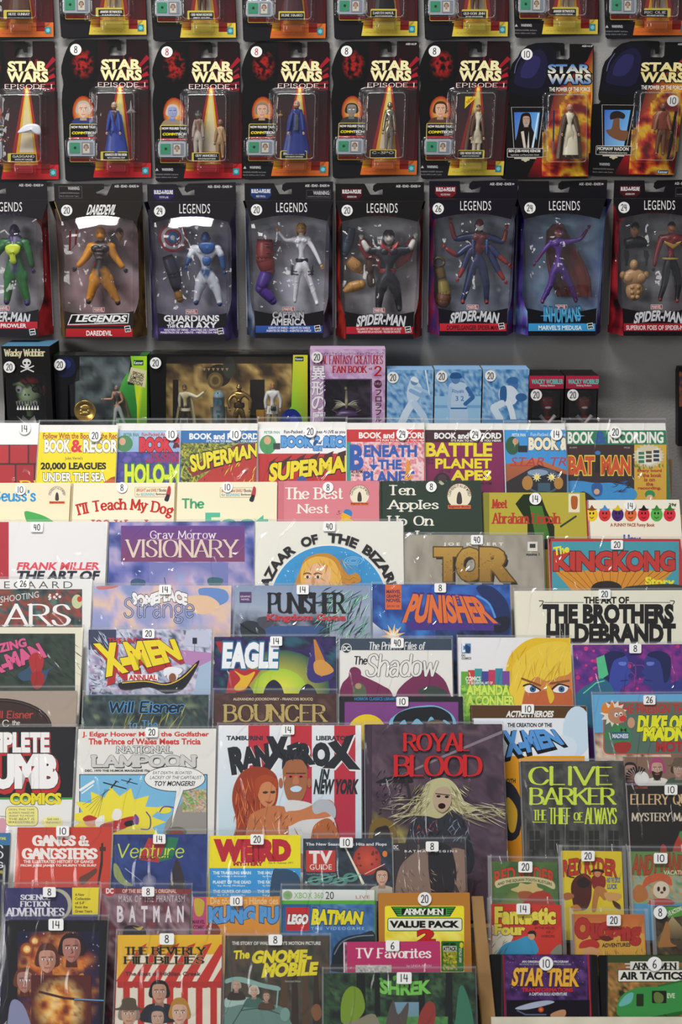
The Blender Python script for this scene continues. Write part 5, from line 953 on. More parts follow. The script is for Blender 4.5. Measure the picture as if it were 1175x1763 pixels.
def droid(b, J, u):
    c = lambda x, y: J(x, y)
    b.tube([c(377, 683), c(377, 715), c(377, 735)], [10*u, 10*u, 9*u], '8a989c', 20); b.ball(c(377, 683), (10*u, 10*u, 11*u), '7c98a4', 20, 12); b.ball(c(376, 676, ), (2*u, 10.5*u, 2*u), '1c2c3c', 8, 6)
    for sg in (-1, 1): b.tube([J(377+sg*12, 700), J(377+sg*12.5, 730), J(377+sg*13, 742)], [2.6*u, 2.4*u, 3.4*u], 'a8a48c', 10)
    for x, y, w, h in ((373, 692, 5, 7), (381, 692, 4, 7), (377, 706, 8, 3), (377, 716, 4, 8)): b.prism([(J(x-w/2, y)[0], J(x, y-h/2)[2]), (J(x+w/2, y)[0], J(x, y-h/2)[2]), (J(x+w/2, y)[0], J(x, y+h/2)[2]), (J(x-w/2, y)[0], J(x, y+h/2)[2])], -10.8*u, -9*u, '2c6a84')
gadget(S3.fr, .034, 'toy_droid', 'small pale blue domed barrel robot in the wide box', 'toy accessory', None, droid, at=(377, 745))
def s4(A):
    A.cloud(532, 600, 666, 772, ['b088b8', 'c8a4cc', 'd8bcd8', 'b890c0', 'd09cb8'], 26, 11, 67, 86, lambda x, y: not (558 < x < 640 and y > 653))
    A.t('ファイナルファンタジークリーチャーズファンブック', 548, 606, 661, 613, '5a2c40', .01); A.g('FINAL FANTASY CREATURES', 541, 612, 660, 627, 'a83040', 1.6, 1, 1, sp=.14); A.g('FAN BOOK', 573, 630, 632, 642, 'b02834', 2.2, 1.3, 1.2); A.g('vol.', 635, 632, 642, 637, 'b02834', .8); A.g('2', 644, 630, 658, 648, 'b81c2c', 3.4, 2.2)
    for i, ch in enumerate('異形の魔'): A.t(ch, 537, 630+i*26, 560, 654+i*26, 'f4ecf4', .03, o='5a3a6a', ow=.02)
    for i, ch in enumerate('フロラフルル'): A.t(ch, 647, 671+i*11.5, 657, 680+i*11.5, '5a2430', .02)
    A.e(651, 661, 7, 7, '5a2c48'); A.t('フィギュア', 645, 658, 657, 663, 'f0e4f0', .0); A.l([(558, 770), (558, 653), (640, 653), (640, 770)], 1.6, '5a3a6a')
S4 = shelf_box(534, 601, 664, 'mauve fan book box with Japanese lettering and small window over a silver ornament', 'fan_book_box', .045, -.1, 'c8a8cc', [(559, 654), (639, 654), (639, 764), (559, 764)], '20', (546, 615), lambda A: A.cloud(548, 640, 652, 772, ['1c1a24', '4a3c50', '74607c', '3a3044'], 22, 4), s4)
S4.root['category'] = 'boxed book'
def orn(b, J, u):
    for i in range(11): a = math.radians(205+i*13); b.tube([J(597, 700), J(597+20*math.cos(a), 706-12*math.sin(a), -4*u)], [2.4*u, .6*u], '4a2468', 6)
    for sg in (-1, 1):
        for k in range(6): b.tube([J(597, 698-k*.6, -4*u), J(597+sg*(12+k*2.6), 690+k*3, -5*u), J(597+sg*(22-k*1.5), 688+k*4.4, -4*u)], [1.6*u, 1.5*u, .4*u], 'b8b09a', 6)
    b.tube([J(597, 672, -3*u), J(597, 688, -5*u), J(597, 702, -4*u)], [1.6*u, 3*u, 2*u], 'cfc4a0', 8); b.ball(J(596, 668, -3*u), (2.6*u, 2.6*u, 3*u), 'c8bc98', 10, 8); b.ball(J(597, 714, 0), (22*u, 10*u, 9*u), '3c2452', 18, 10)
gadget(S4.fr, .024, 'winged_ornament', 'small silver winged ornament on purple petals behind the box window', 'ornament', None, orn, at=(597, 724))
def blue_player(kind):
    def fn(A):
        x0 = {0: 667, 1: 749, 2: 832}[kind]; A.cloud(x0-1, 636, x0+84, 772, ['3a78b4', '6aa0d0', '8ab8e0', 'a8cce8', '5a90c4'], 9, kind+3, 22, 30, con=2); X = lambda v: x0+v
        if kind == 0:
            A.b([(X(36), 664), (X(44), 650), (X(54), 658), (X(60), 668), (X(58), 678), (X(52), 690), (X(40), 694), (X(34), 684)], 'c8dcf0'); A.e(X(47), 657, 6.5, 6.5, '6a94c0'); A.b([(X(40), 654), (X(46), 648), (X(54), 654), (X(52), 659)], 'e4eef8'); A.l([(X(40), 672), (X(56), 680), (X(70), 677)], 7, '8ab4dc'); A.l([(X(48), 666), (X(62), 672), (X(72), 676)], 5, 'a8cae8'); A.l([(X(66), 638), (X(73), 680)], 3, 'dceaf6', w2=1.6)
            A.l([(X(44), 692), (X(32), 712), (X(20), 740)], 13, 'd4e4f4'); A.l([(X(46), 694), (X(62), 716), (X(72), 745)], 12, 'c0d6ee'); A.r(X(-2), 722, X(84), 772, '7cb0dc') if False else None; A.l([(X(0), 720), (X(80), 722)], 1, 'e0f0fa')
        elif kind == 1:
            A.r(X(-1), 682, X(84), 772, '9cc8e8'); A.l([(X(0), 700), (X(84), 700)], 5, '78acd8'); A.b([(X(24), 666), (X(34), 658), (X(52), 660), (X(58), 674), (X(54), 700), (X(30), 702)], 'bcd4ec'); A.e(X(36), 652, 8, 9, '5a86b8'); A.b([(X(26), 650), (X(30), 642), (X(42), 642), (X(47), 650), (X(36), 652)], '2c5c98'); A.l([(X(28), 668), (X(24), 690), (X(26), 704)], 7, 'a8c8e6'); A.l([(X(56), 668), (X(66), 684), (X(52), 696)], 7, '3a6ea8')
            A.b([(X(28), 700), (X(54), 700), (X(58), 730), (X(58), 772), (X(24), 772), (X(26), 730)], 'b4cfe9'); A.t('3 2', X(36), 682, X(50), 690, '4a80b8', .02); A.g('Royals', X(30), 670, X(50), 678, '4a80b8', .9); A.l([(X(28), 703), (X(55), 703)], 2.4, '2c6098')
        else:
            A.e(X(52), 664, 9, 9, '4a7cb4'); A.b([(X(40), 658), (X(46), 650), (X(58), 650), (X(60), 660), (X(48), 661)], '3a70ac'); A.b([(X(30), 668), (X(48), 664), (X(60), 676), (X(56), 694), (X(38), 698), (X(28), 684)], 'dceaf8'); A.b([(X(30), 668), (X(40), 666), (X(40), 690), (X(30), 690)], '34669e'); A.l([(X(34), 694), (X(18), 702), (X(30), 722)], 12, 'd8e8f6'); A.l([(X(44), 692), (X(50), 710), (X(54), 730)], 10, 'e4f0fa'); A.e(X(66), 684, 10, 7, '3a6ca4'); A.r(X(-1), 722, X(84), 772, '5c98cc')
    return fn
GB = 'boxes with blue baseball photographs'
for i, (x0, x1, yt, lb, np_) in enumerate([(667, 747, 637, 'blue-and-white photo box showing a batter swinging', (677, 650)), (749.5, 830, 636, 'blue-and-white photo box showing a standing player numbered 32', (761, 648)), (832.5, 912, 636, 'blue-and-white photo box showing a crouching pitcher', (845, 647))]):
    p = shelf_box(x0, yt, x1, lb, 'photo_box', .05, -.1, '8ab4dc', None, '20', np_, None, blue_player(i), grp=GB, side='a8a49c'); p.root['category'] = 'box'
def wob(x0, girl):
    def fn(A): A.r(x0, 647, x0+61, 669, 'c02848', 'a82040'); A.t('WACKY WOBBLER', x0+4, 653, x0+58, 661, '7ad0c8', .04, o='183c48', ow=.03); A.t('Shaking Shakers', x0+18, 662, x0+44, 666, 'e8dce0', .01)
    return fn
for x0, g, lb, cc in ((912, 1, 'small magenta-topped bobblehead box with long-haired red-faced head', '3a1a1c'), (975, 0, 'small magenta-topped bobblehead box with short-haired brown head in white collar', '3c2222')):
    S = shelf_box(x0, 647, x0+(60 if g else 57), lb, 'bobblehead_box', .075, -.11, '1a1416', [(x0+4, 671), (x0+54, 671), (x0+54, 768), (x0+4, 768)], '20', (x0+12, 680), lambda A, x0=x0: A.r(x0-10, 660, x0+75, 772, '241a1c'), wob(x0, g), grp='small magenta-topped bobblehead boxes', side='2c2224')
    def hd(b, J, u, x0=x0, g=g):
        sk_ = '98282c' if g else 'a04c38'; cx = x0+30
        b.ball(J(cx, 690), (14*u, 12*u, 18*u), sk_, 20, 16, lambda d: (1.0, lin('1c1214') if (d.z > .55 or d.y > .1) else lin(sk_))); b.ball(J(cx+(6 if g else 2), 674, 4*u), (15*u, 11*u, 9*u), '1a1012', 14, 10)
        if g: b.ball(J(cx+14, 690, 3*u), (6*u, 6*u, 17*u), '1a1012', 12, 8)
        for sx in (-1, 1): b.ball(J(cx+sx*5.5, 687, -10.4*u), (2.6*u, 1.4*u, 1.3*u), 'f0ece8', 8, 6); b.ball(J(cx+sx*5.5, 687, -11.7*u), (1.1*u, .6*u, 1.2*u), '140c0c', 6, 5); b.tube([J(cx+sx*8.5, 682, -9.6*u), J(cx+sx*3, 681, -11.4*u)], .7*u, '1a0c0c', 5)
        b.ball(J(cx, 692, -12*u), (2*u, 1.8*u, 2.4*u), sk_, 8, 6); b.ball(J(cx+1, 700, -9.6*u), (6*u, 2*u, 2.4*u), 'f4f0ee', 12, 6)
        b.tube([J(cx, 706), J(cx, 716)], [5*u, 4.4*u], sk_, 10); b.ball(J(cx, 742), (20*u, 11*u, 28*u), 'a8202c', 16, 12)
        for sx in (-1, 1): b.tube([J(cx+sx*13, 714, -8*u), J(cx, 728, -12.5*u)], [3.4*u, 2.6*u], 'ece8e4', 8)
    gadget(S.fr, .036, 'bobblehead', 'red-faced bobblehead with side-swept black hair' if g else 'brown-faced bobblehead with white wrap collar', 'bobblehead', None, hd, at=(x0+30, 770))
q = vframe(-.03, 1185, 770); rt = thing('dark_package', 'dark hanging package just entering at the right photo edge below the window boxes', 'package', None, q.mx)
b = MB(); L = [q.loc(*p) for p in ((1168, 640), (1170, 632), (1230, 632), (1230, 772), (1168, 768))]; b.prism(L, 0, .02, '141216'); b.build('box_body', 'print', rt)
A = Art(q, None, .0003, 'print', rt); A.cloud(1170, 640, 1229, 700, ['141216', '4a3a30', '8a4a30', '2c2c40'], 14, 2); A.done()
# ------------------------------------------------------------------ books, comics and cases on the tiers
CR = {'LA': (0, 585), 'MA': (400, 585), 'RA': (755, 585), 'LB': (0, 890), 'MB': (400, 890), 'RB': (755, 890), 'LC': (0, 1180), 'MC': (400, 1180), 'RC': (755, 1180), 'LD': (0, 1443), 'MD': (400, 1443), 'RD': (755, 1443)}
Z_ = 2.798; BOOKS = []
def book(k, cr, x0, y0, x1, y1, label, name='comic_book', cat='book', T=3, f=0, col='e8e4da', sleeve=1, kind='soft', board=0, grp=None, spine=None, tagd=None, H=None):
    grp = grp or {1: 'read-along record books on the top tier', 2: "children's picture books on the second tier", 18: 'stubby little storybooks in the right-hand rack', 19: 'stubby little storybooks in the right-hand rack', 20: 'disc cases behind the cream lip'}.get(k) or ('comics and art books on the middle tiers' if k < 8 else 'digests and cases on the lower tiers')
    ox, oy = CR[cr]; B = RF[k]; fr0 = Frame(B.O+RY*(f/1000), RX, RY, RZ)
    ax, az = fr0.loc(ox+x0/Z_, oy+y0/Z_); bx, bz = fr0.loc(ox+x1/Z_, oy+y1/Z_); w = math.hypot(bx-ax, bz-az); ang = math.atan2(bz-az, bx-ax)
    X = RX*math.cos(ang)+RZ*math.sin(ang); Zd = RZ*math.cos(ang)-RX*math.sin(ang); zm = (az+bz)/2; xm = (ax+bx)/2; hh = ROWS[k][2]/1000; h = H/1000 if H else hh+zm-abs(math.sin(ang))*w/2
    fr = Frame(fr0.O + RX*xm + RZ*zm - Zd*h, X, RY, Zd)
    root = thing(name, label, cat, grp, fr.mx); t = T/1000; W = w/2; b = MB(); sp = spine or col
    if kind == 'hard':
        b.slab(-W, W, 0, h, 0, .0022, .0015, col, 2); b.build('front_cover', 'matte', root); b = MB(); b.slab(-W, W, 0, h, t-.0022, t, .0015, col, 2); b.build('back_cover', 'matte', root)
        b = MB(); n = 6; P = [(-W-.0016*math.sin(math.pi*i/n), t*i/n) for i in range(n+1)]; b.loft([[(x, y, z) for x, y in P]+[(-W+.003, t, z), (-W+.003, 0, z)] for z in (.0004, h-.0004)], sp, True, False); b.build('spine', 'matte', root)
        b = MB(); b.box(-W+.0032, W-.003, .0023, t-.0023, .003, h-.003, 'e9dfc4'); b.build('page_block', 'paper', root)
    elif kind == 'case':
        b.slab(-W, W, 0, h, .0006, t, .003, spine or '121214', 3); b.build('case', 'matte', root); b = MB(); b.box(-W-.0003, -W+.006, .002, t-.002, .004, h-.004, spine or '1c1c20'); b.build('spine', 'print', root)
        b = MB(); b.slab(-W+.001, W-.001, .001, h-.001, .0001, .0005, .001, col, 1); b.build('cover_sheet', 'print', root)
    elif kind == 'box':
        b.slab(-W, W, 0, h, 0, t, .0008, col, 1); b.build('carton', 'matte', root)
    else:
        b.slab(-W, W, 0, h, 0, .0004, .0006, col, 1); b.build('front_cover', 'print', root); b = MB(); b.box(-W+.0006, W-.0008, .0005, t-.0005, .0005, h-.001, 'e6dcc2'); b.build('page_block', 'paper', root)
        b = MB(); b.box(-W, -W+.0006, .0002, t, 0, h, sp); b.box(-W, W, t-.0004, t, 0, h, 'dcd8cc'); b.build('back_cover', 'matte', root)
    if board:
        z1 = h+board*.001; b = MB(); b.slab(-W-.001, W+.001, 0, z1, t+.0002, t+.0009, .0006, 'f0eee8', 1); b.build('backing_board', 'matte', root)
    else: z1 = h
    s_ = .008 if sleeve == 2 else .004
    if sleeve:
        g = MB(); n = 15; m = 13; R = random.Random(label); sd = R.random()*50; rows = []; ex = .0014 if k < 18 else .0055; amp = .0007 if sleeve == 1 else .0016
        for j in range(m+1):
            rw = []
            for i in range(n+1):
                u = i/n; v = j/m; x = -W-ex+(2*W+2*ex)*u; z = (z1+s_)*v; e = min(u, 1-u)*n
                y = -.0013-amp*(.5+noise.noise(Vector((x*26+z*16+sd, z*13, sd))))*min(1, e/2)+(0 if e > .9 else .0012)
                if z > z1: y += .0008
                rw.append((x, y, z))
            rows.append(rw)
        g.loft(rows, 'fff', False, True, False); g.build('clear_sleeve', 'sleeve', root)
        g = MB(); e0 = W+ex-(.0012 if k < 18 else .005)
        for sg in (-1, 1): g.add([(sg*(W+ex+.0004), -.0016, 0), (sg*e0, -.0030, 0), (sg*e0, -.0030, z1+s_), (sg*(W+ex+.0004), -.0016, z1+s_)], [(0, 1, 2, 3)], 'fff')
        g.add([(-W-ex, -.0018, z1+s_-.0005), (W+ex, -.0018, z1+s_-.0005), (W+ex, -.0010, z1+s_-.0030), (-W-ex, -.0010, z1+s_-.0030)], [(0, 1, 2, 3)], 'fff'); g.build('sleeve_seam', 'edge', root)
        if True:   # folded flap of the sleeve behind the item
            g = MB(); g.loft([[(-W-ex, t+.0012, z), (W+ex, t+.0012, z)] for z in (0, z1+s_+.003)], 'fff', False, True, False); g.build('sleeve_back', 'sleeve', root)
    A = Art(fr, (-W+.0003, .0003, W-.0003, h-.0003), .0001, 'matte' if kind == 'hard' else 'print', root); A.loc = lambda a, c, d=0: fr.loc(ox+a/Z_, oy+c/Z_, d); A.tagd = tagd or (.0016+amp*1.5 if sleeve else .0016)
    A.W_, A.h_ = W, h; A.x0, A.x1, A.y0 = x0, x1, min(y0, y1); BOOKS.append(A)
    def tg(num, x, y, kind='c', c='16181c', r=29): A.tags.append((num, x, y, kind, c, r, None))
    A.tag = tg; return A
def BB(A, y, band, txt='BOOK and RECORD', x=0, w=380, sub='IT\'S FUN TO READ AS YOU HEAR!', c='f6f4ee'):
    A.r(A.x0, y, A.x1, y+60, band); A.t(txt, x, y+15, x+w, y+42, c, .06); A.t(sub, x+w*.25, y+47, x+w*1.0, y+57, c, .03)
GR = 'read-along record books on the top tier'
# ---- tier 1
A = book(1, 'LA', -200, 400, 189, 400, 'book with white top over printed red bricks at the left photo edge', 'record_book', T=2.4, f=2, col='f2f2f0')
A.r(-210, 505, 200, 1000, '4a1014')
for j in range(8):
    y = 505+j*95
    for i in range(6): x = -230+i*92+(j % 2)*30; A.rr(x+3, y+3, x+87, y+89, 3, ['b0242c', 'a41e28', 'b82c34'][(i+j) % 3])
A.g('Bl', 98, 678, 178, 720, 'f0c828', 9, 6, 6); A.tag('14', 118, 428)
A = book(1, 'LA', 190, 445, 566, 445, 'yellow record book about leagues under the sea', 'record_book', T=2.4, f=-4, col='f2dc1c', board=14, sleeve=2)
A.r(190, 445, 566, 900, 'f4de20'); A.t('Follow With the Book on the Record', 208, 450, 600, 476, 'b03828', .03)
A.t('BOOK', 216, 484, 335, 540, 'f6f2e6', .08, o='5a5040', ow=.035); A.t('&', 345, 484, 392, 540, 'd83048', .05); A.t('RECORD', 404, 484, 600, 540, 'f6f2e6', .08, o='5a5040', ow=.035)
A.t("Jules Verne's", 313, 563, 398, 582, '5a5430', .01); A.t('20,000 LEAGUES', 198, 593, 510, 628, '141410', .07); A.t('UNDER THE SEA', 208, 642, 506, 682, 'f8f6ee', .05, o='28281c', ow=.045)
A.e(560, 720, 60, 62, 'a84a20'); A.b([(500, 690), (540, 672), (580, 690), (570, 760), (520, 740)], 'c86428'); A.tag('20', 458, 462)
A = book(1, 'LA', 562, 437, 900, 437, 'purple and green record book with red bubble lettering and glare streaks', 'record_book', T=2.4, f=2, col='5a4a78', board=14, sleeve=2)
A.r(560, 437, 900, 560, 'a8c4dc', '8aa8d0'); A.cloud(560, 540, 900, 900, ['3c2c78', '5a4a9a', '2c3c88', '6a5ab0'], 60, 3); A.e(600, 500, 40, 40, '4a8a58'); A.e(590, 490, 16, 18, 'd8a884'); A.t('PETER PAN', 596, 450, 668, 466, '2c7c58', .02)
A.t('Fun-Packed And comes', 684, 448, 860, 464, 'b82c3c', .02); A.t('BOOK &', 676, 476, 870, 536, 'd8283c', .12, o='5a1424', ow=.05); A.t('THE AMAZING', 724, 546, 880, 568, 'b02448', .04); A.t('ADVENTURES', 702, 570, 880, 592, 'b02448', .04)
A.t('HOLO-MAN', 604, 604, 960, 690, 'd8e838', .08, o='2c7c3c', ow=.05); A.tag('10', 826, 456)
A = book(1, 'LA', 872, 437, 1240, 437, 'record book with blue banner and yellow slanted hero lettering over red, sticker 10', 'record_book', T=2.4, f=-4, col='2c68a8', board=14, sleeve=2)
A.r(872, 495, 1250, 900, '343c34'); A.cloud(872, 495, 1250, 900, ['20281c', '5a6a34', 'c8c83c', '2c3c28', '888c30'], 18, 6); A.p([(940, 690), (1100, 560), (1240, 520), (1250, 700), (1180, 900), (900, 900)], 'b8342c'); A.p([(900, 620), (1150, 500), (1250, 500), (1250, 540), (930, 660)], '8a2c2c')
A.strokes(880, 500, 1240, 700, 46, 44, 4, ['e8e048', 'd8c83c', '2c2c20'], (100, 130), 4)
BB(A, 437, '2c70b0', x=914, w=330); A.t('SUPERMAN', q=[(915, 560), (1240, 500), (1240, 560), (925, 635)], c='ecdc2c', off=.07, o='28281c', ow=.05); A.tag('10', 1134, 457)
A = book(1, 'MA', 60, 470, 140, 470, 'yellow edge of a record book wedged between two hero record books', 'record_book', T=1.5, f=7, col='e8dc2c', sleeve=0)
A.r(60, 470, 140, 900, 'e8dc30'); A.l([(112, 540), (128, 620)], 5, '3c5a30')
A = book(1, 'MA', 125, 430, 552, 430, 'record book with white top, blue bubble lettering and red hero title, sticker 20', 'record_book', T=2.4, f=2, col='f0f0ee', board=14, sleeve=2)
A.r(120, 430, 560, 548, 'f2f2f0'); A.r(125, 548, 560, 900, 'c22c2c', 'b02428'); A.e(172, 505, 40, 46, '4a9a5a'); A.e(170, 485, 17, 20, 'dca884'); A.r(198, 498, 232, 528, '3c3c40'); A.t('PETER PAN', 155, 440, 228, 452, '2c8c60', .02)
A.t('Fun-Packed And comes ALIVE as you READ', 250, 436, 600, 455, '181c28', .03); A.t('BOOK & RECORD', 240, 468, 640, 514, '5aa0dc', .12, o='1c4c8c', ow=.06); A.t('SET', 392, 512, 438, 534, '5aa0dc', .1, o='1c4c8c', ow=.05)
for i in range(7): x = 180+i*66; A.p([(x, 590-i*9), (x+46, 560-i*6), (x+30, 575), (x-12, 640)], '4a1a20')
A.t('SUPERMAN', q=[(186, 600), (600, 556), (600, 625), (180, 680)], c='f0dc28', off=.08, o='1c1c18', ow=.05); A.b([(310, 680), (340, 655), (360, 690), (330, 760)], '3c5a9c'); A.tag('20', 376, 442)
A = book(1, 'MA', 552, 432, 925, 432, 'record book with red banner, blue title over pink swirls', 'record_book', T=2.4, f=-4, col='c82c30', board=13, sleeve=2)
A.cloud(552, 490, 925, 900, ['d87c8c', 'f0c0c8', 'f4dcd8', 'd05a6c', 'e8a8b0'], 30, 9); A.r(552, 490, 572, 900, '3c9c8c'); BB(A, 432, 'c8282c', x=612, w=330)
A.t('B', 572, 512, 628, 622, '2c5cb0', .07); A.t('ENEATH', 638, 510, 888, 562, '2c5cb0', .07); A.t('THE', 706, 580, 814, 622, '2c5cb0', .07); A.t('PLANET', 634, 636, 876, 688, '2c5cb0', .07); A.l([(682, 560), (682, 624)], 6, '2c5cb0'); A.p([(660, 602), (682, 630), (704, 602)], '2c5cb0')
A.b([(836, 640), (838, 600), (846, 575), (856, 600), (860, 640), (866, 672), (830, 672)], 'e89a34'); A.e(847, 655, 8, 12, '8a2c24'); A.t('45 RPM', 574, 628, 628, 644, '28202c', .03); A.t('PR-20', 574, 648, 606, 658, '28202c', .02); A.tag('24', 820, 455)
A = book(1, 'MA', 918, 434, 1305, 434, 'purple record book with yellow planet title', 'record_book', T=2.4, f=2, col='5a1c48', board=13, sleeve=2)
A.r(910, 490, 1310, 900, '8a2058', '701848'); BB(A, 434, '3c1420', x=976, w=320)
A.t('BATTLE', 936, 498, 1250, 560, 'f0e02c', .05); A.t('PLANET', 982, 574, 1248, 618, 'f0e02c', .05); A.t('APES', 1060, 630, 1246, 676, 'f0e02c', .06); A.t('FOR', 938, 570, 972, 584, '3c1430', .02); A.t('THE', 938, 588, 972, 600, '3c1430', .02); A.t('OF THE', 1000, 626, 1052, 640, '3c1430', .02)
A.e(1012, 690, 42, 50, '2c2028'); A.e(1012, 670, 22, 22, '4a3038'); A.t('45 RPM', 1200, 685, 1250, 698, '2c1020', .02); A.tag('24', 1172, 457)
A = book(1, 'RA', 262, 480, 345, 480, 'white-topped yellow edge of a record book beside the purple one', 'record_book', T=1.5, f=7, col='f2ece0', sleeve=0)
A.t('BOOK', 300, 486, 345, 516, 'f0e040', .08, o='1c1c1c', ow=.04); A.r(298, 560, 345, 640, '3c4c5a'); A.t('R', 300, 530, 318, 550, '1c1c1c', .05); A.r(300, 620, 345, 900, 'e8dc34'); A.t('TH', 302, 645, 322, 660, '1c1c1c', .04)
A = book(1, 'RA', 318, 434, 612, 434, 'blue record book with red thin space title, orange planet and glowing lamps', 'record_book', T=2.4, f=-4, col='3c90d0', board=13, sleeve=1)
A.r(318, 434, 620, 900, '4098d8'); A.p([(318, 600), (470, 570), (620, 630), (620, 900), (318, 900)], ['b0603c', 'c87850', 'b86840', '5a3020', '3c2018']); A.p([(318, 690), (480, 600), (620, 650), (620, 900), (318, 900)], '2c2428')
A.e(505, 680, 88, 62, '4a5a70'); A.e(505, 690, 70, 44, '1c242c'); A.e(480, 640, 50, 16, '8aa0b8'); A.r(480, 690, 540, 730, '3c5a70'); A.e(430, 690, 26, 34, 'b8843c'); A.e(580, 690, 22, 30, 'b8843c')
for x in (475, 546): A.burst(x, 662, 24, 10, 9, 'fff0b0'); A.e(x, 662, 8, 8, 'f0d858')
A.t('PETER PAN', 356, 452, 420, 466, 'e8f4f0', .02); A.t('Fun-Packed And comes', 446, 448, 620, 464, 'b8d8f0', .02); A.e(358, 510, 34, 44, '2c5c3c'); A.e(372, 490, 14, 16, 'd0a080'); A.r(385, 510, 430, 542, '20242c')
A.t('BOOK &', 438, 474, 620, 528, 'f4ecd0', .10, o='6a4a2c', ow=.05); A.t('STAR TREK', 345, 566, 700, 608, 'c03838', .0, sk=12); A.l([(345, 606), (460, 606)], 4, 'c03838'); A.tag('14', 570, 455)
A = book(1, 'RA', 600, 436, 1096, 436, 'record book with green banner, orange night-hero title and yellow side column', 'record_book', T=2.4, f=2, col='2c7050', board=14, sleeve=2)
A.r(600, 505, 950, 900, '3c2824', '2c2830'); A.r(945, 505, 1100, 900, 'd8b040', 'c89c34'); A.r(600, 436, 1100, 505, '2f8058'); A.t('BOOK', 625, 446, 748, 498, 'f4f2ea', .06); A.t('&', 758, 444, 808, 500, '2c5c9c', .08); A.t('RECORDING', 820, 446, 1084, 496, 'f4f2ea', .06)
A.t('BAT', 630, 566, 750, 645, 'd0542c', .08, o='e8d850', ow=.045); A.t('MAN', 788, 566, 924, 645, 'd0542c', .08, o='e8d850', ow=.045); A.t('45 RPM', 632, 516, 668, 524, 'b8b0a8', .0); A.t('PR30', 896, 516, 924, 524, 'b8b0a8', .0); A.e(769, 545, 14, 10, '3c7cb8'); A.p([(762, 555), (776, 555), (782, 640), (756, 640)], '241c1c')
A.b([(615, 690), (680, 680), (760, 690), (850, 690), (945, 720), (945, 768), (800, 790), (700, 730), (630, 770)], '3c90cc'); A.b([(740, 700), (765, 688), (790, 700), (788, 745), (760, 755), (742, 735)], '2c5c9c'); A.e(764, 732, 14, 14, 'd8a884'); A.strokes(820, 680, 900, 740, 18, 40, 5, ['14181c', '2c5c9c'], (-60, 20), 3)
A.burst(1015, 560, 78, 66, 22, 'd8ccb0', 0, .75); A.p([(958, 530), (1010, 545), (1060, 520), (1074, 580), (1018, 605), (965, 590)], 'e8e4d0')
for i in range(9): x = 965+(i % 3)*36; y = 540+(i//3)*20-(i % 3)*4; A.r(x, y, x+28, y+14, ['3c7c5c', '5a4a3c', '2c3c4c'][i % 3])
A.strokes(945, 590, 1090, 610, 14, 20, 5, ['2c7c48'], (60, 120), 5)
for i, s_ in enumerate(('Every word', 'in the book', 'is on', 'the', 'recording.')): w = (116, 112, 50, 34, 110)[i]; A.t(s_, 1018-w/2, 624+i*21, 1018+w/2, 640+i*21, 'b8402c', .04)
A.e(1020, 745, 24, 20, '2c8a50'); A.e(1020, 765, 18, 18, 'dcae84'); A.tag('20', 854, 445)
# ---- tier 2
def cicr(A, x, y, s=1.0):     # round reader's badge: arched words over an orange band, without its mascot
    A.e(x, y, 58*s, 60*s, 'ece2c8'); A.l([(x+58*s*math.cos(a), y+60*s*math.sin(a)) for a in [math.pi*(1+i/12) for i in range(13)]], 3*s, '8a4030'); A.t('I CAN READ IT ALL BY MYSELF', arc=(x, y, 42*s, -92, 92, 13*s), c='2c2420', off=.02); A.rr(x-55*s, y+44*s, x+55*s, y+62*s, 2, 'd8704a'); A.t('Beginner Books', x-50*s, y+47*s, x+50*s, y+59*s, '5a2818', .03)
    A.b([(x-12*s, y+36*s), (x-10*s, y-4*s), (x, y-20*s), (x+10*s, y-4*s), (x+12*s, y+36*s)], '4a4440')
G2b = "children's picture books on the second tier"
A = book(2, 'LA', -160, 690, 341, 688, 'cream children\'s book with blue author name at the left photo edge', 'picture_book', T=9, f=0, col='eee2c0', sleeve=0, kind='hard', spine='b07838')
A.g("Dr. Seuss's", -140, 722, 174, 780, '3c94cc', 10, 8); A.r(232, 700, 318, 792, 'ece0bc'); cicr(A, 275, 748, .68); A.b([(118, 828), (160, 832), (215, 850), (262, 880), (250, 900), (200, 880), (150, 900), (130, 880)], '4aa858'); A.tag('10', 98, 722, r=26)
A = book(2, 'LA', 347, 690, 843, 688, 'cream children\'s book with wavy red words about a dog', 'picture_book', T=9, f=0, col='f2e8cc', sleeve=0, kind='hard', spine='e0c890')
A.g("I'll Teach My Dog", arc=(595, 1690, 860, -14.2, 15.2, 62), c='c0342c', w=10, b=7, ser=7); A.g('100 Words', 440, 866, 740, 920, 'c0342c', 9, 7, 7)
def be(A, x, y):
    A.rr(x, y, x+160, y+44, 2, 'f0e6c8', 'b89858', 2); A.t('BRIGHT and EARLY', x+6, y+5, x+112, y+20, 'b85838', .03, sk=2); A.t('Books', x+116, y+5, x+150, y+20, '20242c', .02); A.t('for', x+6, y+27, x+24, y+39, '20242c', .0); A.t('BEGINNING', x+28, y+26, x+94, y+40, '5ab0c0', .02); A.t('Beginners', x+100, y+26, x+150, y+40, '20242c', .02); A.b([(x+148, y+40), (x+154, y+10), (x+162, y-8), (x+172, y+4), (x+168, y+40), (x+150, y+62)], 'b8444a'); A.b([(x+140, y+60), (x+152, y+34), (x+166, y+38), (x+158, y+66)], '2c3038')
be(A, 652, 712); A.tag('8', 588, 712, r=26)
A = book(2, 'LA', 847, 686, 1336, 684, 'cream children\'s book with green lettering naming a foot', 'picture_book', T=9, f=0, col='f0e8c8', sleeve=0, kind='hard', spine='dcc488')
A.g('The', 874, 764, 984, 814, '4aa070', 10, 8); A.t('Foot', 996, 838, 1290, 930, '5ab898', .06); be(A, 1062, 714); A.tag('10', 1096, 710, r=26)
A = book(2, 'MA', 222, 680, 708, 680, 'pink children\'s book with white serif title about a nest', 'picture_book', T=9, f=0, col='d8828c', sleeve=0, kind='hard', spine='b85a68')
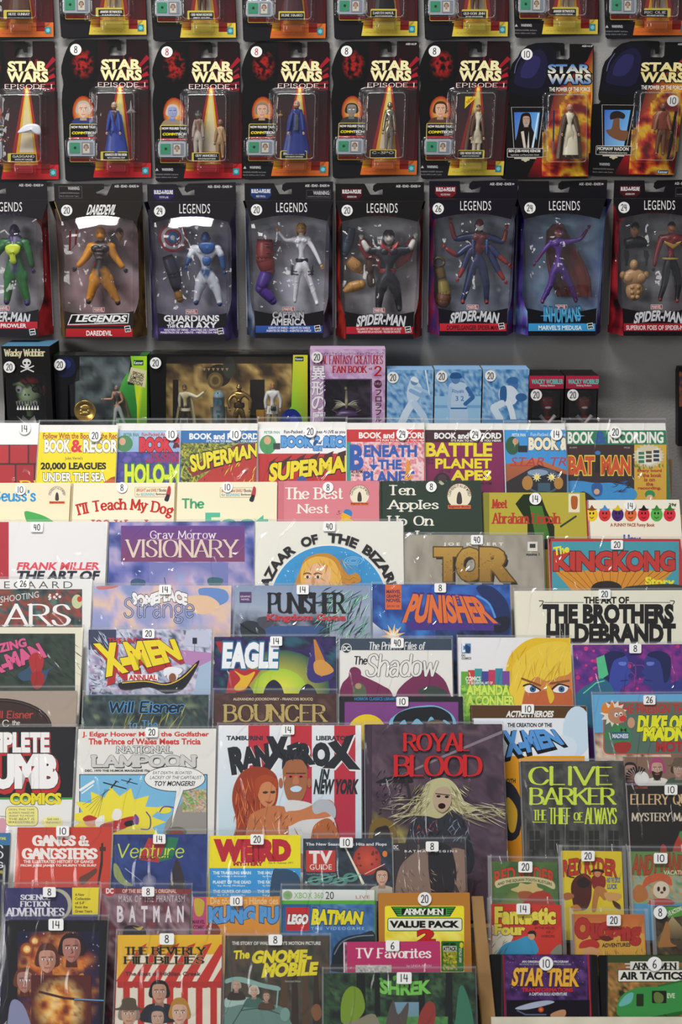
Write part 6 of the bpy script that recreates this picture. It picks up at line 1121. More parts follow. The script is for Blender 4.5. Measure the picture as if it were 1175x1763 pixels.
A.r(220, 680, 250, 1200, 'cc7480'); A.g('The Best', 252, 712, 536, 768, 'f4ece0', 10, 4, 10); A.g('Nest', 316, 792, 468, 836, 'f4ece0', 9, 4, 10); cicr(A, 614, 748, .8)
A.e(548, 850, 24, 22, 'e8b030'); A.b([(536, 832), (550, 816), (576, 826), (574, 850), (556, 842)], '3c80c0'); A.strokes(500, 820, 535, 845, 6, 16, 2, ['3c2c20'], (150, 200), 2); A.b([(520, 868), (560, 860), (590, 880), (580, 900), (520, 900)], 'e8c040'); A.tag('8', 462, 711, r=26)
A = book(2, 'MA', 714, 680, 1200, 677, 'worn dark green children\'s book with white serif title about apples', 'picture_book', T=9, f=0, col='34423a', sleeve=0, kind='hard', spine='5a6a50')
A.g('Ten', 752, 700, 880, 748, 'ece8da', 10, 4, 10); A.g('Apples', 752, 772, 996, 828, 'ece8da', 10, 4, 10); A.g('Up On', 752, 848, 968, 908, 'ece8da', 10, 4, 10); A.g('Top!', 752, 920, 900, 975, 'ece8da', 10, 4, 10); cicr(A, 1095, 752, 1.0)
A.b([(1000, 676), (1012, 684), (1022, 694), (1010, 700), (998, 690)], 'b8b098'); A.strokes(714, 676, 1200, 684, 26, 12, 2, ['a8a488'], (0, 360), 8); A.tag('8', 960, 708, r=26)
A = book(2, 'RA', 217, 736, 708, 736, 'olive yellow children\'s book with red serif title and tall black hat', 'picture_book', T=9, f=0, col='b8ac40', sleeve=0, kind='hard', spine='6a6a30')
A.r(217, 736, 246, 1200, '8c8838'); A.p([(372, 790), (410, 745), (490, 740), (520, 820), (560, 900), (560, 960), (430, 960), (430, 880)], '24301c'); A.p([(440, 800), (500, 800), (540, 960), (470, 960)], '4a7830'); A.b([(410, 985), (430, 960), (520, 960), (640, 970), (630, 990), (520, 1010)], '1c2418')
A.l([(590, 900), (664, 850)], 9, '3c4434'); A.g('Meet', 260, 768, 334, 812, 'b83c30', 8, 4, 8); A.g('Abraham Lincoln', 260, 834, 588, 886, 'b83c30', 8, 4, 8); A.rr(628, 742, 682, 832, 3, 'e8dfc0'); A.b([(640, 760), (655, 752), (672, 762), (668, 812), (644, 812)], 'b0602c'); A.tag('14', 468, 766)
FF = 'fruit-faced'
A = book(2, 'RA', 716, 772, 1162, 770, 'cream funny book with a row of hatted smiling fruit faces', 'picture_book', T=5, f=-3, col='f0ead6', sleeve=0, kind='hard', spine='a82034')
for i, (c, hc) in enumerate((('f0c828', '8a4a20'), ('d83838', '4a90c8'), ('4a2870', 'd8c020'), ('e06a3c', '8a3a20'), ('d82838', '1c1c1c'), ('58b048', '3c8838'), ('d83040', '2c7830'))):
    x = 740+i*62.5; A.e(x, 842, 29, 33, c); A.b([(x-26, 816), (x-10, 812), (x, 796), (x+12, 812), (x+26, 816), (x, 824)], hc); A.e(x-8, 836, 4, 6, '181010'); A.e(x+8, 836, 4, 6, '181010'); A.l([(x-10, 854), (x, 861), (x+10, 854)], 3, '2c1410')
A.t('A FUNNY FACE Funny Book', 830, 884, 1042, 904, 'b0542c', .03); A.g('How', 892, 938, 976, 985, '2c5ca8', 9, 7); A.t('29¢', 1112, 788, 1146, 804, '3c3c38', .04); A.tag('14', 926, 800, r=26)
# ---- tier 3
A = book(3, 'LB', -260, 24, 520, 22, 'white art book with red spine edge and pink-red italic author name', 'art_book', T=12, f=0, col='ebe9e8', kind='soft', spine='b83038')
A.r(-260, 20, 42, 900, 'b8303a', 'a82834'); A.t('FRANK MILLER', 82, 220, 474, 254, 'e04c5c', .05, sk=8); A.t('THE ART OF', 78, 262, 470, 304, '1c2030', .08, sk=10); A.tag('40', 178, 50, 's')
A = book(3, 'LB', 528, 24, 1228, 20, 'blue and violet painted art book with purple title panel', 'art_book', T=10, f=0, col='4a5490', kind='soft')
A.cloud(526, 20, 1232, 700, ['28367c', '4c5ca8', '8a88c4', 'b8a8cc', '6a78b8', '3c4488'], 190, 12, 40, 40); A.cloud(720, 220, 1100, 520, ['a8b0d8', 'c8a8c8', 'd8c4dc', '8a90c8'], 120, 4, fade=('7a80ba', lambda x, y: (math.hypot((x-900)/190, (y-370)/150)-.4)*1.8))
A.r(583, 42, 1180, 216, '7a4a98', '8a4878'); A.r(586, 45, 1177, 213, '6a3f8c', '84446c'); A.l([(720, 108), (1040, 108)], 1.5, 'd8a8b8'); A.g('Gray Morrow', 722, 66, 1040, 116, 'f0e4f0', 5, 3, 5); A.g('VISIONARY', 606, 110, 1148, 194, 'e8d0c0', 13, 3.5, 10, o='3c2c60', ow=2, sp=.16)
A.b([(630, 310), (660, 296), (700, 308), (690, 340), (640, 340)], '3c5a80'); A.b([(1000, 300), (1030, 290), (1075, 300), (1060, 330), (1010, 330)], '3c6a78'); A.l([(792, 292), (800, 330)], 3, '2c2c50')
A = book(3, 'MB', 112, 22, 824, 20, 'white art book with blond woman in a blue starry circle', 'art_book', T=8, f=-2, col='eceadf', kind='soft')
A.e(465, 420, 284, 284, '2c88c4', '3c9ad4', n=48); A.cloud(300, 180, 640, 700, ['2c7cbc', '4aa4dc', '3c90cc', '6ab8e4'], 90, 7, 20, 24, lambda x, y: (x-465)**2+(y-420)**2 < 250**2, fade=('3492cc', lambda x, y: (math.hypot(x-465, y-420)-150)/90))
A.l([(465+284*math.cos(a), 420+284*math.sin(a)) for a in [6.2832*i/60 for i in range(61)]], 5, 'f4f2ea'); A.dots(250, 160, 690, 330, 40, 1, 3, ['c8e4f4'], 3)
for r_ in (44, 30, 18): A.l([(584+r_*math.cos(a), 212+r_*.45*math.sin(a)) for a in [6.2832*i/20 for i in range(21)]], 3, '8ac8ec')
A.b([(290, 420), (300, 330), (330, 250), (350, 205), (400, 180), (460, 176), (505, 200), (530, 240), (560, 280), (600, 270), (620, 310), (560, 340), (560, 420), (420, 460)], 'c88c30'); A.b([(345, 330), (352, 270), (390, 215), (440, 220), (480, 260), (480, 330), (440, 420), (370, 400)], 'e8b890')
A.b([(330, 300), (340, 230), (400, 192), (480, 205), (520, 270), (530, 330), (505, 400), (470, 330), (478, 270), (430, 226), (380, 236), (355, 290), (345, 380)], 'e8b850')
A.strokes(350, 190, 540, 330, 60, 60, 3, ['f4d480', 'b87c28', 'dca03c'], (40, 110), 5); A.l([(540, 290), (565, 300), (585, 288), (610, 300)], 6, 'd0902c', True); A.l([(530, 315), (560, 325), (590, 312)], 6, 'b87820', True)
for x in (362, 412): A.e(x, 290, 15, 7, 'f4ece4'); A.e(x+1, 290, 7, 7, '3c2c24'); A.l([(x-18, 276), (x, 270), (x+18, 276)], 4, '5a3418', True)
A.b([(385, 290), (392, 290), (396, 322), (380, 322)], 'd09870')
for w_, a0, a1 in (('BAZAAR', -81, -33), ('OF', -24, -10), ('THE', 0, 25), ('BIZARRE', 33, 86)): A.t(w_, arc=(465, 420, 298, a0, a1, 42), c='1c1a1c', off=.07)
A.tag('40', 468, 46, 's')
A = book(3, 'MB', 826, 84, 1498, 86, 'grey linen art book with cracked gold block letters', 'art_book', T=10, f=0, col='a09a8e', kind='hard', sleeve=1, spine='8c867a')
A.cloud(828, 90, 1500, 800, ['968f82', 'a8a294', 'b0aa9c'], 40, 3, 30, 40, sy=.3); A.t('JOE KUBERT', 1020, 124, 1306, 142, 'ece8dc', .05, sp=1.6)
for ch, x0, x1 in (('T', 985, 1096), ('O', 1088, 1200), ('R', 1208, 1332)): A.t(ch, x0+12, 172, x1+14, 312, '2c241c', .12); A.t(ch, x0, 160, x1, 298, 'c09848', .11, o='5a4420', ow=.03, c2='9a7434')
A.strokes(1000, 165, 1330, 290, 70, 14, 2, ['8a6830', 'dcb868', '6a4c20'], (0, 360), 6); A.rr(1424, 120, 1472, 166, 2, 'e4e0d4'); A.r(1434, 130, 1462, 150, '3c3c38'); A.t('volume 1', 1416, 174, 1480, 186, '2c2c28', .02); A.tag('40', 1180, 110, 's')
A = book(3, 'RB', 532, 104, 1168, 106, 'hardcover with red border, orange sunbeams and red monster-ape title on teal', 'story_book', T=8, f=0, col='b83c38', kind='hard', sleeve=1)
A.r(548, 118, 1160, 800, '4aa0b0'); A.p([(560, 258), (1134, 258), (980, 420), (700, 420)], 'dc9430')
for i in range(14): A.l([(570+i*43, 256), (760+i*12, 400)], 2, '6a4420')
A.r(824, 170, 852, 258, 'dc9430'); A.t('KING', 562, 172, 838, 255, 'c83c34', .10, o='5a1c1c', ow=.03); A.t('KONG', 848, 172, 1136, 255, 'c83c34', .10, o='5a1c1c', ow=.03)
A.t('The', q=[(556, 148), (628, 136), (630, 168), (560, 186)], c='f0e838', off=.07); A.t('Story', q=[(1000, 290), (1136, 296), (1134, 344), (1000, 340)], c='f0e838', off=.07); A.b([(735, 352), (760, 318), (820, 308), (870, 322), (885, 352), (860, 420), (760, 420)], '2c2420'); A.b([(880, 352), (960, 330), (1175, 330), (1175, 420), (880, 420)], '3c3c34'); A.tag('20', 862, 134, 's')
# ---- tier 4
A = book(4, 'LB', -330, 300, 446, 298, 'white comic volume with spaced grey author letters and big white serif title', 'graphic_novel', T=8, f=0, col='ecebe8')
A.t('KIERKEGAARD', -230, 310, 350, 344, '55565a', -.005, sp=1.35); A.r(-320, 348, 396, 1000, '3c4a4c'); A.cloud(-320, 350, 394, 900, ['28343c', '3c5a54', '6a4a3c', 'a8443a', '2c4a50', '5a7a6c'], 60, 9, 50, 40)
A.t('SHOOTING', q=[(2, 384), (186, 358), (188, 388), (2, 414)], c='dcdcd8', off=.0); A.g('STARS', -190, 420, 344, 526, 'f4f2f0', 18, 6, 14, sp=.14); A.dots(235, 370, 300, 400, 9, 4, 8, ['e8e4dc'], 6); A.e(372, 408, 26, 34, 'c8d0a0'); A.e(384, 396, 12, 14, 'c84030'); A.tag('26', 112, 322, 's')
A = book(4, 'LB', 452, 330, 1116, 330, 'pastel pink and blue painted comic with outlined cursive title', 'graphic_novel', T=5, f=0, col='b8b4cc')
A.cloud(440, 330, 1120, 900, ['8a98c8', 'b0b0d4', 'd4b8c4', 'e8c8a8', 'c8b8d4', '98a0cc'], 150, 5, 40, 30); A.b([(470, 335), (570, 332), (540, 345), (480, 350)], 'c87878'); A.b([(960, 345), (1080, 350), (1100, 400), (1040, 430), (980, 400)], '6a90cc'); A.b([(880, 390), (1000, 380), (1060, 430), (980, 470), (900, 440)], 'e8c4a0')
A.t('SOMEPLACE', 640, 366, 900, 416, 'f6f4f2', .12, o='2c3040', ow=.045, wave=lambda u: 14*math.sin(u*7)); A.g('Strange', 598, 392, 934, 512, 'b4b8d8', 5, 5, 0, o='3c4468', ow=3.2); A.tag('14', 796, 350, 's')
A = book(4, 'MB', 10, 330, 668, 330, 'grey-blue comic with black vigilante title, red subtitle and green slashes at right', 'graphic_novel', T=5, f=0, col='98a4b8', spine='c8c4b8')
A.r(10, 330, 670, 480, '8c9cb8', 'a8b4c8'); A.cloud(10, 430, 470, 900, ['2c3440', '4a5464', '8a94a8', '3c4450'], 60, 6, 30, 30, fade=('a4b0c4', lambda x, y: (500-y)/60)); A.r(150, 525, 450, 900, '3c5a8c'); A.b([(40, 520), (90, 500), (140, 520), (160, 580), (60, 590)], '28303c'); A.b([(120, 490), (180, 480), (200, 510), (150, 540)], '4a4c58')
A.strokes(440, 335, 668, 590, 120, 90, 5, ['8ad0b4', 'b8e4cc', '5aa890', '1c2c38', '28343c', '3c6c6c', 'a8dcc8'], (100, 165), 7); A.r(36, 362, 92, 412, '5a3c6c'); A.t('GRAPHIC', 40, 380, 90, 388, 'd8d0dc', .02); A.t('NOVEL', 44, 394, 84, 402, 'd8d0dc', .02)
A.g('PUNISHER', 172, 366, 544, 464, '10141c', 15, 6, 9, sp=.12); A.t('THE', 322, 364, 384, 390, '10141c', .04); A.t('Kingdom Gone', 170, 470, 544, 508, 'c83848', .06); A.tag('14', 340, 350, 's'); A.l([(40, 515), (90, 550), (130, 568)], 6, '141820')
A = book(4, 'MB', 676, 324, 1338, 326, 'deep blue comic with orange vigilante title and starburst', 'graphic_novel', T=5, f=0, col='2c5aa8', spine='b0b0a8')
A.cloud(676, 324, 1340, 900, ['2c58b0', '3c74c8', '2c4c98', '24408c', '3c80cc'], 150, 8, 36, 30); A.p([(675, 505), (790, 600), (675, 640)], ['d8dce0', '3c6cb0', '3c6cb0']); A.burst(775, 575, 62, 26, 11, 'f0c890'); A.burst(775, 575, 34, 14, 11, 'fff4e0'); A.cloud(980, 480, 1340, 900, ['101c3c', '1c3468', '2c4c88', '0c1428'], 50, 5, 22, 20, fade=('2c58a8', lambda x, y: (540-y-(x-980)*.25)/50)); A.b([(1175, 345), (1250, 335), (1330, 420), (1335, 560), (1250, 590), (1270, 470)], '1c3064'); A.l([(1180, 380), (1240, 420), (1280, 520)], 10, '5a9ce0', True); A.b([(1240, 500), (1330, 480), (1330, 540), (1270, 560)], '141c30')
A.r(738, 320, 816, 446, 'e06a38'); A.t('MARVEL', 744, 352, 812, 368, '5a2050', .05); A.t('GRAPHIC', 744, 374, 812, 390, '5a2050', .05); A.t('NOVEL', 744, 394, 812, 410, '5a2050', .05); A.t('$9.95 US', 748, 426, 806, 436, '8a2c30', .02)
A.p([(818, 500), (1260, 500), (1262, 548), (870, 545)], '4a3488'); A.t('THE', 1000, 378, 1092, 408, 'e07038', .03, o='3c2468', ow=.05); A.t('PUNISHER', q=[(872, 378), (1190, 392), (1268, 506), (826, 502)], c='e87838', off=.08, o='4a2c80', ow=.05); A.tag('8', 1003, 342, 's', r=28)
A = book(4, 'RB', 366, 356, 1230, 352, 'cream art book with ornate heavy black lettering about two brothers', 'art_book', T=13, f=0, col='efecd8', spine='d8d4c0')
A.t('THE ART OF', 704, 386, 918, 416, '141210', .07); A.t('THE BROTHERS', 508, 426, 1130, 508, '141210', .10, sk=0); A.t('HILDEBRANDT', 526, 520, 1140, 602, '141210', .10)
A.l([(512, 412), (700, 412)], 2.5, '28241c'); A.l([(922, 412), (1118, 412)], 2.5, '28241c')
for x in (498, 1130): A.l([(x-12, 404), (x+8, 406), (x+2, 420), (x-8, 432)], 4, '28241c', True)
A.tag('20', 802, 372, 's')
# ---- tier 5
A = book(5, 'LB', -340, 530, 402, 532, 'cream-bordered dark green comic with slanted pink hero title', 'graphic_novel', T=7, f=0, col='e8e2cc')
A.r(-340, 562, 362, 1200, '27342f'); A.cloud(-338, 564, 360, 900, ['1c2824', '2c3c34', '38483c', '243028'], 50, 4, 40, 24); A.strokes(0, 570, 360, 830, 40, 90, 2, ['3c4c44', '1c2420'], (20, 60), 3)
A.t('AMAZING', q=[(-120, 640), (120, 585), (128, 622), (-112, 680)], c='d85c8c', off=.08, o='3c1c30', ow=.03); A.t('SPIDER-MAN', q=[(-240, 760), (185, 612), (220, 672), (-230, 830)], c='d85c8c', off=.10, o='3c1c30', ow=.03)
A.b([(85, 760), (130, 730), (170, 690), (210, 740), (270, 715), (235, 745), (215, 800), (170, 830), (150, 790), (110, 790)], '34506c'); A.b([(140, 680), (165, 655), (195, 660), (212, 690), (200, 740), (165, 760), (145, 720)], 'b02c30'); A.b([(150, 760), (200, 745), (215, 790), (190, 828), (160, 820)], 'a02428')
A = book(5, 'LB', 427, 542, 1022, 540, 'comic annual with yellow block hero-team title edged in red', 'comic_book', T=4, f=0, col='c8d0e0')
A.cloud(427, 542, 1022, 900, ['4c5470', 'a8b4cc', 'd8dce8', 'b89cc0', '8a90ac'], 28, 5, 50, 34); A.r(427, 542, 560, 640, '3c4460'); A.strokes(427, 545, 620, 640, 30, 60, 4, ['1c2434', 'b0c0d8', 'dce4f0'], (40, 70), 2); A.p([(900, 545), (1018, 545), (1010, 630), (880, 620)], 'c4c8dc'); A.r(928, 582, 950, 612, '20243c'); A.l([(938, 612), (938, 655)], 2, '2c2c40'); A.p([(860, 640), (1022, 655), (1022, 730), (850, 700)], 'b888b8')
A.p([(960, 720), (1022, 690), (1022, 900), (930, 870)], 'a8c0d8'); A.strokes(427, 700, 640, 856, 60, 30, 4, ['2c3044', 'e8ecf4', '7a6488'], (0, 360), 6); A.r(427, 855, 1022, 1200, '8090b0')
A.t('THE UNCANNY', 522, 584, 776, 608, 'c83040', .05); A.t('X-MEN', q=[(475, 640), (838, 606), (878, 696), (530, 790)], c='b82c30', off=.14); A.t('X-MEN', q=[(466, 622), (838, 596), (872, 680), (520, 758)], c='f2dc28', off=.10, o='28201c', ow=.02); A.rr(616, 758, 762, 790, 3, 'f2f0ee'); A.t('ANNUAL', 622, 762, 756, 786, 'c02c34', .07)
A.b([(575, 800), (700, 785), (790, 800), (870, 770), (960, 690), (930, 760), (880, 830), (800, 850), (720, 820), (600, 835)], '1c1c24'); A.l([(590, 800), (700, 792), (800, 808), (880, 775), (945, 710)], 5, 'e8c038', True); A.e(832, 762, 28, 32, 'e8e8ec'); A.e(832, 775, 18, 22, '8a5a3c'); A.b([(790, 735), (830, 722), (880, 735), (860, 760), (820, 745), (795, 770)], 'eceef2'); A.tag('20', 716, 562, 's')
A = book(5, 'MB', -86, 578, 500, 576, 'comic with white eagle title, yellow-green glow and armoured rider', 'comic_book', T=4, f=0, col='3c2c5c')
A.cloud(-86, 578, 500, 900, ['241c4c', '3c2c6c', '1c1c38', '2c5c70'], 70, 5, 30, 24); A.e(230, 830, 240, 190, 'e8e040', '2c5c50'); A.e(230, 840, 130, 110, 'f0e850', 'a8cc3c'); A.p([(-80, 600), (-30, 600), (-55, 660)], 'b02430')
for x, y in ((200, 830), (365, 850), (60, 850)): A.b([(x-46, y+60), (x-40, y-10), (x, y-46), (x+40, y-10), (x+46, y+60)], '20203c')
A.p([(-60, 600), (140, 600), (120, 800), (-20, 820)], 'b42c30') if False else None; A.p([(-10, 730), (140, 735), (60, 840), (-30, 850)], 'b42c34'); A.b([(10, 820), (40, 780), (10, 740), (60, 765), (110, 745), (90, 790), (60, 830), (20, 836)], 'e8b830')
A.b([(360, 760), (380, 640), (400, 590), (440, 640), (460, 720), (490, 730), (480, 780), (400, 800)], '3c3478'); A.p([(392, 590), (402, 590), (450, 700), (470, 740), (430, 770), (405, 740)], 'c88434'); A.b([(395, 700), (440, 690), (490, 740), (440, 765), (400, 750)], 'd89c4c')
A.t('EAGLE', -44, 612, 215, 722, 'f4f6f8', .10, o='2c6c98', ow=.05, sk=6); A.tag('14', 212, 598, 's')
A = book(5, 'MB', 518, 584, 1058, 584, 'white comic with plum silhouettes and looping crime title', 'comic_book', T=4, f=0, col='eeece6')
A.r(518, 584, 1060, 642, '3c4c5c'); A.g('The Private Files of', 656, 602, 928, 640, 'f0f0f0', 4.5, 3.5, sk=4); A.e(551, 634, 25, 25, 'e8e8ea'); A.e(551, 634, 21, 21, '2c3440'); A.t('DC', 536, 624, 566, 645, 'f0f0f0', .06)
A.b([(524, 820), (560, 770), (570, 730), (600, 725), (620, 760), (660, 780), (720, 810), (770, 850), (770, 960), (520, 960)], '7c2c58'); A.e(592, 752, 30, 28, '7c2c58'); A.b([(790, 858), (820, 810), (870, 770), (930, 735), (990, 755), (1040, 820), (1050, 960), (790, 960)], '7c2c58'); A.b([(900, 850), (920, 820), (980, 815), (1040, 850), (1000, 880)], '3c4a44'); A.b([(582, 850), (590, 810), (620, 800), (645, 830), (640, 880), (590, 880)], '5c6c50'); A.e(608, 815, 15, 14, 'b89878')
A.g('The', 584, 670, 650, 712, '1c1c20', 6, 5, sk=4); A.g('Shadow', 640, 660, 985, 770, 'eeece6', 12, 9, 0, o='2c2428', ow=2.5, sp=.14, sk=14); A.tag('40', 796, 607, 's', r=31)
A = book(5, 'RB', 94, 580, 637, 582, 'white comic art book with close-up of blond woman with blue eyes', 'art_book', T=11, f=0, col='f0eff0', spine='d87828')
A.b([(322, 960), (330, 800), (325, 740), (345, 670), (390, 620), (440, 590), (520, 575), (600, 580), (640, 600), (640, 1000)], 'ecc428'); A.b([(395, 960), (400, 850), (420, 780), (470, 740), (540, 760), (640, 740), (640, 1000)], 'd8884c'); A.b([(400, 1000), (410, 880), (440, 830), (540, 840), (640, 830), (640, 1000)], 'c86838')
A.b([(345, 800), (360, 720), (420, 650), (500, 610), (600, 600), (640, 640), (640, 745), (580, 770), (520, 790), (470, 770), (420, 830), (400, 920), (380, 1000), (345, 1000)], 'f2d040'); A.strokes(350, 610, 640, 760, 50, 110, 4, ['f8e468', 'd8a820', 'f4dc50'], (70, 140), 8)
A.b([(520, 800), (545, 830), (560, 870), (540, 900), (525, 850)], 'e8c030')
for x, s_ in ((452, 1), (590, -1)): A.b([(x-36, 828-6*s_), (x, 808), (x+36, 828+6*s_), (x+20, 846), (x-22, 846)], 'f4f0f0'); A.e(x+4, 830, 15, 15, '4a90c0', '1c4c7c'); A.e(x+4, 830, 6, 6, '101418'); A.l([(x-42, 822-8*s_), (x-10, 806), (x+40, 826+8*s_)], 7, '2c1810', True); A.l([(x-50, 790-12*s_), (x+40, 800+12*s_)], 9, '8a5420')
for i, c in enumerate(('6ab040', 'c8443c', '3c9c9c', '4a4a98', 'c83c5c', '3c8ca8', '7c4ca0')): A.r(110+i*33, 745-(i*7) % 20, 145+i*33, 815, c)
A.r(108, 810, 340, 1000, '6aa83c'); A.cloud(110, 812, 338, 960, ['4a8a2c', '8ac848', 'b0e060', '5a7830'], 22, 6); A.r(112, 610, 156, 656, '4a88c0'); A.t('D', 116, 612, 134, 650, 'f0f4f8', .10); A.b([(130, 615), (155, 630), (150, 655), (132, 650)], '1c3c70'); A.t('DC', 112, 662, 130, 672, '6a6c70', .02); A.t('COMICS', 112, 676, 158, 686, '6a6c70', .02); A.t('COMICS', 132, 770, 204, 790, 'f0f4e0', .05); A.t('THE SEQUENTIAL ART OF', 134, 794, 262, 808, 'f0f4e0', .03)
A.t('AMANDA', 138, 812, 342, 856, 'd8f060', .09, o='3c5c18', ow=.02); A.t('CONNER', 180, 864, 365, 908, 'd8f060', .09, o='3c5c18', ow=.02); A.t('A', 138, 864, 170, 908, 'd8f060', .09)
A = book(5, 'RB', 648, 616, 1290, 612, 'purple comic with two facing blue profiles among circuit lines', 'comic_book', T=5, f=0, col='5a2c80')
A.cloud(648, 612, 1290, 1000, ['6a2c84', '8a2c8c', '4a2c84', 'a03498', '3c2c7c'], 120, 5, 36, 30)
for i in range(12): R = random.Random(i); x = R.uniform(660, 1160); y = R.uniform(620, 840); A.l([(x, y), (x+40, y), (x+60, y+20), (x+60, y+70)], 2.5, 'a8489c')
A.dots(660, 620, 1175, 860, 22, 5, 12, ['d83c8c', 'c83078'], 4)
for sx, x in ((1, 860), (-1, 1050)):
    F_ = lambda P: [(x+sx*a, b) for a, b in P]; A.b(F_([(-60, 900), (-70, 780), (-65, 700), (-30, 655), (20, 650), (52, 680), (55, 720), (70, 750), (55, 765), (62, 800), (30, 820), (10, 860), (10, 960), (-60, 960)]), '3c4ca8' if sx > 0 else '34408c'); A.b(F_([(-66, 770), (-70, 680), (-30, 648), (25, 650), (40, 670), (-10, 690), (-30, 740), (-40, 800)]), '1c2458'); A.b(F_([(10, 700), (45, 700), (40, 716), (15, 714)]), '6a80d8'); A.l(F_([(20, 790), (54, 786)]), 4, '1c2458')
A.p([(762, 680), (800, 665), (820, 760), (775, 790)], '5ac890'); A.b([(660, 860), (740, 800), (800, 780), (850, 850), (860, 1000), (650, 1000)], '2c6c8c'); A.b([(1000, 900), (1060, 840), (1180, 780), (1290, 800), (1290, 1000), (1000, 1000)], '343c8c'); A.l([(700, 850), (760, 800), (800, 790)], 5, '6ae0a8'); A.tag('8', 950, 634, 's', r=29)
# ---- tier 6
A = book(6, 'LC', -320, 28, 372, 26, 'tan comic with dark brown arch and red author signature', 'graphic_novel', T=6, f=0, col='a8988a', sleeve=2)
A.e(-5, 200, 255, 138, '1c1210', n=40); A.e(-5, 205, 238, 124, '38221e', n=40); A.l([(-5+246*math.cos(a), 202+131*math.sin(a)) for a in [math.pi*(1+i/24) for i in range(25)]], 4, '5a4038'); A.g('Will Eisner', -60, 122, 160, 160, 'b83c34', 6, 4.5, sk=3); A.g('the', 58, 168, 96, 192, 'e8e0d8', 3.5, 2.5); A.g('C', 10, 166, 44, 200, 'e8e0d8', 5, 3)
A = book(6, 'LC', 404, 48, 1006, 46, 'dark teal comic with blue brush author signature and yellow glints', 'graphic_novel', T=5, f=0, col='2a383c', sleeve=2)
A.cloud(404, 46, 1008, 400, ['1c282c', '2c3c40', '4a5c58', '26343a', '7a8a6c'], 50, 5, 44, 20); A.strokes(560, 60, 900, 200, 26, 120, 6, ['8c8c4c', '5a6c50', 'b0a858'], (100, 130), 4)
A.g('Will Eisner', 520, 76, 885, 134, '14202c', 11, 9, sk=8, o='5aa0dc', ow=3, sp=.18); A.g('to The', 620, 168, 760, 212, '5a9ccc', 5, 4)
A = book(6, 'MC', -86, 38, 503, 40, 'brown western comic with ornate golden circus lettering', 'graphic_novel', T=5, f=0, col='4a302c', sleeve=2)
A.cloud(-86, 36, 505, 400, ['3c2624', '5a3c38', '46302c', '6a4a44'], 70, 4, 30, 16); A.t('ALEXANDRO JODOROWSKY - FRANCOIS BOUCQ', 5, 60, 388, 76, 'd8c8a8', .03); A.g('BOUNCER', -40, 92, 455, 176, 'c0a868', 15, 6, 10, o='2c1c18', ow=3, sp=.2); A.dots(-20, 110, 450, 165, 40, 2.5, 3.5, ['4a3020'], 3); A.t('RAISING CAIN', 60, 186, 440, 200, 'b84c3c', .03)
A = book(6, 'MC', 516, 54, 1112, 54, 'black-framed purple comic with yellow moon and black-haired head', 'graphic_novel', T=5, f=0, col='1c1c24')
A.r(542, 80, 1090, 500, '84448c', '6a3478'); A.e(650, 225, 92, 86, 'f0d028'); A.b([(755, 190), (790, 140), (850, 110), (920, 98), (990, 100), (1060, 140), (1080, 200), (1050, 300), (800, 300)], '78c0dc'); A.b([(775, 175), (800, 135), (860, 112), (920, 105), (990, 106), (1050, 140), (1062, 190), (1020, 165), (1000, 200), (960, 150), (930, 190), (890, 160), (850, 200), (830, 165), (790, 200)], '10141c'); A.b([(930, 190), (990, 165), (1040, 200), (1020, 300), (930, 300)], '6a4c34')
A.t('HORROR CLASSICS LIBRARY', 590, 58, 790, 72, '3c8cc8', .03); A.tag('10', 820, 78, 's', r=29)
A = book(6, 'RC', 160, 94, 716, 98, 'white book about comic creators with brown band and slanted blue hero-team title', 'reference_book', 'book', T=12, f=0, col='e6ebf0', kind='hard', sleeve=0, spine='4a3424')
A.r(160, 92, 722, 158, '5a4028'); A.e(670, 220, 70, 120, 'c8dcec'); A.e(600, 300, 70, 60, 'd4e2ee'); A.r(160, 340, 706, 900, 'e8a028', 'd88c1c'); A.t('ACTION HEROES', 328, 124, 552, 152, 'f2f0ea', .06, sk=5); A.t('THE CREATION OF THE', 334, 182, 548, 200, '1c1c1c', .05)
A.t('X-MEN', q=[(310, 236), (560, 222), (612, 290), (330, 352)], c='1c1c20', off=.16); A.t('X-MEN', q=[(318, 226), (556, 216), (600, 280), (336, 336)], c='5a98d8', off=.10); A.t('BOTH', 318, 450, 372, 470, '1c1c1c', .05); A.b([(300, 500), (350, 470), (400, 560), (390, 720), (320, 730)], '2c2c34'); A.b([(330, 540), (380, 600), (370, 700), (340, 690)], 'e0b038'); A.tag('10', 432, 114, 's', r=30)
A = book(6, 'RC', 742, 44, 1330, 40, 'blue board book with red-nosed cartoon jester and yellow madness title', 'record_book', 'book', T=4, f=-3, col='6ab0dc', sleeve=1)
A.r(742, 230, 1330, 330, 'a88c80'); A.cloud(742, 228, 1330, 480, ['7a5c50', 'c8a890', 'e8d4bc', '5a4038'], 50, 6, 34, 16); A.rr(800, 84, 1400, 328, 22, '5a7468', 'c85c38', 5); A.p([(1120, 330), (1330, 330), (1330, 460), (1150, 440)], '8a6c60')
A.t('THE FIRESIGN THEATRE', 868, 92, 1300, 134, 'c03830', .06); A.t('DUKE OF', 962, 150, 1180, 218, 'f0f028', .12, o='20241c', ow=.03, sk=6); A.t('MADNESS', 990, 206, 1290, 264, 'f0f028', .12, o='20241c', ow=.03, sk=6); A.t('MOTORS', 1052, 272, 1290, 318, 'b82c30', .10)
A.burst(845, 135, 66, 44, 13, 'ece4d0'); A.b([(785, 110), (805, 82), (820, 110), (838, 80), (850, 110), (860, 130), (800, 135)], 'e08838'); A.e(862, 145, 44, 40, 'c08a68'); A.e(890, 160, 17, 15, 'd83830'); A.e(858, 142, 9, 11, 'f0f0ec'); A.e(880, 138, 8, 10, 'f0f0ec'); A.e(860, 144, 4, 5, '141414'); A.e(881, 140, 4, 5, '141414')
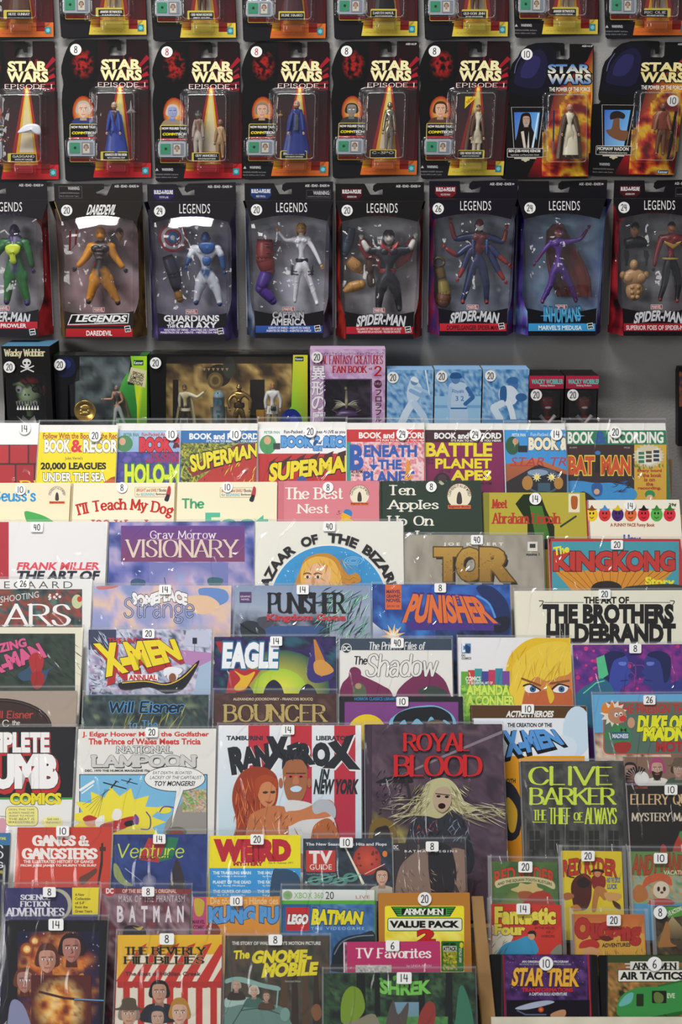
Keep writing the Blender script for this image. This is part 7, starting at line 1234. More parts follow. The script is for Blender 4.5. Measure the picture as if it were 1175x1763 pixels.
A.b([(840, 200), (880, 195), (920, 210), (925, 275), (850, 280)], '3c8c50'); A.rr(835, 225, 920, 262, 6, '2c5c80'); A.t('MADNESS', 840, 234, 916, 254, 'e8ece8', .05); A.b([(850, 280), (925, 275), (915, 320), (860, 322)], 'a83430'); A.l([(830, 260), (805, 240), (830, 215)], 14, '3c8c50', True); A.e(930, 180, 18, 26, 'd0a080'); A.b([(880, 205), (893, 214), (906, 205), (906, 225), (893, 216), (880, 225)], '20241c')
A.r(890, 345, 1330, 480, '8c6c5c'); A.face(925, 415, 34, 'b0806c', '2c2018', cloth='5a2c50'); A.face(1055, 405, 36, 'c08c70', 'b04878', cloth='e8e4dc', beard='2c2018', hr=1.5); A.face(1158, 405, 34, 'b08468', '4a3024', cloth='4a5c48', hat='6a5c48'); A.e(980, 450, 36, 36, 'e8e8e4'); A.rays(960, 450, 60, 10, 8, '1c1c1c', 180, 320, 20); A.tag('26', 1018, 70, 's', r=29)
# ---- tier 7
A = book(7, 'LC', -350, 198, 368, 198, 'black-topped comic collection with big red-edged white block letters', 'graphic_novel', T=8, f=0, col='ecebe8')
A.r(-350, 198, 370, 546, '17171b'); A.r(-350, 540, 370, 550, '3c9c48')
A.t('COMPLETE', -170, 238, 238, 330, 'c02c30', .14); A.t('COMPLETE', -176, 232, 234, 318, 'f4f2f0', .10, o='1c1618', ow=.02); A.t('DUMB', -130, 352, 278, 506, 'c02c30', .16); A.t('DUMB', -140, 344, 270, 486, 'f6f4f2', .12, o='1c1618', ow=.02)
A.t('COMICS', 52, 522, 292, 570, 'ecdc2c', .10, o='1c1c18', ow=.035); A.rr(28, 584, 182, 676, 20, 'f0e890', '2c2c28', 2)
for i, s_ in enumerate(('OOH, THIS TAPE', 'ALWAYS MAKES ME', 'WANT TO MOVE!', 'THE BEAT IS', 'IRRESISTIBLE!')): A.t(s_, 42, 594+i*15, 166, 604+i*15, '3c3c34', .0)
A.burst(252, 660, 54, 46, 14, 'f0e890', 0, .6); A.t('SHE HAS', 228, 640, 284, 650, '3c3c34', 0); A.t('THE WORST', 222, 656, 292, 666, '3c3c34', 0); A.b([(-20, 660), (20, 640), (30, 700), (0, 760), (-40, 740)], 'd89cb0'); A.l([(0, 630), (30, 632)], 2, '1c1c1c')
A = book(7, 'LC', 378, 210, 1042, 208, 'white humor magazine with red headlines and cartoon explosion under airplanes', 'magazine', 'magazine', T=4, f=0, col='e9e7e0')
A.t('J. Edgar Hoover Meets the Godfather', 398, 224, 1006, 252, 'd0382c', .045); A.t('The Prince of Wales Meets Tricia', 428, 256, 966, 284, 'd0382c', .045); A.g('NATIONAL', 562, 292, 834, 326, 'dcdad6', 8, 5, 6, o='3c3c3c', ow=2.2, sh=(3, 3, '3c3c3c')); A.g('LAMPOON', 442, 336, 944, 394, 'd4d2ce', 20, 12, 11, o='4a4a4c', ow=2, sh=(4, 5, '3c3c40'))
A.t('DEC. 1970 THE HUMOR MAGAZINE 75¢', 410, 406, 720, 418, '28282c', .05); A.r(382, 428, 1000, 900, '28282c'); A.r(386, 432, 996, 900, '7cbce0')
A.burst(560, 660, 240, 175, 15, 'f0e040', .2, .72); A.p([(880, 560), (996, 520), (996, 900), (740, 900), (800, 660)], '9a968e'); A.cloud(880, 500, 994, 610, ['5a9c50', 'b0c890', 'c8784c', 'd8d4c0', '4a8cb0'], 12, 5); A.l([(386, 505), (452, 462)], 12, 'f4f4f0'); A.l([(395, 520), (450, 480)], 6, 'f4f4f0')
for x, y, k_ in ((548, 484, 1), (620, 466, .7)): A.l([(x-50*k_, y-16*k_), (x+60*k_, y+14*k_)], 6*k_, '20242c'); A.l([(x-12*k_, y+10*k_), (x+14*k_, y-22*k_)], 7*k_, '20242c'); A.l([(x+6*k_, y-24*k_), (x+24*k_, y-18*k_)], 4*k_, '20242c')
for i in range(6): A.l([(535-i*6, 500), (400+i*14, 575+i*14)], 1.3, '2c3440')
A.e(440, 655, 34, 26, 'e0a084'); A.b([(400, 640), (430, 625), (470, 640), (450, 650), (410, 655)], 'b83030'); A.b([(460, 650), (500, 625), (500, 670), (470, 690)], 'f0f0ec'); A.b([(490, 670), (560, 650), (640, 630), (660, 650), (600, 690), (520, 715), (480, 700)], 'b83030'); A.b([(540, 640), (550, 600), (575, 595), (590, 620), (570, 650)], 'f0ece8'); A.b([(600, 660), (640, 650), (650, 670), (610, 680)], '1c1c24'); A.b([(650, 620), (670, 640), (665, 670), (645, 660)], '7c4c98'); A.l([(705, 610), (725, 640), (720, 690), (680, 692)], 6, '4c50a0', True); A.e(790, 600, 36, 18, 'f0e040'); A.l([(770, 610), (790, 585), (840, 590), (850, 610)], 6, '6a3c8c', True); A.e(850, 705, 50, 24, '6a6660'); A.e(850, 712, 36, 16, '8a3c28')
A.e(842, 450, 148, 62, '2c2c2c', n=40); A.e(842, 450, 145, 59, 'f2f1ee', n=40); A.p([(850, 504), (885, 500), (824, 690)], 'f2f1ee'); A.l([(850, 510), (824, 680)], 1.6, '2c2c2c'); A.l([(885, 504), (824, 680)], 1.6, '2c2c2c')
A.t('EAT DEATH, BLOATED', 736, 414, 922, 430, '2c2c2c', 0, sk=4); A.t('LACKEY OF THE CAPITALIST', 722, 436, 970, 452, '2c2c2c', 0, sk=4); A.t('TOY MONGERS!', 742, 462, 936, 484, '1c1c1c', .03, sk=5); A.tag('20', 732, 226, 's', r=30)
A = book(7, 'MC', -66, 192, 622, 192, 'comic album with red and white stripes and couple embracing', 'comic_album', 'book', T=7, f=0, col='efedec', spine='8c2830')
A.r(-66, 190, 626, 900, 'eef0f2', 'b8d8e8'); A.r(-40, 190, 0, 900, 'eef0f2', 'b8d8e8')
for x in (78, 282, 492): A.r(x, 190, x+102, 900, 'c8303e', 'b42c48')
A.t('TAMBURINI', -26, 244, 146, 264, '2c303c', .07); A.t('LIBERATORE', 406, 244, 580, 264, '2c303c', .07)
for ch, q in (('R', [(-12, 312), (48, 300), (58, 412), (4, 420)]), ('A', [(50, 310), (106, 298), (120, 388), (58, 398)]), ('N', [(112, 300), (168, 288), (176, 376), (124, 388)]), ('X', [(176, 262), (258, 256), (300, 340), (150, 412)]), ('E', [(272, 296), (312, 282), (318, 352), (276, 360)]), ('R', [(318, 292), (372, 280), (386, 372), (330, 380)]), ('O', [(392, 288), (462, 282), (468, 378), (396, 384)]), ('X', [(478, 284), (572, 256), (588, 390), (466, 388)])):
    A.t(ch, q=[(a+5, b+6) for a, b in q], c='f2f2f0', off=.16); A.t(ch, q=q, c='22262e', off=.14)
A.t('IN', 424, 406, 460, 450, '22262e', .09, sk=8); A.t('NEW YORK', 394, 456, 600, 520, '22262e', .09, sk=8)
A.b([(0, 560), (10, 480), (50, 415), (110, 392), (170, 400), (215, 440), (222, 520), (200, 590), (130, 620), (120, 800), (10, 800), (20, 660)], 'a03c1c'); A.strokes(10, 420, 150, 740, 70, 90, 5, ['c85c2c', '7a2814', 'e08048'], (70, 110), 7); A.b([(118, 480), (150, 455), (200, 470), (212, 520), (200, 570), (165, 588), (130, 550)], 'd08858'); A.b([(110, 460), (160, 430), (212, 450), (218, 500), (180, 465), (140, 480), (120, 540)], 'b04820')
A.b([(243, 400), (255, 350), (300, 325), (345, 350), (362, 400), (358, 500), (330, 560), (290, 570), (255, 520)], 'a86a44'); A.b([(240, 400), (248, 345), (290, 322), (350, 335), (366, 400), (352, 380), (330, 358), (270, 362), (250, 390)], '24242c'); A.strokes(235, 340, 330, 370, 26, 46, 5, ['3c3c48', '14141c'], (240, 300), 5); A.e(234, 470, 10, 24, 'b06c48'); A.e(372, 470, 10, 24, 'b06c48')
for x in (282, 332): A.e(x, 438, 17, 8, 'd84c50'); A.e(x, 440, 8, 5, '201818'); A.l([(x-22, 424), (x+22, 424)], 5, '5a3018')
A.b([(298, 440), (316, 440), (322, 475), (292, 475)], 'c07c54'); A.b([(280, 496), (310, 484), (336, 494), (322, 512), (292, 512)], 'c8e0f0'); A.b([(146, 516), (160, 510), (174, 514), (160, 522)], '3c2c24'); A.b([(184, 512), (204, 508), (206, 518), (190, 520)], '3c2c24'); A.b([(158, 556), (180, 562), (196, 552), (180, 570)], 'a83c34')
A.b([(60, 780), (80, 640), (130, 600), (200, 580), (260, 590), (300, 640), (320, 800), (60, 800)], 'c47848'); A.b([(255, 560), (350, 560), (420, 590), (480, 620), (510, 720), (510, 800), (300, 800), (270, 650)], 'dcdcdc'); A.b([(250, 650), (260, 610), (330, 600), (400, 570), (460, 550), (490, 570), (490, 620), (440, 640), (340, 650), (270, 680)], 'cc8050'); A.b([(385, 580), (420, 550), (470, 556), (498, 590), (494, 640), (450, 610), (400, 620)], 'b8bcc4'); A.b([(380, 730), (400, 670), (460, 640), (500, 680), (512, 760), (380, 800)], 'b86838'); A.strokes(380, 650, 510, 760, 20, 40, 5, ['e89858', '7a3818'], (60, 120), 3); A.strokes(100, 600, 300, 740, 30, 50, 4, ['e8a070', '8a4824'], (60, 140), 9); A.tag('14', 270, 214, 's', r=30)
A = book(7, 'MC', 640, 188, 1302, 186, 'dark plum hardcover with red serif title and white-haired screaming figure', 'comic_album', 'book', T=9, f=0, col='54404e', kind='hard', sleeve=1, spine='3c2c38')
A.cloud(660, 188, 1310, 900, ['3c2c3c', '5a4454', '4c3a4a', '6a5460', '40303c'], 130, 6, 34, 36); A.cloud(645, 560, 900, 900, ['3c3028', '8a7c40', 'b8a858', '4a3c34'], 60, 3, 16, 16, fade=('4c3a48', lambda x, y: (640-y+(x-645)*.5)/60)); A.r(640, 188, 672, 900, '453543'); A.l([(672, 190), (672, 900)], 2, '2c2028')
A.l([(720, 478), (1000, 350), (1300, 225)], 9, '8c8088', w2=14); A.b([(690, 470), (760, 440), (850, 440), (870, 470), (780, 470)], '1c181c'); A.strokes(700, 400, 860, 560, 30, 50, 5, ['1c181c', '8c7880'], (100, 170), 2); A.l([(835, 430), (860, 560)], 14, '2c262c'); A.dots(700, 440, 860, 640, 18, 3, 9, ['2c2228', '241c20'], 6)
A.b([(660, 700), (690, 650), (740, 640), (790, 700), (800, 900), (660, 900)], '7c6428'); A.b([(680, 720), (720, 680), (760, 700), (770, 900), (690, 900)], '28201c')
A.b([(850, 700), (880, 650), (930, 620), (1000, 600), (1080, 620), (1130, 680), (1150, 900), (840, 900)], '2c2c38'); A.strokes(860, 610, 1140, 800, 70, 50, 5, ['5a6478', '141820', '8c98a8'], (30, 150), 4); A.strokes(880, 640, 1000, 760, 10, 30, 8, ['8a3c40'], (60, 120), 9)
A.b([(900, 560), (930, 480), (980, 450), (1040, 450), (1085, 490), (1120, 560), (1175, 600), (1110, 620), (1060, 600), (1000, 640), (940, 630), (860, 620)], 'c4be90'); A.strokes(880, 470, 960, 600, 60, 60, 4, ['e8e4bc', 'a8a070', 'd4cea0', '7c7450'], (100, 160), 12); A.strokes(1020, 470, 1110, 590, 60, 60, 4, ['e8e4bc', 'a8a070', 'd4cea0', '7c7450'], (20, 80), 13); A.strokes(1080, 560, 1260, 640, 50, 120, 3, ['d8d4ac', 'a8a07c'], (-10, 40), 5); A.strokes(800, 540, 930, 640, 40, 90, 3, ['d8d4ac', 'a8a07c'], (140, 190), 8)
A.b([(968, 540), (985, 500), (1030, 490), (1055, 530), (1050, 580), (1015, 612), (980, 590)], 'b8a088'); A.e(1010, 582, 18, 14, '2c1414'); A.e(994, 535, 10, 6, '1c1818'); A.e(1034, 538, 10, 6, '1c1818'); A.l([(980, 522), (1048, 530)], 5, '4a4030')
A.g('ROYAL', 824, 232, 1150, 316, 'c82c30', 17, 5, 10, o='3c1c24', ow=1.5, sp=.14); A.g('BLOOD', 778, 338, 1206, 438, 'c82c30', 20, 6, 12, o='3c1c24', ow=1.5, sp=.12)
A = book(7, 'RC', 396, 366, 892, 364, 'dark novel with large lime green serif author name over a grey house', 'novel', 'book', T=12, f=2, col='40403e', kind='hard', sleeve=1, spine='50504a')
A.cloud(396, 364, 892, 900, ['30302f', '4a4a48', '5c5c58', '3a3a38'], 50, 8, 30, 30, sy=.5)
for i in range(5): A.r(420+i*95, 640, 424+i*95, 860, '6a6a66'); A.r(440+i*95, 700, 490+i*95, 790, '2a2c2a'); A.l([(440+i*95, 745), (490+i*95, 745)], 2, '6a6c68'); A.l([(465+i*95, 700), (465+i*95, 790)], 2, '6a6c68')
for y in (380, 480, 620): A.l([(398, y), (890, y-10)], 3, '585854')
c_ = 'd4ea4c'; A.g('CLIVE', 432, 392, 846, 480, c_, 18, 5, 9, sp=.16); A.g('BARKER', 440, 494, 856, 574, c_, 16, 5, 9, sp=.12); A.g('THE', 456, 600, 524, 650, c_, 7, 3, 4, sp=.14); A.l([(456, 659), (524, 659)], 3.5, c_); A.g('THIEF', 530, 590, 642, 668, c_, 8, 3.5, 4, sp=.14); A.g('OF', 652, 612, 700, 650, c_, 7, 3, 4); A.l([(654, 659), (700, 659)], 3.5, c_); A.g('ALWAYS', 706, 590, 862, 668, c_, 8, 3.5, 4, sp=.1)
A = book(7, 'RC', 908, 484, 1420, 482, 'black mystery magazine with pale lettering and small red figure at its foot', 'magazine', 'magazine', T=8, f=-1, col='241e1e', sleeve=1, spine='8a2c24')
A.t('OCTOBER', 950, 488, 1010, 498, 'b8503c', .02); A.g('ELLERY QUEEN', 926, 524, 1300, 574, 'd8b888', 8, 3.5, 5, sp=.2); A.g('MYSTERY MAGAZINE', 932, 614, 1340, 654, 'd8ccb8', 7, 3, 4, sp=.18); A.b([(1130, 800), (1150, 740), (1180, 700), (1240, 730), (1240, 900), (1130, 900)], 'b8402c'); A.b([(1160, 720), (1175, 700), (1200, 705), (1190, 770)], '4a8c48'); A.b([(1070, 800), (1080, 765), (1100, 780), (1095, 820)], 'b02c28'); A.tag('10', 1122, 503, 's', r=31)
# ---- tier 8
A = book(8, 'LC', -110, 712, 52, 710, 'dark blue digest edge with yellow lettering at the left photo edge', 'digest_magazine', 'magazine', T=6, f=0, col='3c78a8')
A.r(-110, 770, 52, 1400, '20242c'); A.t('TIME', 0, 732, 28, 744, 'e8dc40', .04); A.g('S', -20, 768, 18, 834, 'e8e8ec', 7, 4, 4, o='14181c', ow=2); A.t('OS', -10, 892, 12, 906, 'e8dc40', .03); A.g('G', -22, 850, 18, 880, 'e8e8ec', 7, 4, 4)
A = book(8, 'LC', 84, 684, 540, 682, 'red gangster history digest with white serif title and drawn gun', 'digest_magazine', 'magazine', T=6, f=-2, col='d04a38', sleeve=2)
A.r(84, 682, 540, 1400, 'cc4434', 'd0503c'); A.g('GANGS &', 154, 722, 428, 774, 'f6f0ea', 17, 9, 9, sp=.14); A.g('GANGSTERS', 104, 784, 472, 838, 'f6f0ea', 17, 9, 9, sp=.12)
A.t('THE ILLUSTRATED HISTORY OF GANGS', 114, 842, 450, 856, 'f4e8e0', .05); A.t('FROM JESSE JAMES TO MURPH THE SURF', 100, 862, 464, 876, 'f4e8e0', .05)
A.p([(488, 760), (498, 758), (496, 860), (478, 960), (468, 960), (484, 850)], '3c2c2c'); A.r(480, 778, 510, 798, '4a3430'); A.b([(384, 925), (430, 900), (462, 880), (466, 900), (436, 930), (400, 960), (384, 950)], '6c4438'); A.tag('10', 302, 702, 's', r=31)
A = book(8, 'LC', 546, 718, 1000, 716, 'dark blue science digest with lime script title and rocket', 'digest_magazine', 'magazine', T=5, f=1, col='2c3c78', sleeve=2)
A.cloud(546, 716, 1000, 1400, ['243468', '344888', '2c3c78', '3c5090'], 80, 6, 24, 30); A.p([(716, 735), (808, 745), (765, 855), (668, 838)], 'b83c40'); A.p([(808, 730), (862, 735), (830, 835), (765, 850)], '2c7c58'); A.g('Venture', 560, 762, 884, 832, 'd0e048', 7, 5, 0, sk=8, sp=.2); A.t('SCIENCE', 676, 822, 748, 838, '6a2028', .04); A.t('FICTION', 762, 818, 830, 834, '1c5c40', .03)
A.e(720, 945, 34, 34, 'a8a8c0', '5a5c88'); A.l([(604, 882), (690, 950)], 5, '9aa8d0', w2=1); A.b([(815, 980), (830, 900), (852, 838), (880, 900), (892, 990), (850, 1060)], '3c3438'); A.b([(548, 860), (570, 870), (600, 930), (640, 965), (590, 960), (552, 920)], '98a468'); A.tag('14', 768, 740, 's', r=30)
A = book(8, 'MC', -110, 724, 330, 720, 'yellow and blue mystery digest with fat red title', 'digest_magazine', 'magazine', T=5, f=-2, col='f0dc20', sleeve=2)
A.r(-110, 722, 332, 880, 'f4e424'); A.r(-110, 880, 332, 1400, '3c9cdc'); A.t('WEIRD', -74, 752, 274, 838, 'c02838', .17); A.t('MYSTERY', 8, 850, 146, 868, 'b02838', .12); A.t('No. 4 - Summer 1971', 176, 850, 292, 860, '5a5430', .01)
for i, (a, b_, c, d) in enumerate((('THE TRAVELING BRAIN', 'by William P. McGivern', 'THE HAUNTED HOUSE', 'by Guy Archette'), ('PLANET OF THE DEAD', 'by Rog Phillips', 'THE FATE CHANGER', 'by Richard O. Lewis'), ('THE OLIVER OF GIRD', 'by P. F. Costello', 'THE METAL EMPEROR', 'by Costello'))):
    y = 896+i*45; A.t(a, -92, y, 90, y+14, 'e8f4fa', .05); A.t(b_, -70, y+20, 62, y+30, 'd8ecf8', .02); A.t(c, 122, y, 300, y+14, 'e8f4fa', .05); A.t(d, 148, y+20, 262, y+30, 'd8ecf8', .02)
A.b([(195, 900), (230, 885), (280, 890), (325, 930), (330, 1060), (190, 1060)], '34506c'); A.tag('20', 120, 742, 's', r=32)
A = book(8, 'MC', 342, 738, 770, 736, 'small television listings digest with red logo square and red planet', 'digest_magazine', 'magazine', T=4, f=1, col='3c4450', sleeve=2)
A.cloud(342, 736, 772, 1400, ['2c3440', '3c4858', '28323c', '4a5464'], 60, 4, 24, 34); A.e(650, 842, 68, 74, 'd85a40', 'a83c34'); A.dots(600, 790, 700, 880, 9, 4, 9, ['7c2c30'], 5); A.e(736, 812, 12, 15, 'e8843c'); A.rr(356, 794, 498, 898, 5, 'c84038'); A.t('TV', 374, 800, 478, 856, 'f4ece8', .07); A.t('GUIDE', 374, 862, 480, 888, 'f4ece8', .0)
A.t('The New Season: Pick Hits and Flops', 356, 758, 744, 776, 'e4e6e8', .03); A.t('Local Programs Sept. 15-21', 362, 905, 500, 914, 'b8bcc0', 0); A.l([(545, 780), (632, 955)], 7, 'f0e8d0', w2=12); A.l([(640, 910), (735, 862)], 4, 'e86a50'); A.l([(640, 908), (735, 860)], 2, 'fff0e8')
for x, y in ((400, 940), (450, 930), (520, 945), (570, 925)): A.e(x, y, 36, 22, '5a9088'); A.e(x, y, 16, 12, '24343c'); A.l([(x-50, y+10), (x+50, y-14)], 5, '7cb8a8')
A.face(722, 925, 36, 'd0a080', '3c2c28', cloth='c8c0b0'); A.tag('10', 550, 757, 's', r=32)
A = book(8, 'MC', 776, 760, 1120, 756, 'dark disc case with small white spaced lettering and grey rock faces', 'disc_case', 'disc case', T=10, f=2, col='4a4444', sleeve=2, kind='case')
A.r(776, 756, 1140, 1400, '3c3638'); A.b([(800, 900), (860, 820), (940, 790), (960, 900), (975, 1060), (800, 1060)], '8a7468'); A.b([(1050, 800), (1110, 790), (1150, 830), (1150, 1060), (1080, 960)], '94786a'); A.b([(950, 780), (1050, 780), (1080, 950), (1000, 1060), (960, 1000)], '242228'); A.strokes(800, 880, 970, 1020, 40, 30, 3, ['b89c84', '5a4840', 'c8a890'], (20, 100), 3); A.strokes(1070, 840, 1150, 1000, 18, 30, 3, ['b89c84', '5a4840'], (60, 110), 4)
A.t('BATMAN BEGINS', 832, 794, 1084, 804, 'e4e4e4', .04, sp=1.5); A.t('DC', 778, 770, 800, 788, 'e4e4e4', .04); A.t('COMICS', 776, 790, 806, 796, 'c8c8c8', .0); A.tag('8', 964, 776, 's', r=31)
GS = 'stubby little storybooks in the right-hand rack'
A = book(18, 'RD', 258, 112, 575, 116, 'stubby green western storybook with red arched title and hatted rider', 'little_book', T=16, f=0, col='4a6a3c', sleeve=2, spine='9a8a58')
A.cloud(258, 112, 578, 700, ['3c5c34', '5a7c44', '4a6838'], 80, 3, 16, 20); A.e(420, 330, 120, 90, 'a8ac58', '5a7840'); A.t('RED RYDER', 272, 146, 560, 208, 'c8442f', .05, o='24301c', ow=.02, wave=lambda u: 26*abs(2*u-1)**2-8); A.b([(276, 208), (330, 192), (415, 184), (500, 192), (556, 212), (558, 246), (500, 222), (415, 212), (330, 222), (284, 240)], 'd0c898'); A.t('AND THE SQUAW-TOOTH RUSTLERS', 286, 196, 548, 212, '3c3c28', .03, wave=lambda u: 22*abs(2*u-1)**2-2)
A.b([(350, 250), (385, 232), (395, 215), (430, 222), (470, 212), (480, 236), (505, 250), (430, 268)], 'cdb878'); A.b([(385, 262), (430, 255), (460, 270), (450, 300), (400, 300)], 'a85c34'); A.b([(420, 300), (470, 258), (530, 262), (555, 300), (560, 340), (400, 340)], 'b03c2c'); A.tag('20', 420, 139, 's', r=34)
A = book(18, 'RD', 598, 60, 884, 64, 'stubby yellow western storybook with rider and bucking bull', 'little_book', T=16, f=-3, col='e0c830', sleeve=2, spine='b8b080')
A.t('RED RYDER', 600, 98, 858, 170, 'c03c28', .06, o='5a2018', ow=.02, wave=lambda u: 14*abs(2*u-1)**2); A.b([(640, 230), (660, 190), (700, 170), (735, 190), (740, 240), (735, 300), (710, 345), (660, 340), (645, 290)], '54241c'); A.e(700, 215, 32, 26, '2c1c1c'); A.l([(655, 190), (625, 180), (628, 130)], 7, '3c3c34', True); A.l([(690, 180), (675, 140), (690, 100)], 7, '3c3c34', True); A.b([(590, 280), (620, 262), (650, 270), (650, 290), (600, 300)], 'a8683c')
A.b([(740, 190), (770, 175), (805, 190), (800, 240), (750, 245)], '8a2c28'); A.e(768, 170, 15, 18, 'c88c5c'); A.b([(735, 165), (750, 150), (790, 152), (800, 168), (768, 160)], '2c1c1c'); A.b([(755, 240), (800, 240), (820, 280), (800, 300), (775, 280), (760, 350), (740, 345)], 'b87a40'); A.b([(800, 265), (840, 262), (880, 270), (878, 290), (850, 305), (815, 300)], 'd0a060'); A.b([(640, 330), (670, 320), (690, 345), (650, 350)], 'd08030'); A.l([(700, 175), (740, 205), (770, 200)], 10, '8a2c28'); A.b([(840, 300), (875, 320), (878, 345), (850, 330)], '4a2c1c')
A.t('AND THE CIRCUS', 812, 190, 876, 214, '3c70a8', .04); A.t('LUCK', 816, 222, 862, 244, '3c70a8', .06); A.tag('20', 722, 86, 's', r=32)
A = book(18, 'RD', 928, 64, 1230, 66, 'stubby green storybook with cartoon animal in a big orange hat', 'little_book', T=16, f=0, col='6a8c50', sleeve=2, spine='b8b090')
A.r(928, 200, 1230, 330, '8cac78'); A.cloud(928, 180, 1230, 300, ['6a8c50', '8cb0a0', 'c89050', 'a8c0a0'], 30, 3, 26, 12); A.r(928, 316, 1230, 700, '5aa0c8'); A.b([(935, 270), (960, 225), (1000, 240), (1010, 290), (960, 310)], 'b8743c'); A.t('ANDY PANDA', 936, 80, 1220, 165, 'b04c2c', .06, o='3c2c1c', ow=.02, sk=6, wave=lambda u: 10*math.sin(u*9)); A.t("VACATION", 1088, 156, 1210, 176, 'd8d4b0', .04)
A.b([(985, 240), (1000, 190), (1060, 168), (1115, 185), (1125, 230), (1080, 205), (1030, 215)], 'c86038'); A.e(1075, 250, 40, 42, 'e0d0b8'); A.e(1062, 245, 7, 12, '2c241c'); A.e(1090, 245, 7, 12, '2c241c'); A.e(1078, 262, 8, 6, '6a3424'); A.b([(1020, 300), (1075, 290), (1130, 300), (1130, 320), (1020, 320)], 'b83c30'); A.tag('10', 1072, 97, 's', r=33)
# ---- tier 9
A = book(9, 'LD', -130, 232, 10, 228, 'dark digest edge at the left photo edge beside the science fiction digest', 'digest_magazine', 'magazine', T=5, f=1, col='2c3454', sleeve=2)
A.r(-130, 330, 12, 900, '3c4434'); A.b([(-30, 440), (8, 430), (8, 500), (-30, 500)], 'c8b850')
A = book(9, 'LD', 24, 240, 478, 236, 'dark blue science fiction digest with white serif title and yellow side panel', 'digest_magazine', 'magazine', T=6, f=-2, col='343060', sleeve=2)
A.cloud(24, 236, 480, 900, ['2c2854', '403c70', '343060'], 70, 3, 20, 30); A.e(275, 320, 72, 76, 'b8b49c'); A.e(262, 325, 66, 70, '38345f'); A.r(348, 234, 478, 368, 'ecd838')
for i, s_ in enumerate(('A New', 'Collection', 'of S-F', 'from the', 'Great Years')): A.t(s_, 362, 266+i*20, 362+(44, 74, 44, 60, 82)[i], 278+i*20, '3c3820', .03)
c_ = 'e8e4ec'; A.g('SCIENCE', 98, 272, 246, 298, c_, 7, 3.2, 4); A.g('FICTION', 98, 304, 240, 330, c_, 7, 3.2, 4); A.g('ADVENTURES', 28, 336, 312, 376, c_, 9, 4, 5, sp=.14); A.tag('8', 238, 260, 's', r=31)
A = book(9, 'LD', 490, 240, 922, 244, 'disc case in shiny bag with tall spaced white hero title on dull red', 'disc_case', 'disc case', T=10, f=0, col='6a4c54', sleeve=2, kind='case')
A.cloud(490, 240, 924, 900, ['4c3840', '7c5c68', 'a88c94', '5c4048', '8a4450'], 70, 7, 26, 34); A.r(490, 240, 924, 268, '8a3c3c'); A.e(528, 254, 28, 26, 'b83c40'); A.t('DC', 512, 242, 546, 266, 'f0e0e0', .08); A.t('OF THE BEST SERIES ORIGINAL', 590, 246, 850, 264, 'e8c8b8', .03); A.t('MASK OF THE PHANTASM', 572, 276, 890, 308, 'cfc4cc', .0, sp=1.15)
for i, ch in enumerate('BATMAN'): A.t(ch, 566+i*58, 330, 594+i*58, 402, 'e8e0e6', .05)
A.b([(600, 430), (640, 420), (700, 440), (690, 480), (600, 480)], '2c2228'); A.b([(640, 425), (660, 432), (690, 425), (672, 445)], 'd8c040'); A.tag('8', 714, 258, 's', r=30)
A = book(9, 'LD', 930, 284, 1348, 280, 'orange comic paperback with wobbly blue martial arts title and pink panel', 'comic_book', T=5, f=-3, col='e0983c', sleeve=2)
A.r(930, 280, 995, 900, 'c05080'); A.b([(935, 300), (960, 290), (985, 310), (975, 370), (945, 370)], 'c8b03c'); A.t('MARVEL', 928, 395, 988, 412, '5a1c3c', .05); A.t('COMIC', 932, 420, 984, 440, '5a1c3c', .06); A.t('Die tödlichen Hände des', 1015, 286, 1340, 318, 'f0c88c', .03); A.t('KUNG FU', 1010, 335, 1338, 402, '5aa0dc', .14, o='24406c', ow=.04, wave=lambda u: 5*math.sin(u*16)); A.b([(990, 440), (1010, 410), (1050, 420), (1060, 460), (1000, 480)], '8a3c2c'); A.tag('10', 1139, 303, 's', r=30)
A = book(9, 'MD', 240, 246, 690, 248, 'green-banded video game case with brick toy hero title', 'game_case', 'game case', T=12, f=1, col='3c6c9c', kind='case', spine='5cac38', sleeve=2)
A.r(240, 246, 692, 300, 'eceeec', 'd8dcd8'); A.r(240, 300, 692, 318, '58b038'); A.r(686, 246, 692, 900, '4aa030'); A.r(240, 318, 686, 900, '2c5c98', '5c90c0'); A.cloud(380, 318, 686, 620, ['2c5490', '4c80b8', '3468a0', '6a9cc8'], 70, 3, 18, 18); A.e(268, 275, 23, 22, '6aa858', '9ab890'); A.t('XBOX 360', 298, 262, 440, 290, '8cc070', .01); A.t('LIVE', 596, 276, 664, 292, 'c0785c', .0)
A.r(260, 334, 370, 446, 'c8282c'); A.t('LEGO', 268, 370, 362, 412, 'f6f4f0', .12, o='1c1410', ow=.05, sk=5); A.t('BATMAN', q=[(392, 345), (630, 358), (622, 412), (384, 412)], c='f0e424', off=.10, o='1c2c5c', ow=.05); A.t('THE VIDEOGAME', 380, 428, 636, 442, '98c4e8', .02, sp=1.4); A.b([(480, 600), (490, 530), (540, 480), (620, 462), (686, 458), (690, 640), (480, 640)], '26323c'); A.l([(492, 560), (530, 500), (600, 474), (680, 468)], 5, '8a9cb0', True); A.tag('20', 470, 276, 's', r=0.1)
A.t('20', 450, 258, 490, 294, '24282c', .0); A.tags.pop()
A = book(9, 'MD', 704, 264, 1145, 262, 'kraft cardboard box with yellow army value pack panel', 'game_box', 'game box', T=14, f=2, col='b87c34', kind='box', sleeve=0)
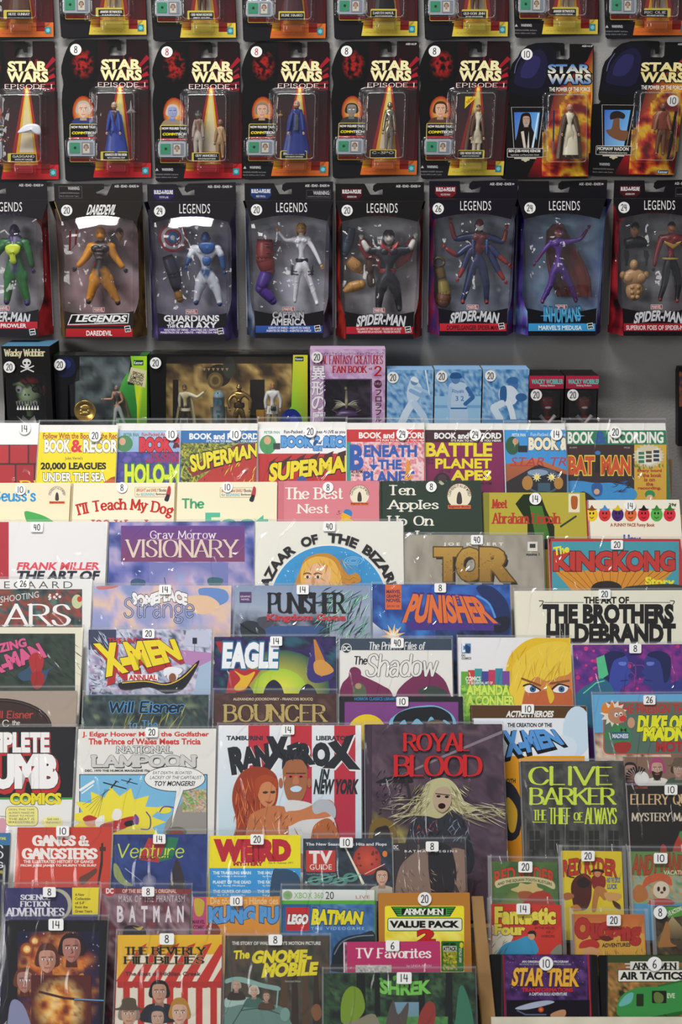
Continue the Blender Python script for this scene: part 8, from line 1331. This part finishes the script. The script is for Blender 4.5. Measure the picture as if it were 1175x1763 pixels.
A.rr(736, 326, 1118, 900, 10, 'f0e434'); A.cloud(742, 440, 1112, 640, ['e8dc30', 'f4ec70', 'e0cc28'], 60, 3, 16, 12); A.p([(764, 330), (1080, 330), (1050, 378), (795, 378)], '1c4c24'); A.p([(772, 334), (1072, 334), (1046, 374), (800, 374)], '3c9c40'); A.r(816, 338, 1030, 370, '141814'); A.g('ARMY MEN', 828, 340, 1018, 369, 'e8ece0', 8, 3.4, 5, sp=.12)
for i in range(3): A.l([(775+i*6, 342+i*10), (810, 342+i*10)], 4, '141814'); A.l([(1036, 342+i*10), (1068-i*6, 342+i*10)], 4, '141814')
A.rr(752, 388, 1106, 444, 8, 'e8ece0', '2c6c30', 4); A.t('VALUE PACK', 764, 400, 1088, 430, '141814', .10); A.t('2', 902, 444, 968, 500, 'c02828', .12, o='5a1818', ow=.02); A.rr(1010, 498, 1114, 640, 4, '2c7c34', '1c3c1c', 2); A.r(1016, 520, 1082, 546, 'dce0d0'); A.t('ATTACK', 1018, 524, 1080, 542, '1c241c', .08); A.t('ARMY MEN', 1016, 504, 1076, 516, '141814', .08); A.cloud(1016, 548, 1084, 636, ['3c7c34', 'd8d83c', '1c3c1c', 'e8e450'], 14, 5); A.t('ARMY ATTACK', q=[(1094, 600), (1094, 530), (1106, 530), (1106, 600)], c='e8ecd8', off=.03); A.e(1105, 516, 9, 14, 'e8d838'); A.tag('20', 928, 293, 'c', r=33)
A = book(19, 'RD', 256, 316, 592, 322, 'stubby red comic storybook with yellow fantasy-team title and blue-suited man', 'little_book', T=16, f=0, col='d03828', sleeve=2, spine='c8a090')
A.r(256, 316, 594, 700, 'd43a2a'); A.b([(262, 440), (262, 420), (330, 440), (360, 480), (300, 560), (262, 600)], 'ece4cc'); A.b([(290, 545), (320, 510), (380, 490), (430, 472), (468, 500), (470, 560), (290, 570)], '3c9cc8'); A.strokes(262, 440, 340, 550, 18, 50, 3, ['3c4448', '8a8c80'], (110, 150), 3); A.e(450, 470, 17, 21, 'd8a078'); A.b([(432, 462), (438, 448), (462, 446), (472, 460), (468, 478), (460, 462)], '1c1814')
A.b([(540, 560), (570, 520), (594, 516), (594, 570)], '8a8c7c'); A.t('Fantastic', 276, 336, 562, 410, 'f0e050', .10, o='6a2418', ow=.03); A.t('Four', 274, 418, 414, 464, 'f0e050', .10, o='6a2418', ow=.03); A.t('IN THE HOUSE', 466, 426, 560, 438, '8a1c18', .02); A.t('OF', 520, 448, 540, 458, '8a1c18', .02); A.t('HORRORS', 498, 466, 560, 478, '8a1c18', .02); A.tag('14', 410, 341, 's', r=33)
A = book(19, 'RD', 652, 366, 992, 368, 'stubby orange storybook with big red curly gang title and red cap', 'little_book', T=16, f=-3, col='d88c40', sleeve=2, spine='8a3424')
A.r(652, 366, 994, 460, 'c86c34', 'd8883c'); A.r(652, 460, 994, 700, 'dca844'); A.t('Our', 664, 392, 812, 478, 'b83028', .14, o='6a2018', ow=.02); A.t('Gang', 776, 412, 970, 510, 'b83028', .14, o='6a2018', ow=.02); A.t('ADVENTURES', 790, 508, 926, 526, '2c2018', .05, wave=lambda u: -4*u); A.b([(680, 530), (690, 500), (740, 486), (775, 505), (770, 530), (720, 528)], 'c03428'); A.e(735, 552, 40, 28, 'd8a070'); A.strokes(790, 520, 990, 560, 24, 40, 3, ['8a6c24', 'e8c860'], (60, 120), 5); A.tag('20', 846, 396, 's', r=34)
A = book(19, 'RD', 1044, 326, 1330, 330, 'small dark book with pyramid shape and green corner band', 'little_book', T=14, f=0, col='3c342c', sleeve=2)
A.cloud(1044, 326, 1330, 700, ['2c2820', '5a4830', '3c3428', '7c683c'], 50, 5, 20, 26); A.p([(1080, 330), (1330, 330), (1330, 350), (1110, 385)], '5a9c3c'); A.t('LIVE ACTION!', q=[(1096, 358), (1170, 328), (1176, 346), (1106, 378)], c='e8ecd8', off=.05); A.p([(1060, 480), (1128, 376), (1230, 490)], ['6a5a40', 'b8a070', '4a3c2c']); A.b([(1060, 520), (1085, 440), (1100, 400), (1115, 430), (1120, 500), (1150, 520), (1080, 525)], 'a8743c'); A.tag('8', 1070, 358, 'c', r=32)
# ---- tier 10
A = book(10, 'LD', 28, 394, 520, 396, 'disc case in loose bag with glowing orange space group portrait, bottom left corner', 'disc_case', 'disc case', T=13, f=0, col='1c1a28', kind='case', sleeve=2)
A.r(28, 394, 522, 1200, '16161e'); A.cloud(85, 450, 478, 1000, ['28141c', '6a2820', 'b85028', 'e08c3c', '7c3428', '3c2444'], 130, 8, 40, 50, con=1.7, fade=('1c1a38', lambda x, y: (math.hypot((x-270)/200, (y-700)/250)-.75)*2.5)); A.dots(90, 440, 480, 700, 30, 1, 3, ['e8e4f0', 'a8a8d8'], 3)
for x, y, r_ in ((168, 495, 15), (130, 535, 18)): A.e(x, y, r_*1.8, r_*1.8, 'e08840', '8a3824'); A.e(x, y, r_, r_, 'fff0b0', 'f0b050')
A.face(345, 535, 58, 'a8583c', '2c1a18', dark='5a2418'); A.face(228, 590, 54, 'c07c5c', '5a2c20', dark='7c3828', hr=1.45); A.face(120, 690, 50, '9c5438', '6a3820', dark='5a2818'); A.b([(160, 760), (200, 680), (290, 670), (340, 700), (400, 650), (430, 760), (400, 900), (200, 960), (150, 860)], 'd08438'); A.b([(180, 780), (250, 720), (330, 760), (320, 850), (220, 880)], 'f0c060'); A.b([(40, 860), (60, 780), (110, 800), (150, 900), (160, 1000), (40, 1000)], '8c90b0'); A.cloud(150, 660, 440, 980, ['7c3020', 'c87030', 'f0b050', 'f8d890', 'a04c28'], 70, 4, 26, 30, fade=('5a2420', lambda x, y: (math.hypot((x-290)/135, (y-810)/150)-.5)*2)); A.l([(190, 740), (310, 770), (360, 775), (470, 790)], 12, '4a2428'); A.l([(360, 775), (500, 782)], 5, '6ab0e0'); A.tag('14', 270, 417, 's', r=36)
A = book(10, 'LD', 566, 466, 1072, 464, 'disc case with red and white striped awning and smiling family', 'disc_case', 'disc case', T=11, f=-2, col='e8dcc8', kind='case', sleeve=2, spine='a82c28')
A.r(566, 464, 1074, 560, 'ecc030', 'e8b028'); A.r(566, 560, 1074, 690, 'ece4d0'); A.p([(566, 464), (620, 464), (620, 700), (566, 700)], 'ecb830')
for i in range(7): x = 560+i*78; A.p([(x+110, 510+abs(i-6)*3), (x+150, 505), (x+55, 690), (x-2, 690)], 'c83830')
A.p([(600, 480), (1074, 470), (1074, 520), (990, 520), (960, 600), (600, 620)], 'ecb42c') if False else None
A.r(566, 690, 1074, 714, 'b83430')
for i in range(13): A.e(584+i*40, 714, 20, 9, 'b83430')
A.r(566, 722, 1074, 1200, 'e8e0cc')
for i in range(8): A.r(594+i*70, 714, 626+i*70, 1200, 'c4362e')
A.g('THE BEVERLY', 598, 524, 992, 562, '1c1a18', 11, 4.4, 9, sp=.18, o='e8b83c', ow=1.2); A.g('HILLBILLIES', 598, 570, 986, 606, '1c1a18', 11, 4.4, 8, sp=.16, o='e8c87c', ow=1.2); A.t('The Best of Hidden Creek', 604, 644, 966, 662, '5a3430', .03)
A.face(768, 745, 46, 'b8805c', '1c1618', cloth='2c2c34'); A.face(622, 850, 48, 'c08c68', '8c8078', cloth='4a5040', hat='5c5040'); A.face(760, 870, 40, 'c09070', '2c3444', cloth='2c3c50', hr=1.5); A.face(866, 845, 48, 'd0a080', 'b88438', cloth='a8382c', hr=1.5); A.tag('8', 804, 486, 's', r=35)
A = book(10, 'MD', -32, 470, 470, 470, 'dark storybook record with yellow gnome title and pale green vintage car', 'record_book', 'book', T=5, f=0, col='4c4a44', sleeve=1)
A.cloud(-32, 470, 472, 1100, ['34362f', '4a4c40', '5a4c40', '3c3a34', '6a5848'], 80, 6, 34, 44, sy=.4)
for i in range(5): A.p([(240+i*52, 600), (262+i*50, 600), (270+i*52, 900), (232+i*52, 900)], ['5a4434', '3c3028'][i % 2])
A.b([(380, 830), (400, 800), (425, 810), (430, 860), (400, 880)], '8a5c40')
A.t('THE STORY OF WALT DISNEY\'S MOTION PICTURE', 0, 498, 426, 514, 'd8d8cc', .05); A.t('The', q=[(10, 544), (84, 540), (82, 578), (6, 582)], c='ecdc30', off=.06); A.t('GNOME-', q=[(108, 546), (382, 540), (378, 594), (94, 600)], c='ecdc30', off=.10); A.t('MOBILE', q=[(160, 606), (412, 600), (404, 656), (146, 668)], c='ecdc30', off=.10); A.t('Authorized Edition', 254, 684, 330, 694, 'b8b8a8', .0)
A.b([(-30, 780), (20, 760), (110, 780), (190, 800), (250, 820), (280, 880), (290, 960), (-30, 960)], '6a8c84'); A.b([(-30, 770), (60, 765), (170, 790), (180, 815), (60, 800), (-30, 815)], 'a8c4bc'); A.b([(-30, 680), (40, 668), (150, 700), (225, 715), (222, 735), (120, 715), (20, 690), (-30, 700)], '8cb0a8'); A.l([(222, 720), (214, 815)], 7, '8cb0a8'); A.l([(0, 690), (-4, 780)], 5, '8cb0a8')
A.face(20, 712, 22, 'b88c70', 'a8a090', cloth='3c3430'); A.face(105, 740, 24, 'c09878', 'c8c0b0', cloth='4a6c64'); A.face(165, 765, 20, 'b08468', '6a5040', cloth='5a4434'); A.l([(40, 830), (140, 820), (240, 850)], 2.5, '2c3c38', True); A.l([(0, 900), (60, 800)], 3, '3c4c48'); A.e(255, 850, 24, 34, '7ca098'); A.tag('8', 208, 490, 's', r=33)
A = book(10, 'MD', 542, 500, 1002, 496, 'magenta hardcover booklet with white serif television title', 'picture_book', 'book', T=6, f=2, col='b83868', kind='hard', sleeve=0, spine='e8d8e0')
A.g('TV Favorites', 592, 530, 960, 578, 'f4ece8', 9, 4, 8, sp=.2); A.t('by LINDA BEECH', 842, 610, 960, 624, 'e8a8bc', .02); A.r(595, 612, 768, 700, 'c8c4bc'); A.cloud(600, 616, 764, 690, ['b8b4ac', 'd8d4cc', '8a8680', 'e0dcd4'], 18, 4); A.tag('6', 773, 518, 's', r=33)
A = book(11, 'MD', 440, 650, 1170, 646, 'wide plastic-bagged case with green ogre-tale lettering over forest', 'storybook_case', 'book', T=18, f=-1, col='38463c', kind='case', sleeve=2, spine='5a6268')
A.cloud(440, 646, 1172, 1100, ['16201a', '24362a', '3a5a3a', '1c2a22', '4a6a48'], 70, 9, 60, 40)
for x, w in ((600, 40), (1030, 30), (690, 22), (900, 26)): A.p([(x, 646), (x+w, 646), (x+w*1.2, 1000), (x-8, 1000)], '141a16')
A.r(780, 790, 900, 1000, '7ca0b8', '5c8c5c'); A.cloud(700, 860, 1040, 1000, ['3c6c3c', '5c9850', '4a8044'], 30, 4, 30, 12)
A.b([(525, 880), (530, 770), (570, 715), (620, 735), (640, 820), (600, 880), (560, 890)], '7c9c2c'); A.b([(510, 1000), (530, 900), (590, 880), (690, 850), (710, 1000)], '8c8870'); A.b([(740, 900), (775, 780), (800, 850), (850, 790), (840, 900), (830, 960), (760, 960)], '5a504c'); A.b([(900, 860), (940, 790), (975, 800), (980, 860), (960, 930), (900, 930)], '9c3c34'); A.b([(1075, 880), (1090, 740), (1110, 710), (1135, 760), (1160, 860), (1165, 1000), (1050, 1000)], '3c7c60')
A.t('SHREK', 716, 690, 950, 750, '7ccc58', .08, o='1c3414', ow=.03, wave=lambda u: -8*abs(2*u-1)**2+4); A.b([(708, 678), (718, 672), (730, 690), (722, 694)], '5aa040'); A.b([(775, 668), (790, 662), (792, 676), (780, 688)], '5aa040'); A.tag('14', 829, 674, 's', r=36)
A = book(20, 'RD', 248, 560, 768, 562, 'black-hinged disc case with orange space adventure title over a star field', 'disc_case', 'disc case', T=10, f=0, col='2c2038', kind='case', sleeve=0)
A.r(248, 560, 302, 1200, '101012'); A.r(302, 560, 322, 1200, '1c1c20'); A.r(738, 560, 770, 1200, '141416'); A.r(306, 560, 310, 1200, '3c3c40')
A.cloud(320, 562, 720, 1000, ['1c1430', '3c2454', '5a3474', '2c1c40', '6a4488'], 120, 4, 30, 34); A.dots(322, 565, 715, 740, 50, .8, 2.2, ['d8d0f0', '9c90c8'], 6); A.p([(718, 562), (728, 562), (744, 1000), (735, 1000)], 'a02838'); A.p([(310, 562), (318, 562), (330, 1000), (322, 1000)], '8a2030'); A.r(330, 780, 730, 1200, '14101c')
A.t('AN ORIGINAL AUDIO PROGRAM', 404, 590, 626, 600, 'd8d8e0', .04); A.t('RECORDED IN 3D SOUND', 392, 604, 500, 612, 'b8b8c8', .0); A.t('WITH ORIGINAL SCORE', 540, 604, 640, 612, 'b8b8c8', .0); A.t('STAR TREK', q=[(368, 628), (674, 632), (672, 712), (354, 708)], c='e8b040', off=.06, o='5a3414', ow=.03); A.t('TRANSFORMATIONS', 404, 722, 648, 740, 'c02c38', .08); A.t('A CAPTAIN SULU ADVENTURE', 438, 744, 620, 758, 'd8d8e0', .03)
A.b([(370, 820), (440, 795), (520, 782), (560, 790), (500, 810), (420, 826)], 'a8b0c4'); A.e(495, 826, 14, 14, 'f08040', '8a2818'); A.l([(380, 830), (420, 850), (520, 850)], 6, '5a6480'); A.b([(540, 850), (580, 830), (612, 828), (610, 858), (560, 870)], 'b88864'); A.tag('10', 520, 604, 'c', r=34)
A = book(20, 'RD', 774, 564, 1300, 562, 'black-hinged disc case with green army helicopter and white letter plate', 'disc_case', 'disc case', T=10, f=0, col='3c4428', kind='case', sleeve=0)
A.r(774, 562, 812, 1200, '101012'); A.r(812, 562, 818, 1200, '2c2c30'); A.cloud(818, 562, 1300, 1000, ['3c4c28', '6a5a30', 'a86c3c', '4a5c34', 'c88c50', '28341c'], 70, 6, 34, 30); A.r(818, 562, 1300, 600, '3c4c2c')
A.rr(925, 594, 1160, 640, 3, 'e0e0d4'); A.g('ARMY MEN', 936, 600, 1148, 634, '20241c', 8, 3.4, 5, sp=.1); A.l([(900, 606), (930, 606)], 5, 'd8d8d0'); A.l([(906, 622), (930, 622)], 5, 'd8d8d0'); A.rr(868, 636, 1300, 690, 4, 'e8e8dc', '2c2c24', 3); A.t('AIR TACTICS', 880, 646, 1180, 680, '1c1c1a', .08)
A.b([(862, 850), (866, 790), (900, 745), (960, 722), (1060, 712), (1200, 690), (1300, 690), (1300, 800), (1190, 830), (1000, 865), (900, 868)], '3c9048'); A.b([(870, 800), (905, 755), (940, 745), (930, 790), (885, 810)], '6ab4b0'); A.rr(1030, 735, 1100, 795, 4, '20241c'); A.rr(955, 750, 990, 810, 4, '28341c'); A.b([(1040, 750), (1060, 742), (1085, 760), (1080, 790), (1045, 790)], '6a7840'); A.t('EVE', 1104, 748, 1140, 770, 'c8dcb8', .04); A.b([(862, 850), (900, 868), (1000, 865), (1190, 830), (1190, 845), (1000, 880), (900, 882)], '28642c'); A.l([(1060, 712), (1300, 660)], 8, '2c6c34'); A.l([(1090, 850), (1130, 880), (1180, 860)], 5, '2c3c24'); A.tag('6', 1043, 606, 'c', r=35)
for A in BOOKS: A.done()
finish_figs()
